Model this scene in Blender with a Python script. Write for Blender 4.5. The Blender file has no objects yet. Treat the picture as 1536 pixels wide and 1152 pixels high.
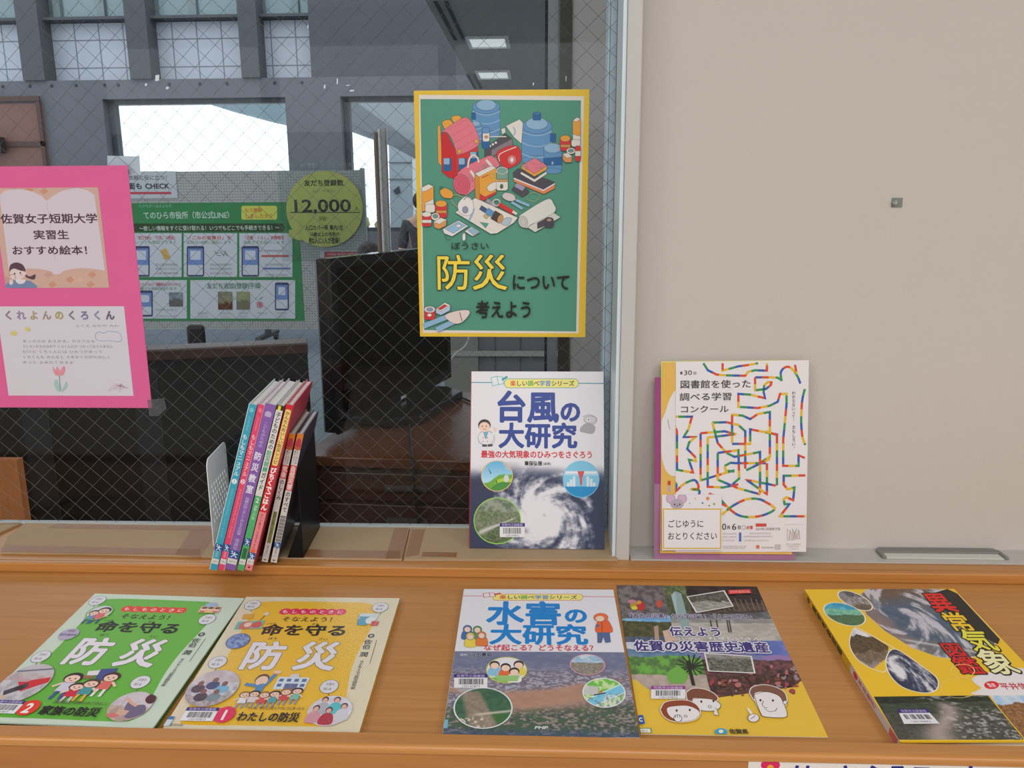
import bpy, bmesh, math, random
import numpy as np
from mathutils import Vector, Matrix
from mathutils.geometry import tessellate_polygon

SC = bpy.context.scene
COL = SC.collection
PI = math.pi

# ------------------------------------------------------------------ camera
F_PX, EYE, PITCH, YAW, ROLL, SLOPE = 1212.0, 0.576, 0.2097, 0.0419, 0.0062, 0.0911
_F = Vector((-math.sin(YAW)*math.cos(PITCH), math.cos(YAW)*math.cos(PITCH), -math.sin(PITCH)))
_r0 = Vector((math.cos(YAW), math.sin(YAW), 0.0))
_d0 = _F.cross(_r0)
_R = math.cos(ROLL)*_r0 + math.sin(ROLL)*_d0
_D = -math.sin(ROLL)*_r0 + math.cos(ROLL)*_d0
CAM = Vector((0, 0, EYE))
cam_data = bpy.data.cameras.new('camera')
cam = bpy.data.objects.new('camera', cam_data)
COL.objects.link(cam)
m = Matrix.Identity(4)
for i in range(3):
    m[i][0] = _R[i]; m[i][1] = -_D[i]; m[i][2] = -_F[i]; m[i][3] = CAM[i]
cam.matrix_world = m
cam_data.sensor_width = 36.0
cam_data.lens = F_PX/1536.0*36.0
cam_data.clip_start = 0.05
cam_data.clip_end = 200
SC.camera = cam

# ------------------------------------------------------------------ view, world, lights
SC.view_settings.view_transform = 'Standard'
SC.view_settings.look = 'None'
SC.view_settings.gamma = 1.0
SC.view_settings.exposure = 0.0
SC.view_settings.use_curve_mapping = False
SC.cycles.use_denoising = True
SC.cycles.max_bounces = 8
SC.cycles.transparent_max_bounces = 16
SC.cycles.caustics_reflective = False
SC.cycles.caustics_refractive = False
SC.cycles.sample_clamp_indirect = 4.0

world = bpy.data.worlds.new('daylight')
SC.world = world
world.use_nodes = True
bg = world.node_tree.nodes['Background']
bg.inputs['Color'].default_value = (0.95, 0.975, 1.0, 1)
bg.inputs['Strength'].default_value = 1.75

FLOOR_Z = -0.87
CEIL_Z = 2.35
LAMP_WATT = 36.0
LAMP_SPOTS = [(-2.4, -1.3), (0.0, -1.3), (2.4, -1.3), (-2.4, -3.5), (0.0, -3.5), (2.4, -3.5)]
LOBBY_LAMP_WATT = 10.0


def area_light(name, loc, sx, sy, watt, col):
    l = bpy.data.lights.new(name, 'AREA')
    l.shape = 'RECTANGLE'; l.size = sx; l.size_y = sy; l.energy = watt; l.color = col
    o = bpy.data.objects.new(name, l); COL.objects.link(o); o.location = loc
    return o


for _x, _y in LAMP_SPOTS:
    area_light('ceiling_lamp_light', (_x, _y, CEIL_Z-0.03), 1.2, 0.5, LAMP_WATT, (1.0, 0.985, 0.975))

# ------------------------------------------------------------------ helpers: points
def ray(px, py):
    return _F + _R*((px-768)/F_PX) + _D*((py-576)/F_PX)


def at_y(px, py, y):
    v = ray(px, py); return CAM + v*(y/v.y)


def at_z(px, py, z):
    v = ray(px, py); return CAM + v*((z-EYE)/v.z)


def on_tray(px, py, h=0.0):
    v = ray(px, py); t = math.tan(SLOPE)
    return CAM + v*((-0.8*t + h - EYE)/(v.z - t*v.y))


def tray_z(y):
    return math.tan(SLOPE)*(y-0.8)


# ------------------------------------------------------------------ helpers: materials
def lin(c):
    return tuple(((x/255.0)/12.92 if x <= 10.3 else (((x/255.0)+0.055)/1.055)**2.4) for x in c)


_mats = {}


def mat(name, col, rough=0.5, metal=0.0, spec=0.5, noise=0.0, nscale=30.0, bump=0.0, bscale=200.0, coat=0.0,
        emit=None, estr=0.0):
    if name in _mats: return _mats[name]
    M = bpy.data.materials.new(name); M.use_nodes = True
    nt = M.node_tree; b = nt.nodes['Principled BSDF']
    c = lin(col)
    b.inputs['Base Color'].default_value = (*c, 1)
    b.inputs['Roughness'].default_value = rough
    b.inputs['Metallic'].default_value = metal
    b.inputs['Specular IOR Level'].default_value = spec
    b.inputs['Coat Weight'].default_value = coat
    tc = nt.nodes.new('ShaderNodeTexCoord')
    if noise > 0:
        n = nt.nodes.new('ShaderNodeTexNoise'); n.inputs['Scale'].default_value = nscale; n.inputs['Detail'].default_value = 6
        nt.links.new(tc.outputs['Object'], n.inputs['Vector'])
        mx = nt.nodes.new('ShaderNodeMix'); mx.data_type = 'RGBA'
        mx.inputs['A'].default_value = (*[x*(1-noise) for x in c], 1)
        mx.inputs['B'].default_value = (*[min(1, x*(1+noise)) for x in c], 1)
        nt.links.new(n.outputs['Fac'], mx.inputs['Factor']); nt.links.new(mx.outputs['Result'], b.inputs['Base Color'])
    if bump > 0:
        n2 = nt.nodes.new('ShaderNodeTexNoise'); n2.inputs['Scale'].default_value = bscale; n2.inputs['Detail'].default_value = 4
        nt.links.new(tc.outputs['Object'], n2.inputs['Vector'])
        bp = nt.nodes.new('ShaderNodeBump'); bp.inputs['Strength'].default_value = bump; bp.inputs['Distance'].default_value = 0.002
        nt.links.new(n2.outputs['Fac'], bp.inputs['Height']); nt.links.new(bp.outputs['Normal'], b.inputs['Normal'])
    if emit:
        b.inputs['Emission Color'].default_value = (*lin(emit), 1); b.inputs['Emission Strength'].default_value = estr
    _mats[name] = M
    return M


def print_mat(name, rough, spec=0.5, coat=0.0, bump=0.0, bscale=400.0):
    """printed surface: ink colour is read from the mesh's own colour attribute"""
    if name in _mats: return _mats[name]
    M = bpy.data.materials.new(name); M.use_nodes = True
    nt = M.node_tree; b = nt.nodes['Principled BSDF']
    a = nt.nodes.new('ShaderNodeAttribute'); a.attribute_name = 'Ink'
    nt.links.new(a.outputs['Color'], b.inputs['Base Color'])
    b.inputs['Roughness'].default_value = rough
    b.inputs['Specular IOR Level'].default_value = spec
    b.inputs['Coat Weight'].default_value = coat
    b.inputs['Coat Roughness'].default_value = 0.12
    if bump > 0:
        tc = nt.nodes.new('ShaderNodeTexCoord')
        n2 = nt.nodes.new('ShaderNodeTexNoise'); n2.inputs['Scale'].default_value = bscale; n2.inputs['Detail'].default_value = 3
        nt.links.new(tc.outputs['Object'], n2.inputs['Vector'])
        bp = nt.nodes.new('ShaderNodeBump'); bp.inputs['Strength'].default_value = bump; bp.inputs['Distance'].default_value = 0.001
        nt.links.new(n2.outputs['Fac'], bp.inputs['Height'])
        nt.links.new(bp.outputs['Normal'], b.inputs['Normal']); nt.links.new(bp.outputs['Normal'], b.inputs['Coat Normal'])
    _mats[name] = M
    return M


def clear_mat(name, tint=(255, 255, 255), ior=1.45, rough=0.0, haze=0.0, hazecol=(200, 200, 200), bump=0.0, bscale=20.0):
    """thin clear sheet: straight transmission plus a fresnel reflection (and optional milky haze)"""
    if name in _mats: return _mats[name]
    M = bpy.data.materials.new(name); M.use_nodes = True
    nt = M.node_tree; nt.nodes.clear()
    out = nt.nodes.new('ShaderNodeOutputMaterial')
    tr = nt.nodes.new('ShaderNodeBsdfTransparent'); tr.inputs['Color'].default_value = (*lin(tint), 1)
    gl = nt.nodes.new('ShaderNodeBsdfGlossy'); gl.inputs['Roughness'].default_value = rough
    fr = nt.nodes.new('ShaderNodeFresnel'); fr.inputs['IOR'].default_value = ior
    base = tr
    if haze > 0:
        df = nt.nodes.new('ShaderNodeBsdfDiffuse'); df.inputs['Color'].default_value = (*lin(hazecol), 1)
        mh = nt.nodes.new('ShaderNodeMixShader'); mh.inputs[0].default_value = haze
        nt.links.new(tr.outputs[0], mh.inputs[1]); nt.links.new(df.outputs[0], mh.inputs[2]); base = mh
    mx = nt.nodes.new('ShaderNodeMixShader')
    ge = nt.nodes.new('ShaderNodeNewGeometry')
    iv = nt.nodes.new('ShaderNodeMath'); iv.operation = 'SUBTRACT'; iv.inputs[0].default_value = 1.0; nt.links.new(ge.outputs['Backfacing'], iv.inputs[1])
    ml = nt.nodes.new('ShaderNodeMath'); ml.operation = 'MULTIPLY'; nt.links.new(fr.outputs[0], ml.inputs[0]); nt.links.new(iv.outputs[0], ml.inputs[1])
    nt.links.new(ml.outputs[0], mx.inputs[0]); nt.links.new(base.outputs[0], mx.inputs[1]); nt.links.new(gl.outputs[0], mx.inputs[2])
    nt.links.new(mx.outputs[0], out.inputs['Surface'])
    if bump > 0:
        tc = nt.nodes.new('ShaderNodeTexCoord')
        n2 = nt.nodes.new('ShaderNodeTexNoise'); n2.inputs['Scale'].default_value = bscale; n2.inputs['Detail'].default_value = 2
        nt.links.new(tc.outputs['Object'], n2.inputs['Vector'])
        bp = nt.nodes.new('ShaderNodeBump'); bp.inputs['Strength'].default_value = bump; bp.inputs['Distance'].default_value = 0.01
        nt.links.new(n2.outputs['Fac'], bp.inputs['Height'])
        nt.links.new(bp.outputs['Normal'], gl.inputs['Normal'])
    _mats[name] = M
    return M


def wood_mat(name, c1, c2, rough=0.35, axis='X', scale=6.0, stretch=14.0, coat=0.0):
    if name in _mats: return _mats[name]
    M = bpy.data.materials.new(name); M.use_nodes = True
    nt = M.node_tree; b = nt.nodes['Principled BSDF']
    tc = nt.nodes.new('ShaderNodeTexCoord'); mp = nt.nodes.new('ShaderNodeMapping')
    s = [scale*stretch]*3; s['XYZ'.index(axis)] = scale
    mp.inputs['Scale'].default_value = s
    nt.links.new(tc.outputs['Object'], mp.inputs['Vector'])
    n = nt.nodes.new('ShaderNodeTexNoise'); n.inputs['Scale'].default_value = 1.0; n.inputs['Detail'].default_value = 8; n.inputs['Distortion'].default_value = 0.6
    nt.links.new(mp.outputs['Vector'], n.inputs['Vector'])
    cr = nt.nodes.new('ShaderNodeValToRGB')
    cr.color_ramp.elements[0].position = 0.3; cr.color_ramp.elements[0].color = (*lin(c1), 1)
    cr.color_ramp.elements[1].position = 0.7; cr.color_ramp.elements[1].color = (*lin(c2), 1)
    nt.links.new(n.outputs['Fac'], cr.inputs['Fac']); nt.links.new(cr.outputs['Color'], b.inputs['Base Color'])
    b.inputs['Roughness'].default_value = rough
    b.inputs['Coat Weight'].default_value = coat; b.inputs['Coat Roughness'].default_value = 0.15
    _mats[name] = M
    return M


# ------------------------------------------------------------------ helpers: objects
def link(name, me, parent=None):
    o = bpy.data.objects.new(name, me); COL.objects.link(o)
    if parent is not None: o.parent = parent
    return o


def tag(o, label=None, cat=None, group=None, kind=None):
    if label: o['label'] = label
    if cat: o['category'] = cat
    if group: o['group'] = group
    if kind: o['kind'] = kind
    return o


def thing(name, label, cat, loc=(0, 0, 0), rot=(0, 0, 0), group=None):
    o = bpy.data.objects.new(name, None); COL.objects.link(o)
    o.empty_display_size = 0.05
    o.location = loc; o.rotation_euler = rot
    return tag(o, label, cat, group)


class MB:
    """collects simple solids and builds them as one mesh"""
    def __init__(self): self.bm = bmesh.new()

    def box(self, x0, x1, y0, y1, z0, z1, M=None):
        vs = [self.bm.verts.new(Vector(p) if M is None else M @ Vector(p)) for p in
              ((x0, y0, z0), (x1, y0, z0), (x1, y1, z0), (x0, y1, z0), (x0, y0, z1), (x1, y0, z1), (x1, y1, z1), (x0, y1, z1))]
        for f in ((3, 2, 1, 0), (4, 5, 6, 7), (0, 1, 5, 4), (1, 2, 6, 5), (2, 3, 7, 6), (3, 0, 4, 7)):
            self.bm.faces.new([vs[i] for i in f])
        return self

    def prism(self, pts, ext, M=None):
        """planar outline (list of 3-D points) extruded by the vector ext"""
        e = Vector(ext)
        a = [Vector(p) for p in pts]
        b = [p+e for p in a]
        if M is not None: a = [M @ p for p in a]; b = [M @ p for p in b]
        va = [self.bm.verts.new(p) for p in a]; vb = [self.bm.verts.new(p) for p in b]
        n = len(va)
        try:
            self.bm.faces.new(va[::-1]); self.bm.faces.new(vb)
        except ValueError: pass
        for i in range(n):
            self.bm.faces.new((va[i], va[(i+1) % n], vb[(i+1) % n], vb[i]))
        return self

    def tube(self, pts, r, n=8, cap=True):
        pts = [Vector(p) for p in pts]
        rings = []
        up = Vector((0, 0, 1))
        for i, p in enumerate(pts):
            t = (pts[min(i+1, len(pts)-1)] - pts[max(i-1, 0)]).normalized()
            u = up if abs(t.dot(up)) < 0.95 else Vector((1, 0, 0))
            a = t.cross(u).normalized(); b = t.cross(a).normalized()
            rr = r[i] if isinstance(r, (list, tuple)) else r
            rings.append([self.bm.verts.new(p + a*(rr*math.cos(2*PI*k/n)) + b*(rr*math.sin(2*PI*k/n))) for k in range(n)])
        for i in range(len(rings)-1):
            for k in range(n):
                self.bm.faces.new((rings[i][k], rings[i][(k+1) % n], rings[i+1][(k+1) % n], rings[i+1][k]))
        if cap:
            self.bm.faces.new(rings[0][::-1]); self.bm.faces.new(rings[-1])
        return self

    def lathe(self, prof, n=24, M=None):
        rings = []
        for r, z in prof:
            rings.append([self.bm.verts.new((M or Matrix()) @ Vector((r*math.cos(2*PI*k/n), r*math.sin(2*PI*k/n), z))) for k in range(n)])
        for i in range(len(rings)-1):
            for k in range(n):
                self.bm.faces.new((rings[i][k], rings[i][(k+1) % n], rings[i+1][(k+1) % n], rings[i+1][k]))
        self.bm.faces.new(rings[0][::-1]); self.bm.faces.new(rings[-1])
        return self

    def build(self, name, material, parent=None, bevel=0.0, smooth=False, segs=2):
        bmesh.ops.recalc_face_normals(self.bm, faces=self.bm.faces[:])
        me = bpy.data.meshes.new(name); self.bm.to_mesh(me); self.bm.free()
        me.materials.append(material)
        if smooth:
            for p in me.polygons: p.use_smooth = True
        o = link(name, me, parent)
        if bevel > 0:
            bv = o.modifiers.new('bevel', 'BEVEL'); bv.width = bevel; bv.segments = segs; bv.limit_method = 'ANGLE'
        return o


def structure(o):
    o['kind'] = 'structure'; return o


# ------------------------------------------------------------------ helpers: lettering
_tc = bpy.data.curves.new('lettering', 'FONT'); _tc.resolution_u = 3
_to = bpy.data.objects.new('lettering', _tc); COL.objects.link(_to)
_glyphs = {}
_adv = {}


def _gmesh(body, off):
    _tc.body = body; _tc.offset = off
    dg = bpy.context.evaluated_depsgraph_get()
    me = bpy.data.meshes.new_from_object(_to.evaluated_get(dg))
    n = len(me.vertices); co = np.zeros(n*3); me.vertices.foreach_get('co', co)
    fs = [tuple(p.vertices) for p in me.polygons]
    bpy.data.meshes.remove(me)
    return co.reshape(-1, 3)[:, :2], fs


def glyph(ch, off=0.0):
    if ch not in _glyphs: _glyphs[ch] = _gmesh(ch, 0.0)
    return _glyphs[ch]


def advance(ch):
    if ord(ch) > 0x2e80: return 1.0
    if ch == ' ': return 0.35
    if ch not in _adv:
        a = _gmesh(ch, 0)[0]; b = _gmesh(ch+ch, 0)[0]
        _adv[ch] = float(b[:, 0].max()-a[:, 0].max()) if len(a) else 0.4
    return _adv[ch]


# ------------------------------------------------------------------ helpers: noise for printed photographs
_rng = np.random.RandomState(7)
_lat = _rng.rand(256, 256)


def vnoise(x, y):
    xi = np.floor(x).astype(int); yi = np.floor(y).astype(int); fx = x-xi; fy = y-yi
    fx = fx*fx*(3-2*fx); fy = fy*fy*(3-2*fy)
    a = _lat[xi % 256, yi % 256]; b = _lat[(xi+1) % 256, yi % 256]; c = _lat[xi % 256, (yi+1) % 256]; d = _lat[(xi+1) % 256, (yi+1) % 256]
    return (a*(1-fx)+b*fx)*(1-fy) + (c*(1-fx)+d*fx)*fy


def fbm(x, y, o=5):
    s = np.zeros_like(x); a = 0.5; t = 0
    for i in range(o):
        s = s + a*vnoise(x*2**i+17.3*i, y*2**i+9.1*i); t += a; a *= 0.55
    return s/t


def mixc(a, b, t):
    t = np.clip(t, 0, 1)[..., None]
    return np.asarray(a, float)*(1-t) + np.asarray(b, float)*t


def step(e0, e1, x):
    t = np.clip((x-e0)/(e1-e0), 0, 1); return t*t*(3-2*t)


def bands(spec, warp=0.08, seed=0.0, contrast=1.0):
    """landscape photograph: spec = [(v_end, colour_a, colour_b, grain), ...] from the top down"""
    def fn(u, v):
        w = v + warp*(fbm(u*5+seed, v*5+seed*1.7, 4)-0.5)
        out = np.zeros(u.shape+(3,)); lo = -1.0
        for ve, ca, cb, g in spec:
            n = np.clip((fbm(u*g*1.7+seed*3+ve*11, v*g*1.7+seed, 5)-0.5)*3.2*contrast+0.5, 0, 1)
            c = mixc(ca, cb, n)
            k = ((w >= lo) & (w < ve)) if ve < 0.999 else (w >= lo)
            out[k] = c[k]; lo = ve
        return out
    return fn


# ------------------------------------------------------------------ helpers: printed sheets
def homography(src, dst):
    A = []
    for (x, y), (u, v) in zip(src, dst):
        A.append([x, y, 1, 0, 0, 0, -u*x, -u*y]); A.append([0, 0, 0, x, y, 1, -v*x, -v*y])
    h = np.linalg.solve(np.array(A, float), np.array([k for d in dst for k in d], float))
    return np.append(h, 1).reshape(3, 3)


class Sheet:
    """a printed sheet measured in millimetres; drawing calls take coordinates read off a view of the sheet"""
    def __init__(self, w, h, quad):
        self.w, self.h = w, h
        self.H = homography(quad, [(0, 0), (w, 0), (w, h), (0, h)])
        self.V = []; self.F = []; self.C = []; self.n = 0
        self.z = 0.0; self.dz = 0.000009
        self.ox = self.oy = 0.0; self.s = 1.0
        self.clip = True
        self.stroke = None      # (colour, width in mm): thin ink outline round every filled shape

    def view(self, x0, y0, s):
        self.ox, self.oy, self.s = x0, y0, s; return self

    def P(self, x, y):
        q = self.H @ np.array([self.ox+x/self.s, self.oy+y/self.s, 1.0]); return (q[0]/q[2], q[1]/q[2])

    def D(self, x, y, dx, dy):
        a = self.P(x-dx/2, y-dy/2); b = self.P(x+dx/2, y+dy/2); return math.hypot(b[0]-a[0], b[1]-a[1])

    def _add(self, verts, faces, cols, z=None):
        """verts in mm (u right, v down)"""
        verts = np.asarray(verts, float)
        if self.clip:
            verts = np.stack([np.clip(verts[:, 0], 0, self.w), np.clip(verts[:, 1], 0, self.h)], 1)
        z = self.z if z is None else z
        self.V.append(np.stack([verts[:, 0]/1000, (self.h-verts[:, 1])/1000, np.full(len(verts), z)], 1))
        c = np.asarray(cols, float)
        if c.ndim == 1: c = np.tile(c, (len(verts), 1))
        self.C.append(c)
        n = self.n
        self.F.extend([tuple(i+n for i in f) for f in faces]); self.n += len(verts)

    def up(self): self.z += self.dz

    def mmpoly(self, pts, col, up=True):
        if up: self.up()
        tri = tessellate_polygon([[Vector((p[0], p[1], 0)) for p in pts]])
        self._add(pts, tri, col)
        if self.stroke:
            s_, self.stroke = self.stroke, None
            self.line(pts, s_[1], s_[0], closed=True, mm=True); self.stroke = s_

    def poly(self, pts, col, up=True): self.mmpoly([self.P(*p) for p in pts], col, up)

    def rect(self, x0, y0, x1, y1, col, up=True): self.poly([(x0, y0), (x1, y0), (x1, y1), (x0, y1)], col, up)

    def mmrect(self, u0, v0, u1, v1, col, up=True): self.mmpoly([(u0, v0), (u1, v0), (u1, v1), (u0, v1)], col, up)

    def rrect(self, x0, y0, x1, y1, r, col):
        pts = []
        for cx, cy, a in ((x1-r, y0+r, -90), (x1-r, y1-r, 0), (x0+r, y1-r, 90), (x0+r, y0+r, 180)):
            for k in range(7):
                t = math.radians(a+15*k); pts.append((cx+r*math.cos(t), cy+r*math.sin(t)))
        self.poly(pts, col)

    def epts(self, cx, cy, rx, ry, rot=0.0, n=32, a0=0.0, a1=360.0):
        c, s = math.cos(math.radians(rot)), math.sin(math.radians(rot)); out = []
        full = abs(a1-a0-360) < 1e-6
        for k in range(n if full else n+1):
            t = math.radians(a0+(a1-a0)*k/n); x, y = rx*math.cos(t), ry*math.sin(t)
            out.append((cx+c*x-s*y, cy+s*x+c*y))
        return out

    def ell(self, cx, cy, rx, ry, col, rot=0.0, n=28): self.poly(self.epts(cx, cy, rx, ry, rot, n), col)

    def line(self, pts, width, col, closed=False, mm=False):
        """polyline of a width given in view pixels (or mm)"""
        P = [np.array(p if mm else self.P(*p), float) for p in pts]
        if not mm:
            k = pts[len(pts)//2]; width = 0.5*(self.D(k[0], k[1], width, 0)+self.D(k[0], k[1], 0, width))
        Q = [P[0]]
        for p in P[1:]:
            if np.linalg.norm(p-Q[-1]) > 1e-4: Q.append(p)
        P = Q
        if closed and np.linalg.norm(P[0]-P[-1]) < 1e-4: P = P[:-1]
        n = len(P)
        if n < 2: return
        self.up(); L = []; Rr = []
        for i in range(n):
            a = P[(i-1) % n] if (closed or i > 0) else None
            b = P[(i+1) % n] if (closed or i < n-1) else None
            d1 = (P[i]-a)/np.linalg.norm(P[i]-a) if a is not None else None
            d2 = (b-P[i])/np.linalg.norm(b-P[i]) if b is not None else None
            if d1 is None: d1 = d2
            if d2 is None: d2 = d1
            n1 = np.array([-d1[1], d1[0]]); n2 = np.array([-d2[1], d2[0]])
            mt = n1+n2; L2 = np.linalg.norm(mt)
            if L2 < 0.3: mt = n1; k = 1.0
            else: mt = mt/L2; k = min(1.6, 1.0/max(0.4, float(mt @ n1)))
            L.append(P[i]+mt*(width/2*k)); Rr.append(P[i]-mt*(width/2*k))
        fs = []
        m = n if closed else n-1
        for i in range(m):
            j = (i+1) % n; fs.append((i, j, n+j, n+i))
        self._add(np.array(L+Rr), fs, col)

    def smooth(self, pts, k=8, closed=False):
        """Catmull-Rom through the points"""
        p = [np.array(q, float) for q in pts]; n = len(p); out = []
        rng = range(n) if closed else range(n-1)
        for i in rng:
            p0 = p[(i-1) % n] if (closed or i > 0) else p[i]; p1 = p[i]; p2 = p[(i+1) % n]
            p3 = p[(i+2) % n] if (closed or i < n-2) else p2
            for j in range(k):
                t = j/k
                out.append(tuple(0.5*((2*p1)+(-p0+p2)*t+(2*p0-5*p1+4*p2-p3)*t*t+(-p0+3*p1-3*p2+p3)*t**3)))
        if not closed: out.append(tuple(p[-1]))
        return out

    def curve(self, pts, width, col, closed=False): self.line(self.smooth(pts, 7, closed), width, col, closed)

    def blob(self, pts, col): self.poly(self.smooth(pts, 6, True), col)

    def ring(self, cx, cy, rx, ry, width, col, rot=0.0, n=36): self.line(self.epts(cx, cy, rx, ry, rot, n), width, col, closed=True)

    def out(self, pts, col, ocol, width):
        self.poly(pts, col); self.line(pts, width, ocol, closed=True)

    def text(self, s, cx, cy, w, col, h=None, bold=0.0, vert=False, halo=None, hb=0.06, shear=0.0, cols=None, tr=0.0):
        """one run of lettering centred on (cx,cy); w = length of the run and h = size across it, in view pixels"""
        c0 = self.P(cx, cy)
        adv = [advance(ch)+tr for ch in s] if not vert else [1.0+tr]*len(s)
        tot = sum(adv)-tr
        if not vert:
            L = self.D(cx, cy, w, 0); sx = L/tot; sy = self.D(cx, cy, 0, h) if h else sx
        else:
            L = self.D(cx, cy, 0, w); sy = L/tot; sx = self.D(cx, cy, h, 0) if h else sy
        for layer in ((halo, bold+hb), (col, bold)):
            if layer[0] is None: continue
            self.up(); pen = 0.0
            offs = [(0.0, 0.0)]
            b = layer[1]
            if b > 0.008:
                nd = 4 if b < 0.018 else (8 if b < 0.03 else 12)
                offs = [(b*math.cos(2*PI*(k+0.5)/nd), b*math.sin(2*PI*(k+0.5)/nd)) for k in range(nd)]
                if b > 0.055: offs += [(0.5*x, 0.5*y) for x, y in offs[::2]]
            for i, ch in enumerate(s):
                if ch not in ' \u3000':
                    g, fs = glyph(ch, 0.0)
                    if len(g):
                        cc = layer[0]
                        if cols is not None and layer[0] is col: cc = cols[i % len(cols)]
                        for kk, (ddx, ddy) in enumerate(offs):
                            x = g[:, 0]+ddx; y = 0.38-g[:, 1]+ddy
                            if not vert:
                                X = (x-shear*y+pen-tot/2)*sx; Y = y*sy
                            elif ch in '\u30fc\u301c\uff5e':
                                X = y*sx; Y = (x+pen-tot/2)*sy
                            else:
                                X = (x-advance(ch)/2)*sx; Y = (y+pen-tot/2+0.5)*sy
                                if ch in '\u3001\u3002': X = X+0.45*sx; Y = Y-0.45*sy
                            self._add(np.stack([c0[0]+X, c0[1]+Y], 1), fs, cc, self.z+0.0000022*kk+0.0000011*(i % 2))
                pen += adv[i]
            self.z += 0.0000022*(len(offs)+1)

    def scrawl(self, cx, cy, w, h, col, n, chars='のにをはがとしたるいかきまめもよ', **k):
        rr = random.Random(int(cx*7+cy*13)); self.text(''.join(rr.choice(chars) for _ in range(n)), cx, cy, w, col, h=h, **k)

    def photo(self, pts, fn, res=1.0, border=None, bw=2.0, smooth=False):
        """a picture filling the convex outline pts; fn(u,v) gives sRGB over the outline's bounding box"""
        if smooth: pts = self.smooth(pts, 6, True)
        Q = np.array([self.P(*p) for p in pts])
        Q[:, 0] = np.clip(Q[:, 0], 0, self.w); Q[:, 1] = np.clip(Q[:, 1], 0, self.h)
        self.up()
        lo, hi = Q.min(0), Q.max(0)
        nx = max(2, int((hi[0]-lo[0])/res)); ny = max(2, int((hi[1]-lo[1])/res))
        gx = np.linspace(lo[0], hi[0], nx+1); gy = np.linspace(lo[1], hi[1], ny+1)
        GX, GY = np.meshgrid(gx, gy, indexing='ij')
        area = 0.5*np.sum(Q[:, 0]*np.roll(Q[:, 1], -1)-np.roll(Q[:, 0], -1)*Q[:, 1])
        if area < 0: Q = Q[::-1]
        ins = np.ones(GX.shape, bool)
        for i in range(len(Q)):
            a, b = Q[i], Q[(i+1) % len(Q)]
            ins &= ((b[0]-a[0])*(GY-a[1])-(b[1]-a[1])*(GX-a[0])) >= -1e-9
        idx = {}; verts = []; faces = []
        def vid(i, j):
            if (i, j) not in idx: idx[(i, j)] = len(verts); verts.append((gx[i], gy[j]))
            return idx[(i, j)]
        for i in range(nx):
            for j in range(ny):
                c = ins[i, j]+0+ins[i+1, j]+ins[i+1, j+1]+ins[i, j+1]
                if c == 4: faces.append((vid(i, j), vid(i+1, j), vid(i+1, j+1), vid(i, j+1)))
                else:
                    poly = [(gx[i], gy[j]), (gx[i+1], gy[j]), (gx[i+1], gy[j+1]), (gx[i], gy[j+1])]
                    for k in range(len(Q)):
                        a, b = Q[k], Q[(k+1) % len(Q)]; new = []
                        f = lambda p: (b[0]-a[0])*(p[1]-a[1])-(b[1]-a[1])*(p[0]-a[0])
                        for t in range(len(poly)):
                            p, q = poly[t], poly[(t+1) % len(poly)]; fp, fq = f(p), f(q)
                            if fp >= 0: new.append(p)
                            if (fp >= 0) != (fq >= 0):
                                r = fp/(fp-fq); new.append((p[0]+(q[0]-p[0])*r, p[1]+(q[1]-p[1])*r))
                        poly = new
                        if len(poly) < 3: break
                    if len(poly) >= 3:
                        n0 = len(verts); verts.extend(poly); faces.append(tuple(range(n0, n0+len(poly))))
        va = np.array(verts)
        U = (va[:, 0]-lo[0])/(hi[0]-lo[0]); Vv = (va[:, 1]-lo[1])/(hi[1]-lo[1])
        self._add(va, faces, fn(U, Vv))
        if border is not None:
            self.line(pts, bw, border, closed=True)

    def barcode(self, x0, y0, x1, y1, head=(60, 40, 120), seed=1):
        """library sticker: coloured heading and bars"""
        rr = random.Random(seed)
        w, h = x1-x0, y1-y0
        self.rect(x0, y0, x1, y1, (226, 226, 230))
        self.rect(x0, y0, x1, y0+h*0.26, head)
        self.text('佐賀市立図書館', (x0+x1)/2, y0+h*0.13, w*0.85, (190, 185, 215), h=h*0.2, bold=0.01)
        x = x0+w*0.14
        while x < x0+w*0.86:
            b = rr.choice((0.012, 0.012, 0.022, 0.03))*w
            self.rect(x, y0+h*0.34, x+b, y0+h*0.76, (50, 50, 55), up=False); x += b+rr.choice((0.012, 0.02))*w
        self.up()
        self.text('120147873', (x0+x1)/2, y0+h*0.88, w*0.55, (70, 70, 75), h=h*0.2)

    def solid(self, t, col):
        """slab of thickness t under the print"""
        w, h = self.w/1000, self.h/1000
        v = np.array([(0, 0, -t), (w, 0, -t), (w, h, -t), (0, h, -t), (0, 0, 0), (w, 0, 0), (w, h, 0), (0, h, 0)])
        self.V.append(v); self.C.append(np.tile(np.asarray(col, float), (8, 1))); n = self.n
        self.F.extend([tuple(i+n for i in f) for f in ((3, 2, 1, 0), (4, 5, 6, 7), (0, 1, 5, 4), (1, 2, 6, 5), (2, 3, 7, 6), (3, 0, 4, 7))])
        self.n += 8

    def bend(self, fn):
        """move every point: fn(array Nx3) -> Nx3"""
        self.V = [fn(v) for v in self.V]; return self

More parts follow.
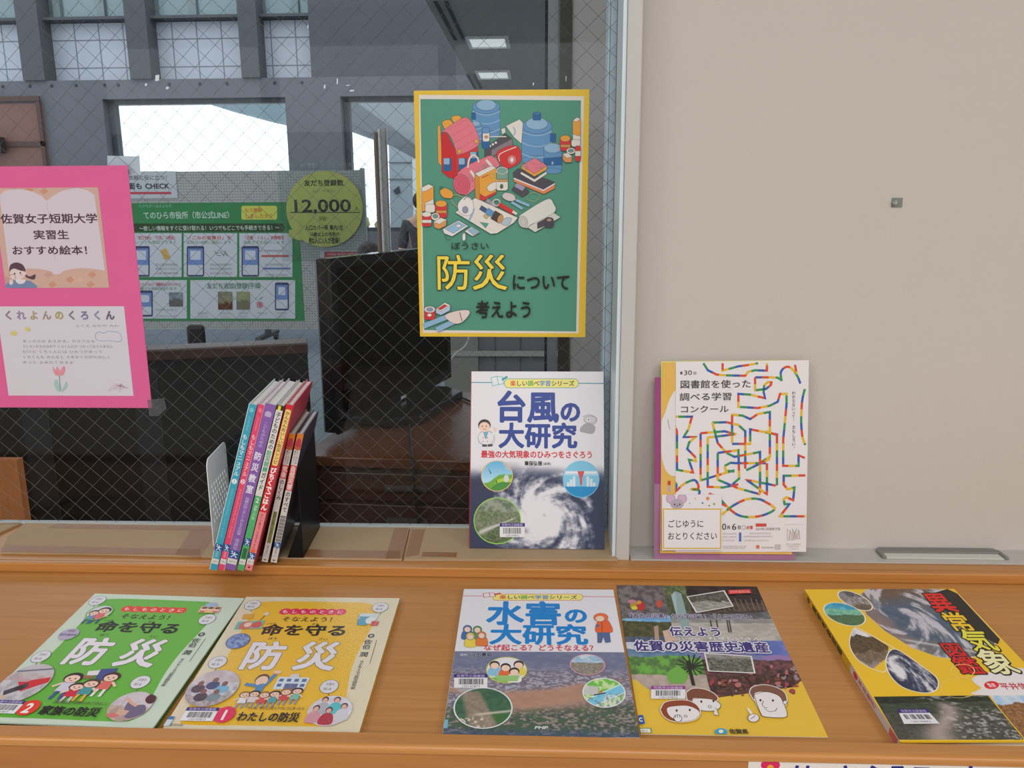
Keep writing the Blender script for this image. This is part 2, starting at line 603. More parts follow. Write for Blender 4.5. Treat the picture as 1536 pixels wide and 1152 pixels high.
    def build(self, name, material, parent=None, gain=1.0):
        V = np.concatenate(self.V); C = np.concatenate(self.C)/255.0
        C = np.where(C <= 0.04045, C/12.92, ((C+0.055)/1.055)**2.4)*gain
        me = bpy.data.meshes.new(name)
        me.from_pydata(V.tolist(), [], self.F)
        at = me.color_attributes.new('Ink', 'FLOAT_COLOR', 'POINT')
        at.data.foreach_set('color', np.concatenate([C, np.ones((len(C), 1))], 1).astype(np.float32).ravel())
        # faces drawn with either winding: make all print faces look outwards (+z)
        bm = bmesh.new(); bm.from_mesh(me)
        flip = [f for f in bm.faces if abs(f.normal.z) > 0.5 and f.normal.z < 0 and f.calc_center_median().z > -1e-6]
        if flip: bmesh.ops.reverse_faces(bm, faces=flip)
        bm.to_mesh(me); bm.free()
        me.materials.append(material)
        return link(name, me, parent)

# ================================================================== the setting on our side of the glass
GLASS_Y = 1.300
WALL_Y = 1.222
LEDGE_Z = 0.047
JAMB_Y = 1.176
M_wall = mat('white_wallpaper', (196, 188, 181), rough=0.85, noise=0.03, nscale=3.0, bump=0.35, bscale=420.0)
M_jamb = mat('white_painted_frame', (190, 188, 184), rough=0.5)
M_alu = mat('pale_blue_aluminium', (206, 220, 226), rough=0.35, metal=0.0, spec=0.6)
M_gask = mat('grey_gasket', (96, 104, 112), rough=0.6)
M_shelf = wood_mat('orange_beech_laminate', (172, 117, 58), (186, 131, 70), rough=0.36, axis='X', scale=4.0, stretch=45, coat=0.12)
M_shelf_dark = wood_mat('orange_beech_panel', (164, 106, 50), (178, 120, 60), rough=0.42, axis='X', scale=3.0, stretch=18)
M_lip = wood_mat('orange_beech_edge', (178, 118, 56), (194, 136, 72), rough=0.34, axis='X', scale=4.0, stretch=40, coat=0.1)

jl_top = at_y(943.5, 0, JAMB_Y).x; jl = at_y(925, 838, JAMB_Y).x
JX0 = 0.5*(at_y(941, 0, JAMB_Y).x + at_y(925, 838, JAMB_Y).x)
JX1 = 0.5*(at_y(966, 0, JAMB_Y).x + at_y(943.5, 838, JAMB_Y).x)
structure(MB().box(JX1+0.004, 3.4, WALL_Y, WALL_Y+0.14, FLOOR_Z, CEIL_Z).build('wall_right', M_wall))
t1 = structure(MB().box(JX0, JX1, JAMB_Y, GLASS_Y+0.09, LEDGE_Z-0.02, CEIL_Z).build('trim_1', M_jamb, bevel=0.0015))
structure(MB().box(JX1, JX1+0.004, WALL_Y-0.004, GLASS_Y+0.05, LEDGE_Z-0.02, CEIL_Z).build('trim_2', mat('beige_shadow_line', (176, 158, 138), rough=0.8)))  # darker beige strip standing in for the shadow line in the gap beside the jamb
structure(MB().box(-3.4, 3.4, WALL_Y+0.01, WALL_Y+0.13, FLOOR_Z, LEDGE_Z-0.03).build('wall_front', M_wall))
structure(MB().box(-4.2, 4.2, -5.0, WALL_Y+0.1, FLOOR_Z-0.05, FLOOR_Z).build('floor', mat('grey_carpet', (176, 172, 168), rough=0.95, noise=0.15, nscale=60)))
structure(MB().box(-4.2, 4.2, -5.0, GLASS_Y+0.1, CEIL_Z, CEIL_Z+0.08).build('ceiling', mat('white_ceiling_board', (215, 213, 208), rough=0.9)))
bw_ = MB()
bw_.box(-4.2, 4.2, -5.1, -5.0, FLOOR_Z, 1.30); bw_.box(-4.2, 4.2, -5.1, -5.0, 2.05, CEIL_Z)
for _k in range(6):
    bw_.box(-4.2+_k*1.62, -4.05+_k*1.62, -5.1, -5.0, 1.30, 2.05)
structure(bw_.build('wall_back', mat('warm_back_wall', (170, 166, 162), rough=0.9)))
structure(MB().box(-4.3, -4.2, -5.1, GLASS_Y-0.02, FLOOR_Z, CEIL_Z).build('wall_left_unseen', mat('warm_side_wall', (196, 190, 182), rough=0.9)))  # unseen wall, added to keep outside daylight off the reading room
structure(MB().box(4.2, 4.3, -5.1, WALL_Y, FLOOR_Z, CEIL_Z).build('wall_side_unseen', mat('warm_side_wall', (196, 190, 182), rough=0.9)))  # likewise added out of view to shut out daylight from the right
structure(MB().box(-4.2, -1.76, GLASS_Y-0.02, GLASS_Y+0.1, FLOOR_Z, CEIL_Z).build('wall_front_left', M_wall))
structure(MB().box(3.4, 4.2, WALL_Y, WALL_Y+0.14, FLOOR_Z, CEIL_Z).build('wall_front_right', M_wall))
# ceiling lamp housings above and behind the viewpoint
for _i, (_x, _y) in enumerate(LAMP_SPOTS):
    o = thing('ceiling_lamp', 'flush ceiling lamp above the reading room', 'ceiling lamp', (_x, _y, CEIL_Z), group='reading room ceiling lamps')
    f = MB()
    f.box(-0.64, 0.64, -0.29, -0.25, -0.025, 0); f.box(-0.64, 0.64, 0.25, 0.29, -0.025, 0)
    f.box(-0.64, -0.6, -0.25, 0.25, -0.025, 0); f.box(0.6, 0.64, -0.25, 0.25, -0.025, 0)
    f.build('frame', mat('lamp_frame_white', (225, 225, 225), rough=0.5), o)
    MB().box(-0.599, 0.599, -0.249, 0.249, -0.010, -0.001).build('diffuser', mat('lamp_diffuser', (235, 235, 235), rough=0.6, emit=(250, 248, 244), estr=2.0), o)

# ---- window: pane, wire mesh, aluminium profiles
win = thing('window_1', None, None); structure(win)
GX0, GX1 = -1.75, JX0-0.001
PZ0, PZ1 = 0.050, 2.30
GT = 0.0068
pane = MB().box(GX0, GX1, GLASS_Y, GLASS_Y+GT, PZ0, PZ1).build('pane', clear_mat('window_glass', (246, 249, 251), ior=1.38), win)
wm = MB(); sp_x, sp_z = 0.0345, 0.0325
yy = GLASS_Y+GT/2
slope_w = sp_z/sp_x


def _wire(x0, z0, x1, z1):
    d = Vector((x1-x0, 0, z1-z0)).normalized(); n = Vector((-d.z, 0, d.x))*0.00028; t = Vector((0, 0.00028, 0))
    A = Vector((x0, yy, z0)); B = Vector((x1, yy, z1))
    ra = [wm.bm.verts.new(A+v) for v in (n, t, -n, -t)]; rb = [wm.bm.verts.new(B+v) for v in (n, t, -n, -t)]
    for k in range(4): wm.bm.faces.new((ra[k], ra[(k+1) % 4], rb[(k+1) % 4], rb[k]))


WZ1 = 1.35
for sgn in (1, -1):
    c = -200
    for k in range(-140, 160):
        # line z = sgn*slope*(x-GX0) + k*sp_z*2/2
        b0 = PZ0 + k*sp_z
        xs = [GX0+0.001, GX1-0.001]
        def zx(x): return sgn*slope_w*(x-GX0)+b0
        pts = []
        for x in xs:
            if PZ0 <= zx(x) <= WZ1: pts.append((x, zx(x)))
        for z in (PZ0, WZ1):
            x = GX0+(z-b0)/(sgn*slope_w)
            if xs[0] < x < xs[1]: pts.append((x, z))
        if len(pts) >= 2 and abs(pts[0][0]-pts[1][0]) > 0.01:
            _wire(*pts[0], *pts[1])
wm.build('wire_mesh', mat('embedded_steel_wire', (98, 100, 96), rough=0.45, metal=0.2), win)
fr = MB()
fr.box(JX0-0.0045, JX0, GLASS_Y-0.03, GLASS_Y-0.0005, PZ0-0.004, PZ1)
fr.build('gasket', M_gask, win)
fr = MB()
fr.box(JX0-0.013, JX0-0.001, GLASS_Y+GT+0.001, GLASS_Y+0.060, PZ0-0.004, PZ1)
fr.box(JX0-0.0165, JX0-0.0135, GLASS_Y+GT+0.004, GLASS_Y+0.060, PZ0-0.004, PZ1)
fr.box(JX0-0.0058, JX0-0.0002, JAMB_Y+0.004, GLASS_Y-0.031, LEDGE_Z+0.001, PZ1)
fr.build('frame', M_alu, win, bevel=0.0006)
fr = MB(); fr.box(GX0, JX0-0.006, GLASS_Y-0.005, GLASS_Y+0.009, LEDGE_Z-0.006, PZ0)
fr.build('sill_rail', mat('sill_rail_grey', (178, 182, 178), rough=0.4), win, bevel=0.001)

# flecks of old tape left on the glass
M_fleck = mat('old_tape_fleck', (206, 216, 224), rough=0.4)
for (px, py, w_, h_) in ((236, 117, 0.0075, 0.0095), (219, 127, 0.004, 0.004), (251, 132, 0.005, 0.004), (487, 130, 0.003, 0.006), (506, 122, 0.0022, 0.009), (528, 136, 0.008, 0.0025), (522, 128, 0.006, 0.0015), (849, 118, 0.0014, 0.008), (800, 126, 0.0018, 0.005), (462, 40, 0.002, 0.005)):
    c_ = at_y(px, py, GLASS_Y)
    MB().prism([(c_.x-w_/2, GLASS_Y-0.0003, c_.z-h_/2), (c_.x+w_/3, GLASS_Y-0.0003, c_.z-h_/2.6), (c_.x+w_/2, GLASS_Y-0.0003, c_.z+h_/2), (c_.x-w_/3, GLASS_Y-0.0003, c_.z+h_/2.4)], (0, 0.0002, 0)).build('tape_fleck', M_fleck, win)

# ---- the sloping display shelf
shelf = thing('display_shelf', 'long orange beech display shelf with sloping tray and rounded front rail below the window', 'display shelf', (0, 0.8, 0))
Ti = Matrix.Translation((0, -0.8, 0))
def S(o):
    o.location = (0, -0.8, 0); return o
T0, T1 = 0.7888, 1.150
tr = MB()
def tp(y, dz=0): return (0, y, tray_z(y)+dz)
for (y0, y1) in ((T0, T1),):
    pts = [(-1.7, y0, tray_z(y0)), (-1.7, y1, tray_z(y1)), (-1.7, y1, tray_z(y1)-0.02), (-1.7, y0, tray_z(y0)-0.018)]
    tr.prism(pts, (3.4, 0, 0))
S(tr.build('tray', M_shelf, shelf))
# front rail: raised lip with a rounded front edge, profile in the YZ plane
RY0, RY1, RZ1, RZ0, rad = 0.7650, 0.7885, 0.0132, 0.0032, 0.0050
prof = [(RY1, RZ1-0.001), (RY1-0.001, RZ1)]
for k in range(0, 9):
    a = math.radians(90+k*11.25)
    prof.append((RY0+rad+rad*math.cos(a), RZ1-rad+rad*math.sin(a)))
prof += [(RY0, RZ0+0.001), (RY0+0.001, RZ0), (RY1, RZ0)]
rl = MB(); rl.prism([(-1.7, y, z) for y, z in prof], (3.4, 0, 0))
S(rl.build('front_rail', M_lip, shelf, smooth=False))
fp = MB(); fp.box(-1.7, 1.7, RY0+0.0025, RY0+0.0205, FLOOR_Z+0.001, RZ0-0.0004)
S(fp.build('front_panel', M_shelf_dark, shelf))
bl = MB(); bl.box(-1.7, 1.7, 1.1505, GLASS_Y-0.010, LEDGE_Z-0.022, LEDGE_Z)
S(bl.build('back_ledge', M_shelf, shelf))
bl = MB(); bl.box(-1.7, 1.7, 1.139, 1.150, tray_z(1.139)+0.0003, LEDGE_Z)
S(bl.build('ledge_lip', M_lip, shelf, bevel=0.0018, segs=2))

# ---- pale strip closing the ledge against the right wall, and the grey rimmed plate on it
st = MB(); st.box(JX1+0.002, 1.7, 1.1720, WALL_Y-0.0005, LEDGE_Z+0.0005, LEDGE_Z+0.003)
structure(st.build('trim_3', mat('pale_ledge_laminate', (182, 180, 176), rough=0.35, noise=0.06, nscale=40)))
plate = thing('rimmed_plate', 'flat white plate with grey rim lying on the ledge against the white wall', 'plate', (0, 0, 0))
pz = LEDGE_Z+0.0031
a0 = at_z(1309, 823, pz); a1 = at_z(1490, 822.5, pz); a2 = at_z(1516, 838.5, pz); a3 = at_z(1322, 838.5, pz)
plate.location = (a0.x, a3.y, pz)
xL, xR, yF, yB = a0.x, a1.x, a3.y+0.001, WALL_Y-0.002
rm = MB()
def L_(o): o.location = (-plate.location.x, -plate.location.y, -plate.location.z); return o
rm.prism([(xL, yF, pz), (xL, yB-0.01, pz), (xL+0.008, yB, pz), (xR-0.008, yB, pz), (xR, yB-0.01, pz), (xR, yF, pz), (xR-0.006, yF, pz), (xR-0.006, yB-0.018, pz), (xL+0.006, yB-0.018, pz), (xL+0.006, yF, pz)], (0, 0, 0.004))
L_(rm.build('rim', mat('grey_rubber_rim', (122, 122, 118), rough=0.6), plate, bevel=0.0008))
rm = MB(); rm.box(xL+0.0065, xR-0.0065, yF, yB-0.0185, pz, pz+0.002)
L_(rm.build('plate_surface', mat('plate_white', (196, 197, 190), rough=0.3), plate, bevel=0.0006))

# ---- clear tape scrap / screw on the white wall
hk = thing('wall_hook', 'tiny clear plastic hook stuck on the blank white wall', 'hook', (0, 0, 0))
hp = at_y(1344, 304, WALL_Y); hk.location = (hp.x, WALL_Y, hp.z)
MB().box(-0.007, 0.009, -0.0015, -0.0002, -0.007, 0.007).build('base', clear_mat('clear_plastic', (225, 232, 228), haze=0.12, hazecol=(206, 204, 196)), hk, bevel=0.002)
MB().lathe([(0.0035, 0), (0.004, 0.003), (0.002, 0.005)], 14, Matrix.Translation((-0.003, -0.0016, 0)) @ Matrix.Rotation(PI/2, 4, 'X')).build('knob', mat('hook_metal', (190, 200, 196), rough=0.2, metal=0.8), hk)

# ---- corrugated cardboard laid along the ledge in front of the glass
M_card = mat('brown_cardboard', (172, 148, 116), rough=0.85, noise=0.06, nscale=60)
M_tape = clear_mat('clear_packing_tape', (246, 234, 216), ior=1.28, rough=0.25, haze=0.15, hazecol=(186, 142, 112), bump=0.06, bscale=40)
CZ0, CZ1 = LEDGE_Z+0.0004, LEDGE_Z+0.0040
def ledge(px, py): return at_z(px, py, CZ1)
def card(name, label, quad, tapes, group='cardboard strips on the ledge'):
    q = [ledge(*p) for p in quad]
    q = [Vector((p.x, min(max(p.y, 1.152), GLASS_Y-0.008), CZ0)) for p in q]
    c = thing('cardboard_sheet', label, 'cardboard', (q[0].x, q[0].y, CZ0), group=group)
    b = MB(); b.prism(q, (0, 0, CZ1-CZ0)); o = b.build('sheet', M_card, c); o.location = (-c.location.x, -c.location.y, -c.location.z)
    for t in tapes:
        tq = [ledge(*p) for p in t]
        tq = [Vector((p.x, min(max(p.y, 1.151), GLASS_Y-0.0075), CZ1+0.0002)) for p in tq]
        b = MB(); b.prism(tq, (0, 0, 0.0003)); o = b.build('tape', M_tape, c); o.location = (-c.location.x, -c.location.y, -c.location.z)
    return c
card('cardboard_sheet', 'short taped cardboard end at the far left of the window ledge', [(-140, 824), (-140, 780), (33, 783), (-4, 800), (-9, 824)],
     [[(-60, 786), (38, 779), (32, 785), (-60, 792)]])
card('cardboard_sheet', 'longest brown cardboard strip under the window, holding the leaning books', [(2, 828), (12, 804), (41, 783), (567, 792), (614, 791), (603, 838), (320, 834), (120, 829)],
     [[(0, 818), (300, 824), (300, 833), (0, 828)], [(288, 795), (325, 796), (300, 836), (262, 832)], [(455, 824), (600, 827), (600, 838), (452, 836)],
      [(592, 792), (612, 792), (604, 838), (578, 838)], [(85, 786), (320, 790), (318, 796), (70, 792)]])
card('cardboard_sheet', 'short brown cardboard strip under the standing typhoon book', [(606, 838.5), (617, 791), (905, 797), (915, 800), (927, 838.5)],
     [[(618, 794), (638, 794), (628, 832), (608, 836)], [(634, 828), (686, 829), (684, 836), (632, 835)]])

# ================================================================== printed things
P_GLOSS = print_mat('laminated_cover_print', 0.32, spec=0.32, coat=0.0, bump=0.10, bscale=260)
P_FILM = print_mat('rippled_film_cover_print', 0.26, spec=0.5, coat=1.0, bump=0.5, bscale=330)
P_PAPER = print_mat('matt_paper_print', 0.75, spec=0.12)
P_SATIN = print_mat('satin_paper_print', 0.45, spec=0.28)
M_pages = mat('book_page_edges', (236, 232, 226), rough=0.8, noise=0.05, nscale=300)
BLACK = (38, 36, 36)


def pix(p):
    v = Vector(p)-CAM; z = v.dot(_F)
    return (768+F_PX*v.dot(_R)/z, 576+F_PX*v.dot(_D)/z)


def sheet_on(M, w, h, z=0.0):
    """sheet of w x h metres whose lower-left corner and axes are given by the matrix M"""
    q = [pix(M @ Vector(c)) for c in ((0, h, z), (w, h, z), (w, 0, z), (0, 0, z))]
    return Sheet(w*1000, h*1000, q)


def lying(t, TL=None, TR=None, BL=None, BR=None):
    """frame of a rectangle lying on the tray, from three of its upper corners"""
    c = {k: on_tray(*p, t) for k, p in (('TL', TL), ('TR', TR), ('BL', BL), ('BR', BR)) if p}
    if 'BL' not in c: c['BL'] = c['BR']+c['TL']-c['TR']
    if 'BR' not in c: c['BR'] = c['BL']+c['TR']-c['TL']
    if 'TL' not in c: c['TL'] = c['BL']+c['TR']-c['BR']
    ex = c['BR']-c['BL']; ey = c['TL']-c['BL']
    rot = math.atan2(ex.y, ex.x)
    y0 = c['BL'].y
    base = Vector((c['BL'].x, y0, tray_z(y0)+0.0004))
    M = Matrix.Translation(base) @ Matrix.Rotation(SLOPE, 4, 'X') @ Matrix.Rotation(rot, 4, 'Z')
    return M, ex.length, ey.length


def put(o, M):
    """place a child so that its own frame is M in the world"""
    if o.parent is None: o.matrix_world = M
    else: o.matrix_local = Matrix.LocRotScale(o.parent.location, o.parent.rotation_euler, None).inverted() @ M
    return o


def hardcover(parent, w, h, t, board, spine=None, bd=0.0022, pages=True):
    """back board, spine and page block under a front cover lying at z = t (spine on the left)"""
    b = MB(); b.box(0.001, w, 0, h, 0, bd); b.build('back_cover', board, parent, bevel=0.0006)
    b = MB(); b.box(0.004, w-0.004, 0.004, h-0.004, bd+0.0001, t-bd-0.0001); b.build('page_block', M_pages, parent)
    if spine is None:
        b = MB()
        prof = [(0.0008, 0.0002), (-0.0006, t*0.2), (-0.0010, t*0.5), (-0.0006, t*0.8), (0.0008, t-0.0002), (0.0035, t-bd-0.0002), (0.0035, bd+0.0002)]
        b.prism([(x, 0, z) for x, z in prof], (0, h, 0)); b.build('spine', board, parent)


# ------------------------------------------------------------------ picture recipes
def typhoon(u, v, cx=0.555, cy=0.62, asp=1.5, k=1.5, fade=True):
    x = (u-cx)*asp; y = v-cy
    r = np.sqrt(x*x+y*y)+1e-6; th = np.arctan2(y, x)
    a = th - k*np.log(r+0.04)
    X, Y = r*np.cos(a), r*np.sin(a)
    n = fbm(X*7+3, Y*7+5, 5)
    fine = fbm(u*26, v*26, 5)
    arms = 0.5+0.5*np.cos(a*1.0+0.7)
    d = 0.06 + 0.95*n + 0.42*(fine-0.5) + 0.14 + 0.62*np.exp(-(r/0.24)**2) + 0.30*arms*np.exp(-(r/0.62)**2) - 0.28
    d = d + 0.30*step(0.1, 0.9, v)*step(0.25, 0.75, u)*step(1.0, 0.72, u)
    d = d - 0.40*step(0.30, 0.0, u) - 0.30*step(0.88, 1.0, u)
    c = mixc((46, 54, 82), (222, 220, 226), step(0.36, 0.92, d))
    c = mixc(c, (188, 186, 196), 0.8*np.exp(-(r/0.018)**2))
    if fade: c = mixc((226, 224, 230), c, step(0.0, 0.26, v+0.18*(fbm(u*4, v*4, 3)-0.5)))
    return c


def flood(u, v):
    w = v+0.10*(fbm(u*3, v*4, 4)-0.5)
    n = fbm(u*26, v*34, 4); n2 = fbm(u*60, v*70, 3)
    far = mixc((96, 108, 142), (132, 132, 156), n)
    town = mixc((112, 106, 124), (172, 168, 182), step(0.35, 0.7, n2))
    mud = mixc((164, 124, 106), (182, 146, 126), n)
    near = mixc((70, 82, 78), (158, 146, 138), step(0.35, 0.72, n2))
    near = mixc(near, (74, 96, 74), step(0.5, 0.62, n))
    riv = np.exp(-((w-0.46-0.10*np.sin(u*4.2))/0.045)**2) + np.exp(-((w-0.62+0.16*(u-0.55))/0.085)**2)*step(0.1, 0.35, u)
    c = mixc(far, town, step(0.16, 0.34, w)); c = mixc(c, near, step(0.64, 0.76, w+0.05*u))
    c = mixc(c, mud, np.clip(riv*1.15, 0, 1)*step(1.0, 0.86, u))
    fields = step(0.60, 0.64, fbm(u*12+5, v*20, 2))
    c = mixc(c, (176, 190, 206), fields*step(0.5, 0.3, u)*step(0.3, 0.36, v)*step(0.55, 0.48, v)*0.7)
    c = mixc(c, (66, 84, 128), step(0.90, 1.0, w)*0.55)
    return c


def sat_land(u, v):
    x = (u-0.40)*1.3; y = v-0.42
    r = np.sqrt(x*x+y*y)+1e-6; a = np.arctan2(y, x)-1.2*np.log(r+0.05)
    n = fbm(r*np.cos(a)*7+2, r*np.sin(a)*7, 6); g = fbm(u*22, v*22, 5)
    c = mixc((54, 84, 106), (104, 108, 128), g)
    c = mixc(c, (112, 112, 110), step(0.45, 0.62, fbm(u*6+9, v*6, 5))*0.8)
    c = mixc(c, mixc((120, 98, 84), (92, 78, 70), g), step(0.30, 0.02, v+0.2*(n-0.5)))
    c = mixc(c, (150, 120, 112), step(0.16, 0.02, u-0.25*v)*0.7)
    c = mixc(c, (206, 202, 212), step(0.47, 0.68, n)*0.9)
    c = mixc(c, (206, 208, 216), np.exp(-((v-0.80-0.25*(u-0.4))/0.016)**2)*step(0.1, 0.3, u)*0.8)
    return c


grass_field = bands([(0.30, (150, 156, 140), (100, 116, 92), 8), (0.62, (92, 112, 74), (132, 136, 112), 14), (1.0, (108, 122, 84), (70, 88, 58), 18)], 0.12, 2.0)


def tornado(u, v):
    c = grass_field(u, v)
    d = np.abs((v-0.62)+0.42*(u-0.45))
    tr_ = np.exp(-(d/(0.018+0.05*step(0.7, 0.1, u)))**2)*step(0.05, 0.15, u)*step(0.92, 0.8, u)
    return mixc(c, (212, 206, 206), tr_*0.9)


def meadow(u, v):
    c = mixc((92, 178, 222), (176, 216, 238), v*1.5)
    cl = step(0.5, 0.66, fbm(u*4+2, v*4, 3))*step(0.42, 0.2, v); c = mixc(c, (186, 184, 190), cl)
    hill = v-(0.70-0.28*step(0.1, 0.8, u)+0.03*np.sin(u*9)); c = mixc(c, (108, 168, 58), step(0, 0.02, hill))
    c = mixc(c, (176, 206, 62), step(0.12, 0.16, hill)*step(0.4, 0.55, u)); c = mixc(c, (72, 140, 60), step(0.24, 0.27, hill))
    return c


def landslide(u, v):
    n = fbm(u*16, v*16, 4); c = mixc((44, 84, 70), (88, 120, 86), n)
    c = mixc(c, (66, 110, 60), step(0.62, 0.7, v)*step(0.45, 0.7, u)*0.8)
    d = np.abs(u-0.22-0.32*v-0.0*v); s = step(0.20, 0.10, d-0.10*v)*step(0.05, 0.14, v)
    c = mixc(c, mixc((124, 108, 96), (160, 148, 134), n), s)
    rd = np.exp(-((v-0.66+0.16*(u-0.5))/0.03)**2); c = mixc(c, (206, 196, 178), rd*0.9*step(0.3, 0.45, u))
    c = mixc(c, (208, 200, 188), step(0.58, 0.66, fbm(u*20, v*20, 3))*step(0.68, 0.8, v)*step(0.75, 0.5, u))
    return c


def river_art(u, v):
    c = mixc((196, 222, 160), (112, 190, 80), step(0.45, 0.55, fbm(u*9, v*9, 3)))
    d = np.abs(v-(0.95-0.62*u)); c = mixc(c, (120, 196, 226), step(0.17, 0.15, d)); c = mixc(c, (226, 238, 240), step(0.02, 0.01, np.abs(d-0.16)))
    g = step(0.02, 0.0, np.abs(((u*9) % 1)-0.5)-0.3)*step(0.62, 0.72, u+v*0.3)*step(0.55, 0.6, v)
    c = mixc(c, (214, 216, 216), g*0.8); c = mixc(c, (128, 136, 146), step(0.62, 0.7, fbm(u*14+4, v*14, 2))*step(0.5, 0.55, v)*0.8)
    c = mixc(c, (200, 204, 206), step(0.30, 0.28, u)*step(0.25, 0.3, v)*step(0.6, 0.55, v)*0.9)
    return c


quarry = bands([(0.40, (150, 186, 214), (206, 214, 222), 4), (1.0, (120, 112, 100), (164, 156, 146), 20)], 0.08, 4.0)
reef = bands([(0.30, (56, 150, 190), (96, 188, 206), 4), (0.55, (92, 170, 150), (142, 194, 166), 8), (1.0, (92, 132, 84), (66, 92, 78), 30)], 0.12, 5.0)
ruins = bands([(0.35, (86, 80, 92), (140, 138, 142), 4), (0.72, (168, 164, 172), (126, 118, 110), 7), (1.0, (120, 104, 84), (86, 78, 70), 18)], 0.25, 6.5)
bank = bands([(0.22, (226, 224, 230), (196, 196, 206), 3), (0.55, (104, 84, 58), (70, 62, 48), 14), (0.78, (134, 116, 98), (106, 90, 74), 14), (1.0, (172, 160, 156), (140, 126, 122), 6)], 0.22, 8.0)
valley = bands([(0.16, (44, 54, 40), (30, 38, 32), 14), (0.4, (70, 78, 66), (48, 60, 48), 18), (1.0, (58, 66, 56), (86, 84, 80), 26)], 0.16, 3.3)


def valley_river(u, v):
    c = valley(u, v); n = fbm(u*30, v*30, 3)
    c = mixc(c, (168, 152, 146), np.exp(-((u-0.46-0.12*np.sin(v*5))/(0.04+0.10*v))**2)*step(0.10, 0.26, v)*0.95)
    c = mixc(c, (186, 182, 184), step(0.54, 0.66, n)*step(0.2, 0.4, v)*step(0.40, 0.58, u)*0.75)
    c = mixc(c, (176, 172, 168), step(0.58, 0.66, fbm(u*9+3, v*16, 4))*step(0.30, 0.2, v)*step(0.3, 0.5, u)*0.7)
    return c


reeds = bands([(0.25, (148, 190, 226), (206, 216, 226), 3), (1.0, (168, 122, 78), (110, 76, 48), 30)], 0.3, 1.2)
stone_wall = bands([(1.0, (128, 122, 126), (88, 84, 88), 7)], 0.05, 3.0)
trees_dark = bands([(0.3, (74, 92, 62), (120, 132, 92), 9), (1.0, (64, 76, 56), (96, 104, 78), 12)], 0.1, 1.4)
lake = bands([(0.18, (110, 170, 214), (140, 190, 224), 3), (0.60, (66, 74, 50), (98, 92, 62), 10), (0.84, (72, 88, 118), (94, 104, 124), 12), (1.0, (112, 126, 74), (84, 96, 66), 12)], 0.06, 2.1)
cave = bands([(0.5, (58, 52, 52), (36, 34, 36), 6), (1.0, (92, 80, 72), (60, 54, 52), 9)], 0.12, 6.1)
yard = bands([(0.24, (120, 122, 128), (84, 88, 92), 8), (0.36, (160, 158, 162), (140, 136, 134), 5), (1.0, (188, 184, 176), (166, 162, 156), 7)], 0.05, 9.1)
path_ = bands([(0.17, (216, 216, 224), (196, 206, 222), 3), (0.28, (92, 124, 160), (118, 144, 172), 5), (0.60, (112, 172, 76), (82, 116, 70), 9), (1.0, (186, 170, 160), (168, 154, 146), 8)], 0.10, 2.6)
dusk = bands([(0.26, (92, 112, 182), (120, 130, 190), 3), (0.36, (150, 120, 176), (120, 126, 170), 4), (0.62, (126, 76, 84), (70, 58, 58), 18), (1.0, (60, 46, 44), (108, 72, 66), 20)], 0.10, 5.6)
old_photo = bands([(0.5, (70, 70, 66), (104, 104, 98), 9), (1.0, (168, 166, 162), (134, 132, 128), 7)], 0.22, 7.7)
old_photo2 = bands([(0.25, (150, 148, 146), (112, 112, 108), 6), (1.0, (70, 72, 66), (132, 132, 124), 14)], 0.25, 3.9)
helicopter = bands([(0.25, (196, 190, 196), (176, 170, 178), 3), (0.45, (200, 186, 188), (178, 160, 164), 6), (1.0, (204, 198, 204), (170, 168, 174), 6)], 0.05, 3.2)
shelter = bands([(0.35, (190, 178, 184), (206, 200, 206), 3), (0.7, (170, 166, 176), (206, 206, 214), 8), (1.0, (150, 142, 146), (186, 178, 180), 10)], 0.1, 6.9)
globe = bands([(1.0, (88, 108, 176), (150, 172, 206), 6)], 0.1, 7.2)


def kid(S, x, y, s, hair=(60, 44, 40), shirt=(206, 70, 66), legs=(70, 90, 140), skin=(236, 202, 184), k=0.62):
    """little printed cartoon figure, head at (x,y), s = head radius"""
    S.stroke = ((70, 56, 54), 0.35)
    S.poly([(x-s*0.7, y+s*0.9*k), (x+s*0.7, y+s*0.9*k), (x+s*0.9, y+s*3.0*k), (x-s*0.9, y+s*3.0*k)], shirt)
    S.line([(x-s*0.45, y+s*2.9*k), (x-s*0.6, y+s*4.6*k)], s*0.42, legs); S.line([(x+s*0.45, y+s*2.9*k), (x+s*0.5, y+s*4.6*k)], s*0.42, legs)
    S.line([(x-s*0.7, y+s*1.2*k), (x-s*1.6, y+s*2.0*k)], s*0.36, skin); S.line([(x+s*0.7, y+s*1.2*k), (x+s*1.5, y+s*2.2*k)], s*0.36, skin)
    S.ell(x, y, s*1.12, s*1.12*k, hair)
    S.ell(x, y+s*0.25*k, s*0.9, s*0.85*k, skin)
    S.stroke = None
    for dx in (-0.35, 0.35): S.ell(x+dx*s, y+s*0.2*k, s*0.12, s*0.16*k, BLACK, n=8)
    S.line([(x-s*0.2, y+s*0.62*k), (x+s*0.2, y+s*0.62*k)], s*0.1, (150, 60, 60))


def bubble(S, x, y, rx, ry, n=3):
    S.ell(x, y, rx, ry, (218, 218, 224)); S.ring(x, y, rx, ry, 3, (96, 98, 110))
    S.line([(x+rx*0.25, y+ry*0.95), (x+rx*0.3, y+ry*1.35)], 4, (96, 98, 110))
    for i, s in enumerate(('災害を', '知る')): S.text(s, x+rx*0.05*(1-2*i), y-ry*0.35+ry*0.7*i, rx*0.95, (112, 110, 122), h=ry*0.42, bold=0.01)


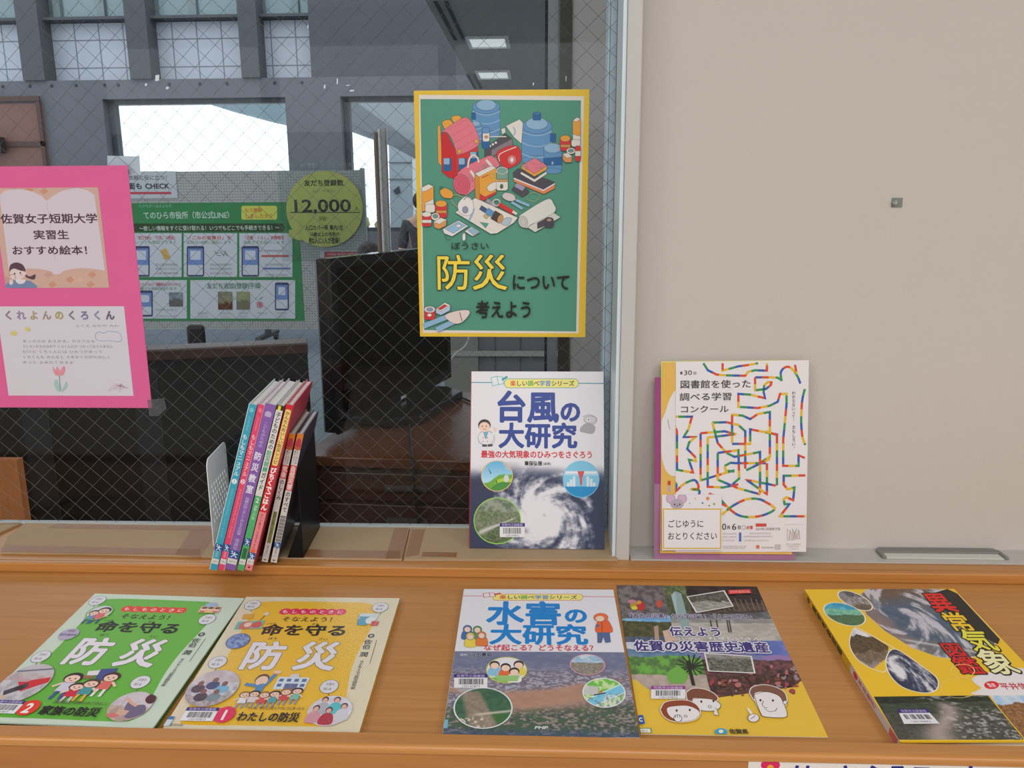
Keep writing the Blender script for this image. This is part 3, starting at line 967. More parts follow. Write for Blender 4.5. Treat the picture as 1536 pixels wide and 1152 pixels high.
# ------------------------------------------------------------------ the two look-alike picture books
def bousai_book(name, label, M, w, h, t, ground, paper, red, number, title, sub, board, film, v):
    """cover with a rounded colour field, drawn in a straightened view 1000 units wide"""
    S = sheet_on(M, w, h, t)
    W, H = w*1000, h*1000
    S = Sheet(W, H, [(0, 0), (1000, 0), (1000, 1280), (0, 1280)])
    S.solid(0.0022, paper); S.mmrect(0, 0, W, H, paper)
    S.blob([(105, 100), (160, 58), (400, 52), (700, 56), (800, 66), (870, 120), (886, 220), (876, 400), (858, 560), (850, 700), (856, 850), (874, 1000), (884, 1120), (868, 1215), (780, 1238), (400, 1240), (120, 1240), (64, 1200), (74, 1000), (96, 800), (108, 600), (100, 300)], ground)
    for i in range(7): S.ell(306+i*58, 172, 38, 36, red)
    for i, ch in enumerate('もしものときに'): S.text(ch, 306+i*58, 173, 40, (240, 226, 226), h=42, bold=0.015)
    S.text('そなえよう！', 484, 258, 352, BLACK, h=60, bold=0.012)
    S.text('命を守る', 484, 378, 530, BLACK, h=124, bold=0.032)
    S.text('いのち', 262, 312, 64, BLACK, h=24); S.text('まも', 534, 312, 50, BLACK, h=24)
    S.text('ぼう', 318, 470, 56, BLACK, h=28); S.text('さい', 618, 470, 56, BLACK, h=28)
    S.text('防', 318, 638, 232, (228, 224, 232), h=284, bold=0.032, halo=(116, 116, 112), hb=0.016); S.text('災', 628, 638, 240, (228, 224, 232), h=284, bold=0.032, halo=(116, 116, 112), hb=0.016)
    S.ell(898, 431, 19, 21, BLACK); S.text('著', 898, 431, 24, (230, 230, 230), h=26)
    S.text('佐伯', 892, 520, 100, (58, 58, 60), h=50, vert=True, bold=0.012); S.text('潤', 892, 620, 52, (58, 58, 60), h=50, bold=0.012)
    S.text('子どもくらぶ防災研究会', 894, 810, 260, (74, 74, 78), h=26, vert=True, bold=0.012)
    S.line([(939, 474), (943, 707)], 3, (96, 96, 98))
    for x, y in (((66, 90), (864, 266), (68, 713), (757, 912)) if v == 2 else ((75, 103), (895, 117), (75, 714), (763, 920))): bubble(S, x, y, 50, 58)
    if v == 2:
        S.ell(157, 232, 74, 82, (206, 214, 220)); kid(S, 128, 236, 30, shirt=(90, 150, 190), k=0.9); kid(S, 178, 206, 36, hair=(70, 46, 42), shirt=(220, 110, 110), k=0.9); S.ring(157, 232, 76, 84, 8, ground)
        S.ell(100, 481, 58, 62, (176, 170, 196)); S.text('緊急地震速報', 100, 488, 104, (96, 90, 120), h=26, bold=0.02); S.ell(100, 446, 26, 12, (150, 130, 160))
        S.poly([(770, 120), (900, 120), (906, 196), (772, 196)], (226, 178, 160)); S.ell(824, 104, 40, 32, (160, 180, 206))
        for k in range(3): S.ell(796+k*42, 152, 18, 22, (236, 204, 186)); S.ell(796+k*42, 140, 18, 13, (120, 84, 50)); S.rect(782+k*42, 172, 812+k*42, 194, ((206, 120, 90), (226, 196, 90), (196, 130, 110))[k])
        S.poly([(482, 812), (572, 798), (580, 905), (494, 912)], (66, 82, 140)); S.poly([(420, 836), (482, 822), (490, 868), (432, 876)], (226, 222, 226)); S.ell(446, 888, 34, 16, (150, 110, 80))
        kid(S, 370, 900, 46, hair=(50, 40, 44), shirt=(206, 206, 224), legs=(70, 92, 150), k=0.9)
        kid(S, 578, 880, 42, hair=(74, 50, 44), shirt=(216, 110, 100), legs=(226, 226, 230), k=0.9)
        kid(S, 436, 976, 40, shirt=(206, 50, 70), legs=(200, 200, 200), k=0.75); kid(S, 500, 944, 42, hair=(80, 60, 44), shirt=(70, 150, 160), legs=(222, 176, 70), k=0.8)
        S.photo(S.epts(128, 965, 134, 176, 0, 44), helicopter, 1.6)
        S.poly([(90, 960), (246, 905), (256, 950), (150, 1040)], (206, 52, 60)); S.poly([(60, 1040), (150, 960), (170, 1000), (80, 1080)], (76, 70, 76)); S.line([(26, 866), (214, 830)], 16, (120, 122, 140)); S.ell(110, 940, 40, 16, (190, 160, 168)); S.ell(130, 1010, 26, 22, (60, 50, 54)); S.ell(70, 1090, 40, 16, (206, 180, 160))
        S.photo(S.epts(806, 1122, 110, 122, 0, 40), bands([(0.5, (206, 198, 206), (190, 184, 190), 3), (1.0, (196, 176, 164), (176, 150, 144), 5)], 0.05, 1.1), 1.6)
        S.blob([(868, 1020), (908, 1040), (912, 1090), (884, 1094), (858, 1060)], (86, 52, 58)); S.blob([(780, 1080), (830, 1110), (880, 1110), (905, 1170), (850, 1220), (796, 1180)], (112, 104, 132)); S.line([(760, 1060), (800, 1096), (840, 1120)], 18, (214, 170, 150)); S.line([(752, 1040), (756, 1150)], 3, (150, 150, 160)); S.ell(752, 1200, 34, 18, (206, 120, 116)); S.poly([(762, 1150), (822, 1160), (816, 1200), (760, 1190)], (206, 170, 150))
    else:
        S.poly([(50, 300), (210, 280), (216, 372), (52, 380)], (110, 186, 176)); S.blob([(80, 310), (126, 296), (150, 366), (76, 372)], (206, 120, 100)); S.ell(176, 330, 32, 36, (206, 90, 80)); S.ell(120, 330, 22, 26, (236, 204, 186)); S.line([(196, 210), (178, 290)], 5, (120, 90, 50)); S.ell(198, 208, 16, 18, (222, 214, 200))
        S.poly([(56, 215), (120, 205), (128, 262), (62, 268)], (220, 166, 50))
        S.photo(S.epts(120, 504, 66, 76, 0, 32), globe, 1.6, border=(90, 98, 160), bw=6)
        S.rect(780, 190, 900, 260, (206, 216, 222)); S.rect(790, 226, 850, 322, (86, 160, 190)); S.ell(862, 270, 30, 38, (226, 226, 230)); S.rect(872, 276, 918, 326, (206, 86, 80)); S.line([(780, 205), (790, 320)], 4, (110, 110, 120))
        S.poly([(466, 842), (640, 846), (634, 952), (462, 950)], (206, 222, 232)); S.rect(518, 900, 590, 952, (110, 118, 150)); S.rect(526, 815, 576, 846, (206, 206, 214))
        for k in range(4):
            for j in range(2): S.rect(476+k*42, 858+j*44, 500+k*42, 884+j*44, (90, 110, 160))
        S.line([(300, 910), (400, 930)], 24, (86, 140, 186)); S.line([(408, 920), (440, 820)], 24, (86, 140, 186)); S.ell(380, 868, 38, 50, (110, 80, 60)); S.ell(382, 880, 33, 42, (236, 200, 180)); S.blob([(370, 920), (410, 910), (404, 990), (372, 1000)], (86, 140, 186)); S.ell(446, 800, 24, 14, (236, 200, 180))
        for k, (sx, cs) in enumerate(((330, (226, 226, 230)), (380, (220, 206, 210)), (436, (206, 80, 80)), (490, (86, 160, 170)), (546, (206, 76, 70)), (604, (120, 190, 170)))): kid(S, sx, 1000-26*(k > 3)-8*(k % 2), 27, hair=((170, 120, 60), (60, 44, 40))[k % 2], shirt=cs, legs=(150, 150, 170), k=0.9)
        S.photo(S.epts(136, 950, 138, 158, 0, 44), shelter, 1.6)
        for (bx, by, bc) in ((50, 960, (84, 72, 84)), (120, 930, (66, 76, 120)), (180, 960, (120, 180, 214)), (90, 1030, (70, 66, 76)), (160, 1030, (120, 140, 150))): S.ell(bx+10, by, 36, 36, bc); S.ell(bx+10, by-46, 16, 22, (130, 92, 84))
        S.photo(S.epts(816, 1124, 114, 120, 0, 44), bands([(1.0, (206, 200, 210), (222, 222, 232), 3)], 0.05, 1.1), 1.6)
        for (bx, by, bc) in ((772, 1080, (176, 176, 190)), (742, 1150, (206, 150, 160)), (836, 1080, (86, 190, 200)), (884, 1130, (206, 206, 216)), (812, 1164, (176, 56, 70))): S.blob([(bx-34, by+66), (bx-30, by), (bx, by-22), (bx+30, by), (bx+34, by+66)], bc); S.ell(bx, by-44, 18, 24, (84, 54, 56)); S.ell(bx, by-38, 13, 18, (222, 176, 160))
    S.ell(280, 1168, 54, 64, red); S.text(number, 280, 1168, 42, (240, 236, 236), h=108, bold=0.03)
    S.text(sub, 530, 1112, 300, (84, 80, 60), h=28, bold=0.01)
    S.text(title, 512, 1182, 322, BLACK, h=78, bold=0.03)
    S.text('文研出版', 62, 1254, 70, (96, 96, 100), h=22)
    b = thing(name, label, 'book', M.to_translation(), M.to_euler(), 'books laid flat on the sloping tray')
    o = S.build('front_cover', P_FILM if film else P_GLOSS, b); o.location = (0, 0, t)
    hardcover(b, w, h, t, board)
    S2 = Sheet(W, H, [(0, 0), (1000, 0), (1000, 1280), (0, 1280)])
    S2.barcode(66, 1116, 236, 1222, seed=v)
    o = S2.build('barcode_label', P_SATIN, b); o.location = (0, 0, t+S.z+0.00003)
    if v == 1:
        S3 = Sheet(W, H, [(0, 0), (1000, 0), (1000, 1280), (0, 1280)]); S3.rect(0, 1190, 30, 1262, (196, 214, 226)); S3.rect(0, 1190, 30, 1214, (70, 120, 180))
        o = S3.build('call_number_label', P_SATIN, b); o.location = (0, 0, t+S.z+0.00003)
    return b


M_grn = mat('green_cover_board', (70, 112, 50), rough=0.4)
M_yel = mat('yellow_cover_board', (206, 160, 52), rough=0.4)
Mg, wg, hg = lying(0.008, TL=(126.5, 890), TR=(350, 897), BR=(229, 1093))
bousai_book('book', 'green disaster picture book numbered 2 lying flat at the left end of the tray', Mg, wg, hg, 0.008, (104, 178, 68), (200, 216, 200), (222, 66, 44), '2', '家族の防災', '災害が起きたら家族のためにできること', M_grn, False, 2)
My, wy, hy = lying(0.008, TL=(366.5, 895), BL=(243.5, 1094.4), BR=(538.8, 1099))
bousai_book('book', 'yellow disaster picture book numbered 1 with shiny film cover lying beside the green book', My, wy, hy, 0.008, (232, 186, 54), (222, 212, 184), (222, 50, 92), '1', 'わたしの防災', 'もしも、わたしがひとりのときにあったら', M_yel, True, 1)


# ------------------------------------------------------------------ the two books of the blue-and-white series
def series_banner(S, y, x0, x1, rule, bx, edge):
    S.line([(x0, y), (x1, y+6)], 5, rule)
    S.rrect(bx[0], bx[2], bx[1], bx[3], (bx[3]-bx[2])/2, rule)
    S.rrect(bx[0]+3, bx[2]+3, bx[1]-3, bx[3]-3, (bx[3]-bx[2])/2-3, (236, 228, 130))
    S.text('楽しい調べ学習シリーズ', (bx[0]+bx[1])/2+4, (bx[2]+bx[3])/2, (bx[1]-bx[0])*0.86, BLACK, h=(bx[3]-bx[2])*0.62, bold=0.022,
           cols=[(216, 70, 60), (80, 56, 40), (80, 56, 40), (84, 170, 80), (80, 56, 40), (60, 130, 200), (60, 130, 200), (70, 50, 40), (70, 50, 40), (70, 50, 40), (70, 50, 40)])


# standing typhoon book
A_t = 0.011
A_bl = at_z(704.5, 822.8, CZ1+0.0004); A_br = at_z(906.7, 824.7, CZ1+0.0004)
A_top = GLASS_Y-0.0015-A_t
A_y0 = A_bl.y
A_w = (A_br-A_bl).length
A_rot = math.atan2(A_br.y-A_bl.y, A_br.x-A_bl.x)*0.5
zt = at_y(710, 558, A_top).z
A_lean = math.atan2(A_top-A_y0, zt-A_bl.z); A_h = math.hypot(A_top-A_y0, zt-A_bl.z)
MA = Matrix.Translation((A_bl.x, A_y0, CZ1+0.0004+0.001)) @ Matrix.Rotation(A_rot, 4, 'Z') @ Matrix.Rotation(PI/2-A_lean, 4, 'X')
S = sheet_on(MA, A_w, A_h); S.view(690, 540, 3.6)
S.solid(0.0022, (222, 220, 226)); S.mmrect(0, 0, S.w, S.h, (226, 224, 230))
S.photo([(40, 548), (800, 548), (800, 1040), (40, 1040)], typhoon, 0.8)
series_banner(S, 121, 60, 800, (56, 150, 160), (238, 642, 100, 152), None)
S.out([(168, 96), (200, 88), (208, 132), (176, 140)], (226, 230, 232), (110, 190, 190), 4); S.out([(200, 88), (230, 92), (238, 128), (208, 132)], (226, 230, 232), (110, 190, 190), 4); S.line([(226, 108), (256, 90)], 12, (60, 160, 160))
S.text('台風', 362, 252, 345, (40, 66, 146), h=176, bold=0.034); S.text('の', 596, 278, 118, (40, 66, 146), h=122, bold=0.045)
S.text('大研究', 420, 408, 428, (40, 66, 146), h=142, bold=0.034)
S.text('最強の大気現象のひみつをさぐろう', 415, 510, 606, (206, 48, 62), h=42, bold=0.03)
S.text('筆保弘徳', 396, 558, 96, BLACK, h=26, bold=0.03); S.text('[編著]', 470, 560, 42, BLACK, h=16)
# doctor figure
S.stroke = ((90, 90, 104), 0.4)
S.blob([(108, 395), (130, 382), (160, 385), (186, 405), (178, 452), (112, 452), (98, 420)], (226, 224, 230)); S.ring(140, 420, 42, 38, 2, (150, 150, 160)); S.poly([(126, 388), (152, 388), (142, 424), (136, 424)], (110, 176, 200))
S.stroke = None
S.ell(132, 352, 34, 32, (60, 48, 46)); S.ell(132, 362, 29, 27, (236, 202, 182))
for dx in (-10, 10): S.ell(132+dx, 358, 3, 4, BLACK, n=8)
S.line([(124, 374), (140, 374)], 2.5, (160, 60, 60)); S.line([(172, 408), (190, 384)], 10, (226, 224, 230)); S.ell(190, 378, 9, 11, (236, 202, 182)); S.line([(186, 374), (180, 358)], 4, (236, 202, 182))
for (x, y) in ((124, 420), (148, 420), (124, 440), (148, 440)): S.ell(x, y, 3.5, 3.5, (206, 130, 110), n=8)
S.line([(120, 462), (146, 462)], 12, (70, 66, 76)); S.line([(150, 462), (176, 460)], 12, (70, 66, 76))
# whirl figure
S.blob([(655, 360), (690, 340), (730, 362), (716, 398), (670, 392), (648, 385)], (166, 164, 170)); S.ell(700, 322, 34, 20, (206, 204, 210)); S.ring(702, 322, 34, 20, 2.5, (150, 148, 156)); S.ell(694, 322, 9, 9, (240, 240, 240)); S.ell(694, 322, 4, 4, BLACK); S.curve([(662, 308), (700, 296), (738, 316), (726, 345), (690, 348)], 2.5, (150, 148, 156))
# inset pictures
S.photo(S.epts(200, 626, 84, 82, 0, 40), meadow, 0.9, border=(226, 190, 130), bw=4); S.poly([(150, 580), (172, 612), (164, 616)], (96, 110, 130)); S.ell(250, 640, 14, 20, (206, 210, 214)); S.line([(196, 650), (200, 668)], 6, (60, 110, 50))
S.photo(S.epts(654, 644, 97, 98, 0, 44), lambda u, v: mixc(mixc((126, 196, 226), (196, 222, 236), np.exp(-((v-0.34)/0.05)**2)), (24, 138, 196), step(0.70, 0.705, v)), 0.9, border=(120, 190, 224), bw=4)
S.line([(570, 606), (738, 606)], 10, (230, 232, 236)); S.poly([(634, 600), (672, 600), (660, 640), (658, 676), (648, 676), (646, 640)], (206, 84, 84))
for (x, hh) in ((584, 24), (600, 40), (616, 56), (690, 56), (708, 44), (724, 22)): S.rrect(x-7, 684-hh, x+7, 684, 6, (214, 224, 230))
S.photo(S.epts(202, 868, 126, 124, 0, 48), tornado, 0.9, border=(150, 206, 88), bw=5)
S.text('PHP', 410, 986, 46, (214, 216, 226), h=24, bold=0.03)
bA = thing('book', 'white typhoon book with swirling satellite cloud cover, standing upright and leaning on the window', 'book', MA.to_translation(), MA.to_euler())
S.build('front_cover', P_GLOSS, bA)
o_ = thing_z = None
for nm, a in (('back_cover', (0.001, A_w, 0, A_h, -A_t, -A_t+0.0022)),):
    MB().box(*a).build(nm, mat('white_cover_board', (206, 206, 212), rough=0.4), bA, bevel=0.0006)
MB().box(0.004, A_w-0.004, 0.004, A_h-0.004, -A_t+0.0023, -0.0024).build('page_block', M_pages, bA)
b = MB(); b.prism([(0.0008, 0, -0.0002), (-0.0014, 0, -A_t*0.25), (-0.0018, 0, -A_t*0.5), (-0.0012, 0, -A_t*0.8), (0.0008, 0, -A_t+0.0002), (0.0035, 0, -A_t+0.0024), (0.0035, 0, -0.0024)], (0, A_h, 0))
b.build('spine', mat('red_series_spine', (190, 60, 80), rough=0.35), bA)
S2 = sheet_on(MA, A_w, A_h); S2.view(690, 540, 3.6); S2.barcode(215, 880, 350, 956, seed=5)
o = S2.build('barcode_label', P_SATIN, bA); o.location = (0, 0, S.z+0.00003)

# lying flood book
B_t = 0.009
MBk, wb, hb = lying(B_t, TL=(694.5, 883.5), BL=(663.5, 1104), BR=(959.5, 1106.5))
S = sheet_on(MBk, wb, hb, B_t); S.view(650, 870, 4.609)
S.solid(0.0022, (222, 222, 228)); S.mmrect(0, 0, S.w, S.h, (224, 224, 232))
S.photo([(140, 492), (1345, 500), (1440, 1090), (40, 1080)], flood, 0.8)
series_banner(S, 110, 190, 1260, (214, 80, 84), (408, 1034, 96, 142), None)
S.out([(344, 94), (386, 88), (392, 116), (350, 122)], (226, 226, 232), (214, 80, 84), 4); S.out([(386, 88), (424, 92), (430, 114), (392, 116)], (226, 226, 232), (214, 80, 84), 4); S.line([(420, 102), (466, 92)], 12, (206, 60, 70))
TB = (20, 128, 206)
S.text('水害', 628, 228, 524, TB, h=168, bold=0.034); S.text('の', 985, 246, 170, TB, h=112, bold=0.045)
S.text('大研究', 728, 376, 680, TB, h=146, bold=0.034)
S.text('なぜ起こる？', 530, 468, 370, (206, 60, 74), h=46, bold=0.025); S.text('どうそなえる？', 930, 470, 415, (206, 60, 74), h=46, bold=0.025)
S.text('[監修]', 210, 518, 50, (230, 230, 236), h=18); S.text('河田惠昭', 332, 518, 145, (44, 44, 60), h=30, bold=0.03, halo=(190, 196, 214), hb=0.05)
# family on the left, child in orange on the right
S.stroke = ((84, 70, 84), 0.4)
for (x, y, sh) in ((236, 340, (70, 110, 170)), (305, 345, (80, 150, 90)), (256, 392, (226, 206, 80)), (334, 384, (220, 120, 60))):
    S.blob([(x-38, y+70), (x-34, y+20), (x, y+4), (x+34, y+20), (x+38, y+70)], sh); S.ell(x, y, 30, 26, sh); S.ell(x, y+4, 22, 19, (236, 206, 188)); S.ring(x, y, 30, 26, 2.5, (90, 90, 110))
S.blob([(1120, 330), (1140, 285), (1170, 275), (1210, 285), (1240, 345), (1222, 366), (1132, 366)], (226, 100, 50)); S.ell(1158, 262, 50, 30, (230, 110, 56)); S.ell(1152, 270, 32, 20, (236, 206, 188)); S.poly([(1134, 366), (1218, 366), (1226, 432), (1190, 436), (1176, 392), (1162, 436), (1136, 436)], (84, 104, 150)); S.line([(1130, 330), (1140, 310)], 14, (90, 110, 160)); S.line([(1164, 290), (1168, 364)], 5, (170, 70, 40))
S.stroke = None
S.photo(S.epts(506, 626, 138, 88, 0, 44), lambda u, v: mixc((226, 226, 230), (120, 180, 80), step(0.78, 0.82, v)), 0.9, border=(206, 206, 110), bw=7)
for (x, y, sh) in ((424, 590, (140, 190, 220)), (500, 606, (220, 110, 60)), (590, 588, (226, 206, 90)), (560, 636, (230, 226, 230))):
    S.blob([(x-44, y+72), (x-40, y+26), (x, y+12), (x+40, y+26), (x+44, y+72)], sh); S.ell(x, y, 36, 28, (66, 50, 46)); S.ell(x, y+7, 29, 21, (236, 206, 188))
S.poly([(420, 664), (600, 664), (580, 704), (450, 704)], (150, 196, 120))
S.photo(S.epts(1066, 590, 120, 72, 2, 40), quarry, 0.9, border=(206, 150, 176), bw=6)
S.photo(S.epts(1180, 784, 146, 100, 4, 44), river_art, 0.9, border=(222, 226, 230), bw=7); S.rect(1080, 740, 1140, 800, (196, 196, 196)); S.line([(1110, 800), (1190, 785)], 10, (50, 60, 90)); S.ell(1160, 776, 10, 9, (220, 100, 60))
S.photo(S.epts(344, 890, 200, 140, 0, 48), landslide, 0.9, border=(216, 222, 226), bw=8)
S.text('PHP', 746, 1024, 90, (206, 210, 214), h=28, bold=0.04, shear=0.2)
bB = thing('book', 'white flood book with brown aerial flood photo lying flat below the standing typhoon book', 'book', MBk.to_translation(), MBk.to_euler(), 'books laid flat on the sloping tray')
o = S.build('front_cover', P_GLOSS, bB); o.location = (0, 0, B_t)
hardcover(bB, wb, hb, B_t, mat('pale_cover_board', (206, 208, 216), rough=0.4))
S2 = sheet_on(MBk, wb, hb, B_t); S2.view(650, 870, 4.609); S2.barcode(144, 655, 374, 750, seed=8)
o = S2.build('barcode_label', P_SATIN, bB); o.location = (0, 0, B_t+S.z+0.00003)
S2 = sheet_on(MBk, wb, hb, B_t); S2.view(650, 870, 4.609); S2.poly([(80, 970), (104, 970), (98, 1030), (66, 1030)], (120, 176, 196))
o = S2.build('call_number_label', P_SATIN, bB); o.location = (0, 0, B_t+S.z+0.00003)

# ------------------------------------------------------------------ saga brochure
C_t = 0.0012
c_tr = on_tray(1134, 880.6, C_t); c_br = on_tray(1242.5, 1107, C_t)
b_br = on_tray(959, 1103, 0); b_tr = on_tray(920, 886, 0)
c_rot = math.atan2(-(c_tr.x-c_br.x), c_tr.y-c_br.y)
c_x0 = max(b_br.x, b_tr.x)+0.0016
c_w = c_br.x-c_x0-0.0; c_h = math.hypot(c_tr.y-c_br.y, (c_tr.z-c_br.z))
MC = Matrix.Translation((c_x0, c_br.y, tray_z(c_br.y)+0.0004)) @ Matrix.Rotation(SLOPE, 4, 'X') @ Matrix.Rotation(0.004, 4, 'Z')
S = sheet_on(MC, c_w, c_h, C_t); S.view(900, 860, 4.267)
YB = (226, 188, 66)
S.solid(C_t-0.0002, (214, 206, 190)); S.mmrect(0, 0, S.w, S.h, YB)
S.photo([(60, 70), (430, 70), (460, 270), (100, 290)], stone_wall, 1.0)
S.photo([(400, 70), (560, 70), (610, 300), (450, 300)], trees_dark, 1.0)
S.photo([(540, 70), (1010, 70), (1080, 250), (600, 300)], cave, 1.0)
S.photo([(90, 290), (450, 270), (480, 440), (130, 500)], lake, 1.0)
S.photo([(450, 270), (1075, 240), (1180, 440), (480, 470)], yard, 1.0)
S.photo([(130, 440), (640, 440), (720, 800), (180, 800)], path_, 1.0)
S.photo([(620, 440), (1170, 430), (1310, 720), (720, 800)], dusk, 1.0)
S.blob([(190, 700), (330, 752), (560, 800), (800, 806), (1050, 790), (1200, 750), (1330, 700), (1480, 1000), (1480, 1150), (180, 1150)], YB)
for (x, y, rx, ry, c) in ((225, 205, 34, 26, (176, 150, 60)), (205, 180, 26, 12, (196, 130, 150)), (262, 210, 28, 30, (186, 60, 60)), (250, 186, 16, 12, (206, 150, 80)), (380, 196, 20, 24, (196, 84, 70)), (220, 222, 20, 12, (216, 206, 70))): S.ell(x, y, rx, ry, c)
S.poly([(455, 140), (480, 114), (520, 130), (590, 395), (540, 395)], (142, 168, 170)); S.poly([(455, 140), (480, 114), (505, 330), (510, 350)], (164, 188, 190))
S.poly([(345, 340), (372, 334), (380, 430), (352, 440)], (176, 150, 136)); S.poly([(400, 370), (440, 360), (500, 430), (420, 440)], (206, 178, 160))
for k in range(9): S.line([(760+k*34, 160+6*(k % 3)), (800+k*32, 240)], 5, (122, 104, 90))
S.line([(700, 262), (1060, 244)], 8, (70, 58, 52))
for x in (706, 745, 812, 826): S.line([(x, 300), (x+14, 380)], 7, (74, 70, 70))
S.line([(560, 560), (600, 720)], 18, (44, 40, 38))
for k in range(16):
    a = k*0.41; S.line([(585, 600), (585+100*math.cos(a), 590+70*math.sin(a))], 7, (46, 50, 40))
S.blob([(430, 640), (500, 600), (560, 650), (540, 700), (450, 700)], (112, 172, 76))
rr = random.Random(4)
for k in range(70):
    x = 700+rr.random()*560; y = 600+rr.random()*190
    if y < 560+abs(x-1000)*0.02: continue
    S.ell(x, y, 6+rr.random()*16, 6+rr.random()*12, rr.choice(((160, 70, 76), (110, 60, 60), (84, 60, 56), (176, 110, 110), (60, 50, 50), (150, 130, 136), (120, 78, 60))), n=8)
for q, fn in (([(552, 152), (796, 112), (856, 216), (614, 258)], old_photo), ([(664, 512), (972, 534), (996, 646), (690, 632)], old_photo2)):
    S.poly(q, (222, 220, 220)); cx = sum(p[0] for p in q)/4; cy = sum(p[1] for p in q)/4
    S.photo([(cx+(x-cx)*0.93, cy+(y-cy)*0.90) for x, y in q], fn, 0.9)
S.poly([(820, 112), (960, 106), (970, 130), (824, 138)], (216, 60, 60)); S.text('2022年度改訂版', 894, 121, 126, (236, 190, 190), h=18)
S.text('「過去の災害」から学ぼう！「人々の思い」', 578, 279, 830, (52, 48, 96), h=34, bold=0.02, halo=(216, 212, 228), hb=0.055)
S.text('伝えよう', 612, 378, 336, (62, 54, 122), h=62, bold=0.03, halo=(222, 220, 230), hb=0.08)
S.text('佐賀の災害歴史遺産', 648, 474, 862, (62, 54, 122), h=70, bold=0.03, halo=(222, 220, 230), hb=0.08)
S.text('さいがい', 560, 424, 160, (226, 222, 232), h=18, bold=0.03); S.text('れきしいさん', 860, 424, 340, (226, 222, 232), h=18, bold=0.03)
# three faces
OUT = (60, 46, 44)
def face(pts_face, pts_hair, hair, eyes, mouth):
    S.blob([(x+6, y+8) for x, y in pts_hair], (206, 168, 60))
    S.blob(pts_hair, hair); S.curve(pts_hair+[pts_hair[0]], 5, (226, 222, 216)); S.blob(pts_face, (228, 224, 226)); S.curve(pts_face+[pts_face[0]], 3, OUT)
    for x, y in eyes: S.ell(x, y, 7, 8, OUT, n=10)
    S.curve(mouth, 3, OUT)
face([(590, 810), (640, 806), (720, 815), (766, 840), (768, 866), (730, 886), (660, 886), (600, 862)], [(550, 770), (590, 744), (660, 746), (730, 775), (755, 815), (700, 830), (640, 812), (600, 822), (580, 850), (556, 810)], (124, 76, 58), [(648, 828), (726, 824)], [(690, 858), (704, 852), (712, 862), (700, 870), (690, 858)])
face([(430, 872), (480, 858), (560, 856), (620, 880), (636, 912), (590, 946), (510, 952), (446, 920)], [(385, 880), (410, 836), (470, 820), (560, 820), (620, 850), (642, 895), (620, 935), (560, 955), (470, 955), (410, 925)], (142, 70, 46), [(490, 886), (574, 882)], [(540, 922), (552, 916), (560, 924), (548, 930), (540, 922)])
S.blob([(430, 872), (480, 858), (560, 856), (620, 880), (636, 912), (590, 946), (510, 952), (446, 920)], (228, 224, 226))
for x, y in ((490, 886), (574, 882)): S.ell(x, y, 7, 8, OUT, n=10)
S.ring(548, 922, 9, 7, 3, OUT); S.blob([(470, 925), (480, 912), (500, 914), (520, 920), (522, 946), (500, 958), (480, 946)], (232, 228, 230)); S.ring(498, 936, 26, 22, 3, OUT)
for k in range(3): S.line([(482+k*14, 932), (480+k*15, 912)], 3, OUT)
face([(985, 785), (1060, 766), (1140, 790), (1170, 830), (1196, 900), (1180, 930), (1060, 926), (1026, 900)], [(955, 770), (975, 735), (1050, 720), (1130, 738), (1185, 775), (1196, 835), (1170, 850), (1120, 790), (1060, 785), (1000, 795), (985, 820)], (126, 86, 72), [(1026, 820), (1106, 822)], [(1052, 872), (1080, 892), (1120, 888), (1132, 870)])
S.curve([(1046, 822), (1038, 850), (1056, 868), (1070, 866)], 3, OUT); S.ell(1184, 834, 14, 12, (228, 224, 226)); S.ring(1184, 834, 14, 12, 3, OUT)
S.poly([(936, 868), (952, 872), (984, 914), (968, 922)], (228, 224, 226)); S.ell(982, 934, 36, 26, (228, 224, 226)); S.ring(982, 934, 36, 26, 3, OUT); S.curve([(962, 940), (980, 930), (992, 918)], 3, OUT)
S.poly([(735, 868), (748, 880), (760, 920), (728, 912)], (228, 224, 226)); S.line([(735, 868), (748, 880), (760, 920), (728, 912)], 3, OUT)
# prefecture mark
S.ell(774, 1022, 40, 22, (60, 160, 206)); S.ell(774, 1020, 15, 11, (236, 230, 190)); S.line([(740, 1040), (756, 1048)], 8, (60, 160, 206)); S.line([(790, 1042), (812, 1034)], 8, (60, 160, 206))
S.text('佐賀県', 888, 1020, 122, (70, 64, 44), h=32, bold=0.03); S.text('SAGA PREF.', 888, 1042, 112, (96, 86, 56), h=10)
bC = thing('brochure', 'thin yellow-footed brochure with cartoon faces lying beside the flood book', 'brochure', MC.to_translation(), MC.to_euler())
o = S.build('cover', P_SATIN, bC); o.location = (0, 0, C_t)
zc_ = S.z
S2 = sheet_on(MC, c_w, c_h, C_t); S2.view(900, 860, 4.267); S2.barcode(326, 730, 546, 812, head=(150, 60, 140), seed=11); o = S2.build('barcode_label', P_SATIN, bC); o.location = (0, 0, C_t+zc_+0.00003)
S2 = sheet_on(MC, c_w, c_h, C_t); S2.view(900, 860, 4.267); S2.poly([(228, 918), (274, 914), (288, 970), (238, 976)], (40, 96, 170)); S2.text('C', 260, 944, 22, (226, 230, 236), h=34, bold=0.04)
S2.poly([(246, 1000), (326, 998), (334, 1034), (252, 1038)], (70, 150, 90)); S2.poly([(252, 1004), (320, 1003), (326, 1030), (256, 1033)], (222, 222, 214)); S2.text('郷土', 288, 1018, 40, (150, 120, 130), h=16)
o = S2.build('call_number_label', P_SATIN, bC); o.location = (0, 0, C_t+zc_+0.00003)

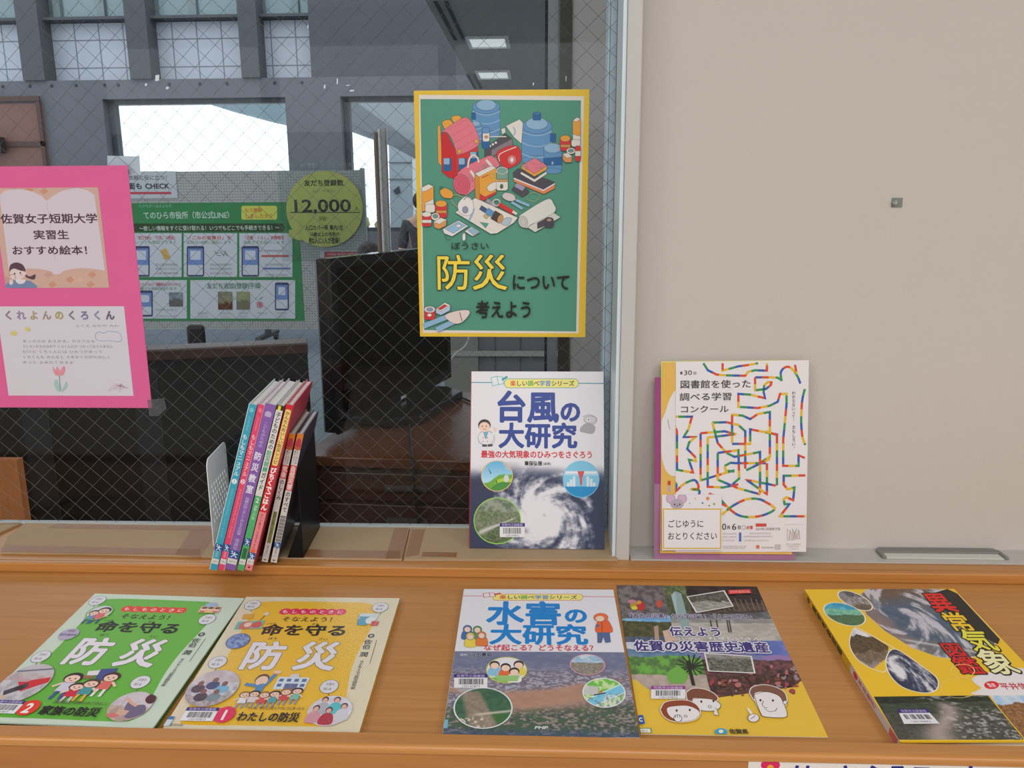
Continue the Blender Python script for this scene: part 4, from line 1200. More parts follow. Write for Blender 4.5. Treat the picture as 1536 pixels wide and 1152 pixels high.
# ------------------------------------------------------------------ abnormal weather picture encyclopedia
D_t = 0.0125
MD, wd, hd = lying(D_t, TL=(1204.5, 884), TR=(1428.5, 883), BL=(1349, 1111.5))
S = sheet_on(MD, wd, hd, D_t); S.view(1180, 860, 3.944)
YD = (232, 190, 44)
S.solid(0.0022, YD); S.mmrect(0, 0, S.w, S.h, YD)
sky = [(452, 95), (900, 93), (1020, 130), (1255, 385), (1245, 420), (1150, 500), (980, 510), (900, 495), (760, 450), (620, 370), (500, 270), (440, 160)]
S.photo([(445, 120), (480, 92), (900, 92), (1010, 120), (1262, 390), (1150, 490), (1000, 506), (900, 496), (740, 440), (580, 340), (470, 240)], sat_land, 0.9, border=(226, 200, 160), bw=4)
S.poly([(950, 92), (1010, 120), (1262, 390), (1250, 420), (1000, 300), (860, 120)], (42, 38, 36)); S.photo([(440, 120), (475, 92), (860, 92), (1020, 320), (1180, 480), (1000, 506), (900, 496), (740, 440), (580, 340), (470, 240)], sat_land, 0.9)
S.photo(S.epts(405, 162, 110, 42, 24, 36), ruins, 0.9, border=(230, 224, 200), bw=5)
S.photo(S.epts(342, 242, 128, 60, 18, 36), reef, 0.9, border=(226, 224, 200), bw=5)
S.photo([(405, 322), (470, 350), (560, 400), (640, 450), (600, 500), (583, 580), (520, 570), (430, 520), (380, 450), (373, 390)], bank, 0.9, border=(230, 222, 200), bw=5, smooth=True)
S.photo([(620, 452), (690, 470), (800, 550), (880, 610), (898, 660), (870, 700), (790, 706), (680, 670), (610, 600), (586, 520)], lambda u, v: typhoon(u, v, 0.26, 0.46, 1.4, 1.4, False), 0.9, border=(232, 226, 206), bw=5, smooth=True)
S.poly([(520, 730), (1195, 722), (1420, 980), (665, 985)], (40, 40, 40)); S.photo([(515, 730), (1190, 722), (1400, 985), (660, 985)], valley_river, 0.9)
S.photo([(1200, 722), (1700, 716), (1950, 985), (1415, 985)], reeds, 0.9); S.line([(1193, 722), (1410, 985)], 6, YD)
S.blob([(1100, 620), (1180, 590), (1300, 580), (1380, 560), (1480, 600), (1640, 700), (1640, 718), (1120, 720), (1150, 680), (1110, 650)], (226, 222, 226))
S.ell(1212, 662, 44, 24, (214, 40, 50)); S.text('監修', 1212, 662, 46, (240, 220, 220), h=22, bold=0.02); S.text('平井信行', 1370, 668, 216, (190, 70, 76), h=36, bold=0.03)
for ch, x, y, sz, cc in (('異', 905, 172, 150, (220, 40, 34)), ('常', 1012, 288, 150, (236, 196, 40)), ('気', 1132, 396, 166, (226, 220, 70)), ('象', 1242, 524, 190, (232, 230, 176))):
    S.text(ch, x, y, sz, cc, h=sz*0.72, bold=0.020, halo=(34, 30, 30), hb=0.050)
for ch, x, y, sz in (('図', 988, 456, 128), ('鑑', 1070, 546, 150)): S.text(ch, x, y, sz, (216, 34, 36), h=sz*0.66, bold=0.016, halo=(34, 30, 30), hb=0.050)
S.ring(1040, 580, 70, 40, 3, (240, 214, 130)); S.ring(1020, 680, 110, 60, 2, (240, 214, 130))
bD = thing('book', 'thick yellow weather encyclopedia with storm photos lying flat at the right end of the tray', 'book', MD.to_translation(), MD.to_euler(), 'books laid flat on the sloping tray')
o = S.build('front_cover', P_GLOSS, bD); o.location = (0, 0, D_t)
hardcover(bD, wd, hd, D_t, mat('yellow_weather_board', (222, 182, 44), rough=0.4), spine=True)
# spine print on the left side
Msp = MD @ Matrix(((0, 0, -1, 0.0), (0, 1, 0, 0), (1, 0, 0, 0.0003), (0, 0, 0, 1)))
Ws, Hs = (D_t-0.0005)*1000, hd*1000
S2 = Sheet(Ws, Hs, [(0, 0), (Ws, 0), (Ws, Hs), (0, Hs)])
S2.solid(0.0022, (206, 176, 70)); S2.mmrect(0, 0, Ws, Hs, (204, 170, 52)); S2.mmrect(0, Hs*0.56, Ws, Hs, (206, 202, 204))
S2.ell(Ws*0.5, Hs*0.06, Ws*0.34, Ws*0.5, (80, 72, 60)); S2.text('異常気象図鑑', Ws*0.5, Hs*0.29, Hs*0.36, (54, 48, 40), h=Ws*0.7, vert=True, bold=0.04)
S2.ell(Ws*0.5, Hs*0.61, Ws*0.36, Ws*0.55, (206, 50, 70)); S2.text('平井信行', Ws*0.5, Hs*0.72, Hs*0.16, (190, 70, 86), h=Ws*0.55, vert=True, bold=0.03); S2.mmrect(Ws*0.1, Hs*0.92, Ws*0.9, Hs*0.985, (206, 100, 96))
o = S2.build('spine', P_GLOSS, bD); o.matrix_local = Matrix(((0, 0, -1, -0.0), (0, 1, 0, 0), (1, 0, 0, 0.0003), (0, 0, 0, 1)))
S2 = sheet_on(MD, wd, hd, D_t); S2.view(1180, 860, 3.944)
S2.poly([(655, 808), (836, 806), (846, 828), (664, 830)], (64, 44, 130)); S2.poly([(664, 830), (846, 828), (904, 892), (694, 894)], (222, 222, 228))
for k in range(18):
    if k % 5 != 3: S2.line([(690+k*8.4, 838), (712+k*8.6, 866)], 3.6 if k % 3 else 6, (60, 60, 66))
S2.text('120147873', 792, 880, 120, (80, 80, 90), h=12); S2.text('佐賀市立図書館', 750, 818, 150, (190, 186, 214), h=15)
o = S2.build('barcode_label', P_SATIN, bD); o.location = (0, 0, D_t+S.z+0.00003)

# ================================================================== posters on the glass
PY = GLASS_Y-0.0012
MP = Matrix.Translation(at_y(627.5, 504.7, PY)) @ Matrix.Rotation(PI/2, 4, 'X')
pw = (at_y(875.6, 504.7, PY)-at_y(628, 504.7, PY)).length; ph = at_y(753, 134.3, PY).z-at_y(753, 504.7, PY).z
MP = Matrix.Translation(at_y(753, 504.7, PY)-Vector((pw/2-0.0005, 0, 0))) @ Matrix.Rotation(0.004, 4, 'Y') @ Matrix.Rotation(PI/2, 4, 'X')
S = sheet_on(MP, pw, ph); S.view(610, 120, 2.8793)
S.solid(0.0005, (222, 186, 60)); S.mmrect(0, 0, S.w, S.h, (226, 190, 62))
S.poly([(53, 64), (766, 70), (742, 1094), (70, 1092)], (222, 214, 206)); GRN = (84, 148, 126)
S.poly([(59, 82), (753, 88), (732, 1086), (76, 1080)], GRN)
S.view(640, 150, 6.4)
LBL, MBL, DBL = (142, 178, 206), (98, 146, 190), (44, 98, 152)
RED, PINK, ORG, WHT, INK = (206, 56, 58), (222, 120, 136), (226, 160, 64), (222, 216, 208), (70, 60, 70)
S.stroke = ((74, 74, 86), 0.45)
def jug(cx, top, w, h, cap=True):
    S.poly([(cx-w/2, top+h*0.25), (cx+w/2, top+h*0.25), (cx+w/2, top+h), (cx-w/2, top+h)], MBL); S.ell(cx, top+h, w/2, w*0.16, MBL)
    S.ell(cx, top+h*0.20, w/2, w*0.25, MBL); S.ell(cx, top+h*0.14, w*0.36, w*0.20, LBL)
    for k in (0.32, 0.58, 0.84): S.curve([(cx-w/2, top+h*k), (cx-w*0.25, top+h*k+w*0.10), (cx, top+h*k+w*0.14), (cx+w*0.25, top+h*k+w*0.10), (cx+w/2, top+h*k)], 10, LBL)
    if cap: S.rrect(cx-w*0.13, top-h*0.12, cx+w*0.13, top+h*0.06, 8, DBL); S.ell(cx, top-h*0.10, w*0.12, w*0.05, (66, 120, 170))
jug(572, 2, 262, 330, False); jug(1058, 170, 290, 410); jug(470, 200, 120, 200, False); S.rrect(430, 120, 470, 190, 8, DBL)
S.poly([(1125, 450), (1298, 450), (1298, 680), (1125, 680)], MBL); S.ell(1211, 680, 86, 28, MBL); S.ell(1211, 462, 86, 46, LBL); S.poly([(1122, 560), (1300, 545), (1300, 625), (1122, 630)], DBL); S.ell(1208, 606, 12, 18, LBL); S.rrect(1186, 322, 1240, 405, 8, DBL)
# rucksack
S.poly([(105, 260), (130, 235), (150, 640), (110, 600)], ORG); S.blob([(150, 215), (220, 190), (260, 250), (190, 290)], ORG); S.blob([(240, 165), (310, 150), (340, 200), (270, 220)], ORG)
S.poly([(140, 320), (190, 310), (300, 520), (490, 440), (500, 560), (290, 760), (210, 745), (145, 690)], RED); S.poly([(140, 320), (205, 330), (285, 520), (290, 760), (210, 745), (145, 690)], (196, 44, 50))
S.blob([(150, 300), (350, 172), (420, 200), (470, 280), (500, 430), (310, 525), (280, 480), (240, 370), (190, 310)], PINK)
for k in range(4): S.line([(200+k*30, 290+k*62), (395+k*26, 180+k*66)], 3, (190, 96, 110))
for x, y in ((316, 492), (476, 396)): S.ell(x, y, 20, 22, ORG)
for x, y in ((200, 620), (345, 620), (455, 560)): S.rrect(x-38, y-62, x+38, y+62, 10, DBL); S.rrect(x-38, y-62, x+22, y, 10, LBL)
# radio, map, first-aid bag
S.poly([(760, 250), (890, 186), (925, 220), (910, 420), (840, 360)], WHT); S.curve([(830, 260), (850, 300), (836, 340)], 14, (160, 176, 206)); S.poly([(715, 280), (750, 265), (760, 310), (725, 330)], WHT)
S.poly([(555, 455), (760, 322), (820, 370), (830, 430), (610, 560), (555, 550)], (84, 80, 88)); S.poly([(622, 480), (818, 372), (828, 430), (622, 548)], (132, 122, 128))
for x, y in ((608, 442), (636, 426), (664, 410)): S.ell(x, y, 13, 13, WHT)
S.line([(600, 352), (765, 352)], 9, WHT)
S.rrect(530, 270, 606, 470, 26, DBL); S.rrect(538, 300, 604, 400, 16, WHT); S.ell(572, 356, 16, 12, (206, 140, 80)); S.rrect(532, 265, 604, 320, 20, MBL)
S.blob([(670, 510), (800, 440), (890, 460), (900, 590), (780, 660), (720, 630)], RED); S.curve([(700, 590), (704, 520), (860, 450)], 8, WHT); S.ell(818, 575, 42, 46, (226, 120, 120)); S.ell(818, 575, 20, 26, WHT)
# blanket roll
S.blob([(300, 700), (560, 550), (640, 545), (700, 620), (640, 680), (430, 880), (350, 900)], PINK)
rr = random.Random(2)
for k in range(34):
    t = rr.random(); x = 380+t*260+rr.random()*40; y = 760-t*170+rr.random()*90-40; S.ell(x, y, 7, 7, (236, 190, 196), n=8)
S.line([(420, 680), (480, 760)], 24, WHT); S.line([(570, 575), (640, 650)], 24, WHT); S.curve([(396, 650), (410, 570), (450, 530), (490, 560), (500, 600)], 16, WHT)
S.ell(335, 810, 78, 98, (214, 96, 116), rot=-12)
for k in (0.75, 0.5, 0.25): S.ring(335, 810, 78*k, 98*k, 4, (176, 70, 90), rot=-12)
# box of rations, tin
S.poly([(462, 715), (625, 640), (668, 650), (668, 900), (512, 985), (470, 965)], ORG); S.poly([(462, 715), (505, 735), (512, 985), (470, 965)], (206, 140, 50)); S.poly([(462, 708), (620, 632), (668, 652), (505, 738)], WHT)
S.poly([(512, 985), (515, 900), (560, 930), (668, 880), (668, 900)], RED); S.blob([(580, 840), (620, 800), (668, 790), (668, 850), (610, 880)], WHT); S.line([(530, 748), (600, 715)], 9, (190, 80, 60)); S.ring(632, 730, 18, 26, 6, (150, 170, 90))
S.rrect(668, 650, 780, 870, 26, WHT); S.rect(670, 700, 776, 760, (120, 160, 140)); S.ell(724, 678, 50, 32, (120, 160, 150)); S.ring(724, 678, 50, 32, 6, (200, 196, 190)); S.ell(720, 830, 15, 22, (70, 110, 80)); S.rect(676, 762, 774, 786, (206, 150, 90))
# sandwich on torch tray
S.poly([(830, 700), (880, 655), (1230, 790), (1120, 870), (835, 745)], (78, 76, 84)); S.poly([(835, 745), (1120, 870), (1230, 800), (1230, 850), (1125, 905), (838, 785)], (222, 132, 80)); S.line([(836, 752), (1120, 868), (1230, 804)], 12, (222, 214, 226))
S.line([(905, 700), (1035, 775), (1150, 700)], 20, WHT); S.poly([(910, 640), (1040, 555), (1155, 630), (1150, 670), (1035, 735), (912, 660)], ORG); S.poly([(908, 630), (1040, 556), (1155, 632), (1035, 708)], PINK)
for k in range(18): S.ell(940+rr.random()*180, 600+rr.random()*70, 6, 6, (236, 196, 196), n=8)
S.poly([(815, 860), (860, 810), (985, 870), (975, 900), (915, 930)], (78, 76, 84)); S.poly([(840, 830), (865, 795), (950, 835), (920, 875)], (160, 150, 178))
# cans and boxes at the side
def side(dx, dy):
    S.poly([(1402+dx, 200+dy), (1440+dx, 168+dy), (1476+dx, 190+dy), (1476+dx, 360+dy), (1402+dx, 340+dy)], ORG); S.poly([(1402+dx, 200+dy), (1440+dx, 168+dy), (1476+dx, 182+dy), (1440+dx, 212+dy)], WHT); S.poly([(1402+dx, 330+dy), (1476+dx, 350+dy), (1476+dx, 400+dy), (1402+dx, 380+dy)], WHT)
    S.rrect(1280+dx, 350+dy, 1382+dx, 490+dy, 26, RED); S.ell(1330+dx, 370+dy, 48, 30, ORG); S.rect(1285+dx, 430+dy, 1380+dx, 455+dy, (206, 150, 70))
    S.rrect(1388+dx, 380+dy, 1474+dx, 450+dy, 22, WHT); S.ell(1384+dx, 490+dy, 42, 30, WHT); S.ell(1384+dx, 488+dy, 28, 17, (110, 150, 140)); S.rrect(1424+dx, 440+dy, 1478+dx, 590+dy, 20, RED); S.rect(1424+dx, 490+dy, 1478+dx, 540+dy, WHT)
    S.poly([(1305+dx, 520+dy), (1350+dx, 508+dy), (1396+dx, 540+dy), (1390+dx, 600+dy), (1330+dx, 600+dy), (1306+dx, 570+dy)], (214, 150, 90)); S.poly([(1305+dx, 520+dy), (1350+dx, 508+dy), (1396+dx, 540+dy), (1346+dx, 560+dy)], WHT)
side(0, 0)
S.view(630, 250, 6.4)
S.poly([(20, 205), (85, 168), (132, 195), (135, 420), (20, 430)], ORG); S.poly([(20, 200), (85, 168), (132, 190), (60, 235), (20, 240)], WHT); S.poly([(50, 350), (132, 310), (135, 390), (50, 400)], WHT)
S.rrect(150, 335, 262, 490, 26, RED); S.ell(205, 355, 54, 32, ORG); S.rect(156, 420, 258, 446, (206, 150, 70)); S.rrect(52, 360, 146, 440, 22, WHT); S.rrect(22, 440, 112, 575, 24, RED); S.ell(66, 458, 45, 24, WHT); S.rect(22, 510, 112, 540, WHT)
S.ell(150, 480, 40, 36, WHT); S.ell(150, 476, 26, 20, (110, 150, 140)); S.poly([(132, 530), (200, 490), (258, 508), (250, 570), (180, 600), (140, 580)], (214, 150, 90)); S.poly([(132, 530), (200, 490), (258, 508), (190, 552)], WHT)
# whistle, mask, map with tools
S.blob([(195, 235), (240, 205), (310, 240), (316, 290), (280, 305), (220, 290)], ORG); S.ring(205, 205, 16, 14, 5, (70, 90, 70)); S.curve([(310, 280), (360, 270), (420, 300)], 5, (206, 160, 90)); S.curve([(300, 310), (330, 360), (380, 400)], 5, (206, 160, 90))
S.poly([(340, 440), (530, 300), (600, 330), (940, 490), (900, 540), (740, 640), (680, 645)], WHT); S.curve([(520, 400), (500, 460), (470, 520)], 20, (150, 176, 206)); S.poly([(575, 530), (660, 545), (630, 590)], (90, 160, 140)); S.blob([(780, 530), (830, 490), (880, 500), (850, 560), (800, 560)], (176, 190, 206))
S.blob([(370, 350), (440, 285), (500, 310), (515, 400), (490, 460), (420, 465), (375, 430)], (226, 222, 220)); S.ell(436, 414, 28, 34, (140, 150, 170)); S.curve([(420, 320), (460, 290), (500, 320)], 6, INK)
S.line([(640, 320), (720, 372)], 34, (150, 150, 158)); S.ring(735, 345, 34, 30, 14, (190, 186, 190)); S.line([(760, 360), (900, 445)], 40, RED); S.line([(890, 430), (930, 455)], 24, WHT)
S.line([(580, 390), (660, 440)], 46, (70, 90, 120)); S.line([(640, 420), (700, 460)], 64, MBL); S.line([(700, 460), (770, 500)], 90, (80, 64, 60)); S.ell(772, 502, 26, 44, (196, 150, 96), rot=20); S.blob([(610, 470), (640, 460), (660, 480), (636, 500)], (206, 176, 120))
S.line([(880, 340), (985, 405)], 24, LBL); S.line([(920, 320), (1050, 375)], 24, LBL); S.blob([(790, 290), (820, 250), (900, 270), (915, 320), (850, 330)], (206, 196, 196))
# paper roll, tape, phone
S.poly([(1030, 580), (1280, 440), (1350, 485), (1105, 630)], (206, 208, 200)); S.blob([(950, 490), (1000, 440), (1220, 312), (1280, 350), (1288, 440), (1060, 560), (1030, 590), (980, 570)], (216, 216, 208)); S.ell(990, 530, 44, 58, (196, 196, 190), rot=-20); S.ring(990, 530, 26, 36, 4, (160, 160, 156), rot=-20)
S.poly([(1126, 540), (1200, 500), (1200, 570), (1128, 596)], (80, 76, 84)); S.rrect(1190, 500, 1285, 585, 34, (74, 70, 78)); S.ell(1238, 516, 46, 30, (74, 70, 78)); S.ell(1240, 512, 24, 15, (176, 140, 120))
S.poly([(220, 600), (370, 516), (465, 570), (310, 670), (235, 640)], (222, 218, 222)); S.poly([(244, 598), (366, 530), (440, 566), (320, 640)], (146, 184, 212)); S.ell(372, 568, 24, 16, (222, 218, 222)); S.poly([(430, 620), (500, 576), (575, 628), (505, 668)], (222, 218, 222)); S.poly([(462, 612), (506, 588), (562, 628), (512, 652)], (146, 184, 212)); S.blob([(410, 650), (435, 640), (438, 700), (412, 705)], (222, 218, 222)); S.curve([(240, 660), (260, 700), (300, 690)], 4, INK)
S.curve([(1020, 290), (1080, 250), (1150, 270), (1110, 330), (1040, 320), (1020, 290)], 4, (176, 166, 90))
# lettering
S.stroke = None
S.view(610, 120, 2.8793)
S.text('ぼうさい', 274, 716, 166, (40, 40, 40), h=36, bold=0.01)
S.text('防災', 280, 830, 316, (240, 214, 76), h=162, bold=0.010, halo=(52, 48, 40), hb=0.020)
S.text('について', 580, 872, 256, (38, 36, 36), h=76, bold=0.022); S.text('考えよう', 422, 990, 248, (38, 36, 36), h=80, bold=0.022)
# tools in the lower left corner
S.stroke = ((74, 74, 86), 0.45)
S.line([(74, 1062), (180, 1020)], 22, LBL); S.line([(130, 1078), (210, 1040)], 22, LBL); S.blob([(165, 1020), (200, 1000), (262, 992), (272, 1010), (240, 1045), (205, 1050)], (222, 206, 200)); S.line([(230, 1002), (240, 1040)], 3, INK)
S.rrect(78, 980, 124, 1034, 10, RED); S.ell(101, 990, 24, 14, (222, 206, 206)); S.ell(101, 990, 14, 8, (130, 150, 176)); S.ell(100, 1014, 10, 7, WHT)
S.poly([(126, 992), (166, 962), (190, 974), (188, 994), (150, 1014), (128, 1006)], (176, 196, 222)); S.poly([(126, 990), (166, 960), (190, 972), (150, 998)], WHT); S.poly([(134, 988), (164, 968), (178, 974), (148, 992)], RED)
S.stroke = None
bp = thing('poster', 'green disaster-preparedness poster with yellow border taped to the wired glass', 'poster', MP.to_translation(), MP.to_euler())
S.build('printed_sheet', P_SATIN, bp)

# pink card with two sheets
pr_ = at_y(209, 430, PY); zt_ = at_y(190, 248, PY).z; zb_ = at_y(229, 612, PY).z; xr_ = 0.5*(at_y(190, 248, PY).x+at_y(229, 612, PY).x)
KW = 0.285
MK = Matrix.Translation((xr_-KW, PY, zb_)) @ Matrix.Rotation(PI/2, 4, 'X')
pk = thing('poster', 'bright pink card with two picture-book sheets taped to the left of the window', 'poster', MK.to_translation(), MK.to_euler())
S = sheet_on(MK, KW, zt_-zb_); S.solid(0.0006, (214, 104, 152)); S.mmrect(0, 0, S.w, S.h, (222, 104, 156)); S.build('pink_card', P_PAPER, pk)
def sub_sheet(pxs, nm, col, lab):
    """sheet glued on the pink card: right edge and left edge from the photograph"""
    tr_, br_, bl_ = [at_y(*p, PY) for p in pxs]
    x1 = 0.5*(tr_.x+br_.x); x0 = bl_.x; z1 = tr_.z; z0 = 0.5*(br_.z+bl_.z)
    M = Matrix.Translation((x0, PY-0.0004, z0)) @ Matrix.Rotation(PI/2, 4, 'X')
    S = sheet_on(M, x1-x0, z1-z0); S.solid(0.0003, col); S.mmrect(0, 0, S.w, S.h, col)
    return S, M
S, M1 = sub_sheet([(147.5, 281), (163.8, 432), (8.9, 431.6)], 'title_sheet', (206, 172, 160), '')
S.view(0, 270, 6.7778)
rr = random.Random(9)
for k in range(18): 
    x = rr.random()*1050; y = rr.choice((90, 110, 960, 1010, 1060)); S.poly([(x-40, y), (x+10, y-34), (x+50, y+6), (x, y+40)], rr.choice(((204, 150, 128), (196, 160, 150), (214, 178, 160))))
S.poly(S.smooth([(-6, 160), (40, 120), (100, 100), (220, 96), (330, 120), (420, 160), (475, 205), (540, 160), (640, 110), (760, 84), (830, 88)], 5)+[(900, 110), (960, 150), (1010, 500), (1066, 916)]+S.smooth([(1066, 922), (960, 905), (820, 896), (700, 912), (640, 930), (610, 956), (550, 958), (520, 930), (420, 908), (280, 900), (90, 915)], 4)+[(40, 500)], (212, 202, 214))
S.line([(476, 210), (520, 560), (560, 820)], 3, (180, 160, 176))
TX = (84, 62, 72)
S.text('佐賀女子短期大学', 498, 392, 990, TX, h=104, bold=0.022); S.text('実習生', 520, 556, 366, TX, h=100, bold=0.022); S.text('おすすめ絵本！', 540, 714, 850, TX, h=96, bold=0.022)
S.blob([(95, 920), (110, 860), (170, 838), (230, 860), (258, 910), (250, 950), (230, 930), (140, 900), (120, 940)], (96, 74, 86)); S.blob([(250, 950), (300, 980), (360, 960), (350, 1010), (290, 1000), (255, 975)], (96, 74, 86))
S.blob([(105, 930), (130, 905), (200, 920), (262, 935), (258, 970), (220, 1005), (160, 1015), (110, 990)], (224, 206, 206)); S.blob([(70, 1096), (80, 1040), (130, 1020), (270, 1020), (330, 1040), (368, 1096)], (120, 140, 176)); S.blob([(160, 1020), (200, 1010), (262, 1015), (240, 1050), (190, 1055)], (224, 216, 222))
for x, y in ((150, 952), (208, 945)): S.ell(x, y, 9, 10, (90, 70, 80), n=10)
S.ell(222, 966, 16, 9, (222, 176, 180)); S.curve([(100, 970), (130, 960), (160, 980), (150, 1010)], 4, (120, 90, 100)); S.blob([(95, 1030), (120, 1010), (136, 1040), (120, 1065), (96, 1055)], (224, 206, 206))
o = S.build('title_sheet', P_PAPER, pk); put(o, M1)
S, M2 = sub_sheet([(185.8, 459.4), (200.7, 593.5), (13.2, 593.5)], 'review_sheet', (212, 210, 220), '')
S.view(0, 440, 7.2)
for i, ch in enumerate('くれよんのくろくん'):
    S.text(ch, 92+i*137, 236, 100, ((150, 124, 150), (160, 140, 170), (176, 160, 130), (164, 150, 140), (170, 164, 120), (126, 134, 146), (130, 130, 160), (140, 150, 176), (110, 104, 126))[i], h=104, bold=0.05)
S.text('さくえ なかや みわ', 1050, 350, 480, (150, 146, 156), h=26)
for x, y, rx in ((150, 430, 40), (300, 388, 34)): S.ell(x, y, rx, rx*0.75, (212, 206, 150)); S.ell(x+6, y+4, rx*0.5, rx*0.4, (204, 198, 126))
S.curve([(1040, 500), (1030, 450), (1070, 415), (1120, 430), (1170, 408), (1230, 415), (1280, 420), (1310, 460), (1315, 505), (1260, 522), (1180, 510), (1100, 515), (1040, 500)], 7, (160, 184, 206))
for i, (s, w) in enumerate((('まっさらの おえかき。カラフルな', 790), ('クレヨンたちのなかで くろくんだけ つかってもらえません', 980), ('だけど くろくんには ひみつがあって', 870), ('くろくんも みんなと えをかくのがたのしく', 960), ('きっと よみたくなるよ', 560))):
    S.text(s, 240+w/2, 516+i*57, w, (158, 156, 168), h=34)
S.blob([(570, 790), (600, 830), (620, 790), (650, 835), (680, 790), (705, 800), (690, 870), (640, 890), (590, 870)], (222, 150, 164)); S.line([(640, 890), (655, 1050)], 8, (140, 160, 160)); S.blob([(600, 930), (630, 960), (650, 1060), (610, 1040), (585, 980)], (164, 200, 196)); S.blob([(720, 950), (700, 980), (660, 1060), (700, 1045), (730, 1000)], (164, 200, 196))
rr = random.Random(3)
S.curve([(1180+rr.random()*200, 970+rr.random()*100) for _ in range(14)], 4, (216, 180, 200))
o = S.build('review_sheet', P_PAPER, pk); put(o, M2)
tq_ = [at_y(*q_, PY-0.0012) for q_ in ((221, 600), (246, 597), (250, 613), (238, 624), (224, 624))]
b = MB(); b.prism(tq_, (0, 0.0003, 0)); put(b.build('tape', clear_mat('clear_sticky_tape', (236, 240, 240), ior=1.5, rough=0.1, haze=0.12, hazecol=(150, 156, 160)), pk), Matrix.Identity(4))
wp = thing('paper_sheet', 'small plain white sheet on the far side of the glass above the pink card', 'paper', (0, 0, 0))
q = [at_y(*p, GLASS_Y+GT+0.001) for p in ((161, 233.5), (209, 234.5), (211, 262.5), (161, 262))]
wp.location = q[3]
b = MB(); b.prism([p-q[3] for p in q], (0, 0.0004, 0)); b.build('sheet', mat('thin_white_paper', (214, 222, 230), rough=0.8), wp)

# ================================================================== books leaning between the bookends
SPX = lambda x, y: (300+x/3.49, 540+y/3.49)
B_YAW = math.radians(7.0)
BZ = CZ1+0.0006


def lean_book(label, bl, br, tr, depth, board, draw, sticker, slip=True):
    BR = at_z(*SPX(*br), BZ)
    BLp = at_y(*SPX(*bl), BR.y)
    t = (BLp-BR).length
    best = None
    cyw, syw = math.cos(B_YAW), math.sin(B_YAW)
    for i in range(0, 300):
        ph_ = 0.14+i*0.001
        v = Vector((math.sin(ph_)*cyw, math.sin(ph_)*syw, math.cos(ph_)))
        for j in range(0, 70):
            hh = 0.19+j*0.0015
            x, y = pix(BR+v*hh); tx, ty = SPX(*tr); e = (x-tx)**2+(y-ty)**2
            if best is None or e < best[0]: best = (e, ph_, hh)
    _, ph_, hh = best
    M = Matrix.Translation(BR) @ Matrix.Rotation(B_YAW, 4, 'Z') @ Matrix.Rotation(ph_, 4, 'Y') @ Matrix.Translation((-t, 0, 0))
    depth = min(depth, (GLASS_Y-0.004-BR.y)/cyw)
    b = thing('book', label, 'book', M.to_translation(), M.to_euler(), 'books leaning between the bookends')
    bd = min(0.0018, t*0.2)
    MB().box(0, bd, 0.0026, depth, 0, hh).build('front_cover', board, b, bevel=0.0004)
    MB().box(t-bd, t, 0.0026, depth, 0, hh).build('back_cover', board, b, bevel=0.0004)
    MB().box(bd+0.0001, t-bd-0.0001, 0.003, depth-0.003, 0.003, hh-0.003).build('page_block', M_pages, b)
    W, H = t*1000, hh*1000
    S = Sheet(W, H, [(0, 0), (100, 0), (100, 1000), (0, 1000)])
    S.solid(0.0024, (200, 200, 200)); draw(S)
    Ls = Matrix(((1, 0, 0, 0), (0, 0, -1, 0.0), (0, 1, 0, 0), (0, 0, 0, 1)))
    o = S.build('spine', P_GLOSS, b); o.matrix_local = Ls
    if sticker:
        S2 = Sheet(W, H, [(0, 0), (100, 0), (100, 1000), (0, 1000)])
        y = sticker
        S2.rect(2, y, 98, y+44, (34, 84, 152)); S2.text('大', 54, y+24, 66, (220, 226, 236), h=36, bold=0.03); S2.line([(22, y+4), (34, y+12)], 8, (220, 226, 236))
        S2.rect(4, 930, 96, 962, (214, 214, 210)); S2.text('369.3', 50, 946, 66, (110, 110, 110), h=18)
        o = S2.build('call_number_label', P_SATIN, b); o.matrix_local = Ls @ Matrix.Translation((0, 0, S.z+0.00003))
    return b


def d_teal(S):
    S.rect(0, 0, 100, 1000, (62, 160, 186)); S.line([(3, 0), (3, 1000)], 6, (206, 222, 226)); S.ell(50, 34, 26, 14, (120, 190, 206))
    S.text('じぶんでまもる', 50, 112, 84, (150, 206, 220), h=40, vert=True); S.text('もしもマニュアル', 50, 300, 250, (216, 232, 236), h=66, vert=True, bold=0.02)
    S.ell(50, 456, 34, 15, (222, 232, 236)); S.text('1', 50, 456, 20, (62, 150, 180), h=26, bold=0.03); S.text('きゅうなときどうする？じしん・たいふう', 50, 650, 300, (150, 206, 220), h=42, vert=True); S.text('汐文社', 50, 900, 40, (206, 222, 226), h=44, vert=True)
def d_pink(S):
    S.rect(0, 0, 100, 1000, (222, 72, 112)); S.line([(97, 0), (97, 1000)], 6, (226, 160, 180)); S.ell(50, 34, 26, 14, (236, 120, 140))
    S.text('じぶんでまもる', 50, 112, 84, (240, 160, 180), h=40, vert=True); S.text('もしもマニュアル', 50, 300, 250, (244, 206, 206), h=66, vert=True, bold=0.02)
    S.ell(50, 456, 34, 15, (240, 214, 222)); S.text('2', 50, 456, 26, (214, 66, 106), h=26, bold=0.03); S.text('きゅうなときどうする？かじ・ふしんしゃ', 50, 650, 300, (240, 176, 190), h=42, vert=True); S.text('汐文社', 50, 900, 40, (240, 206, 216), h=44, vert=True)
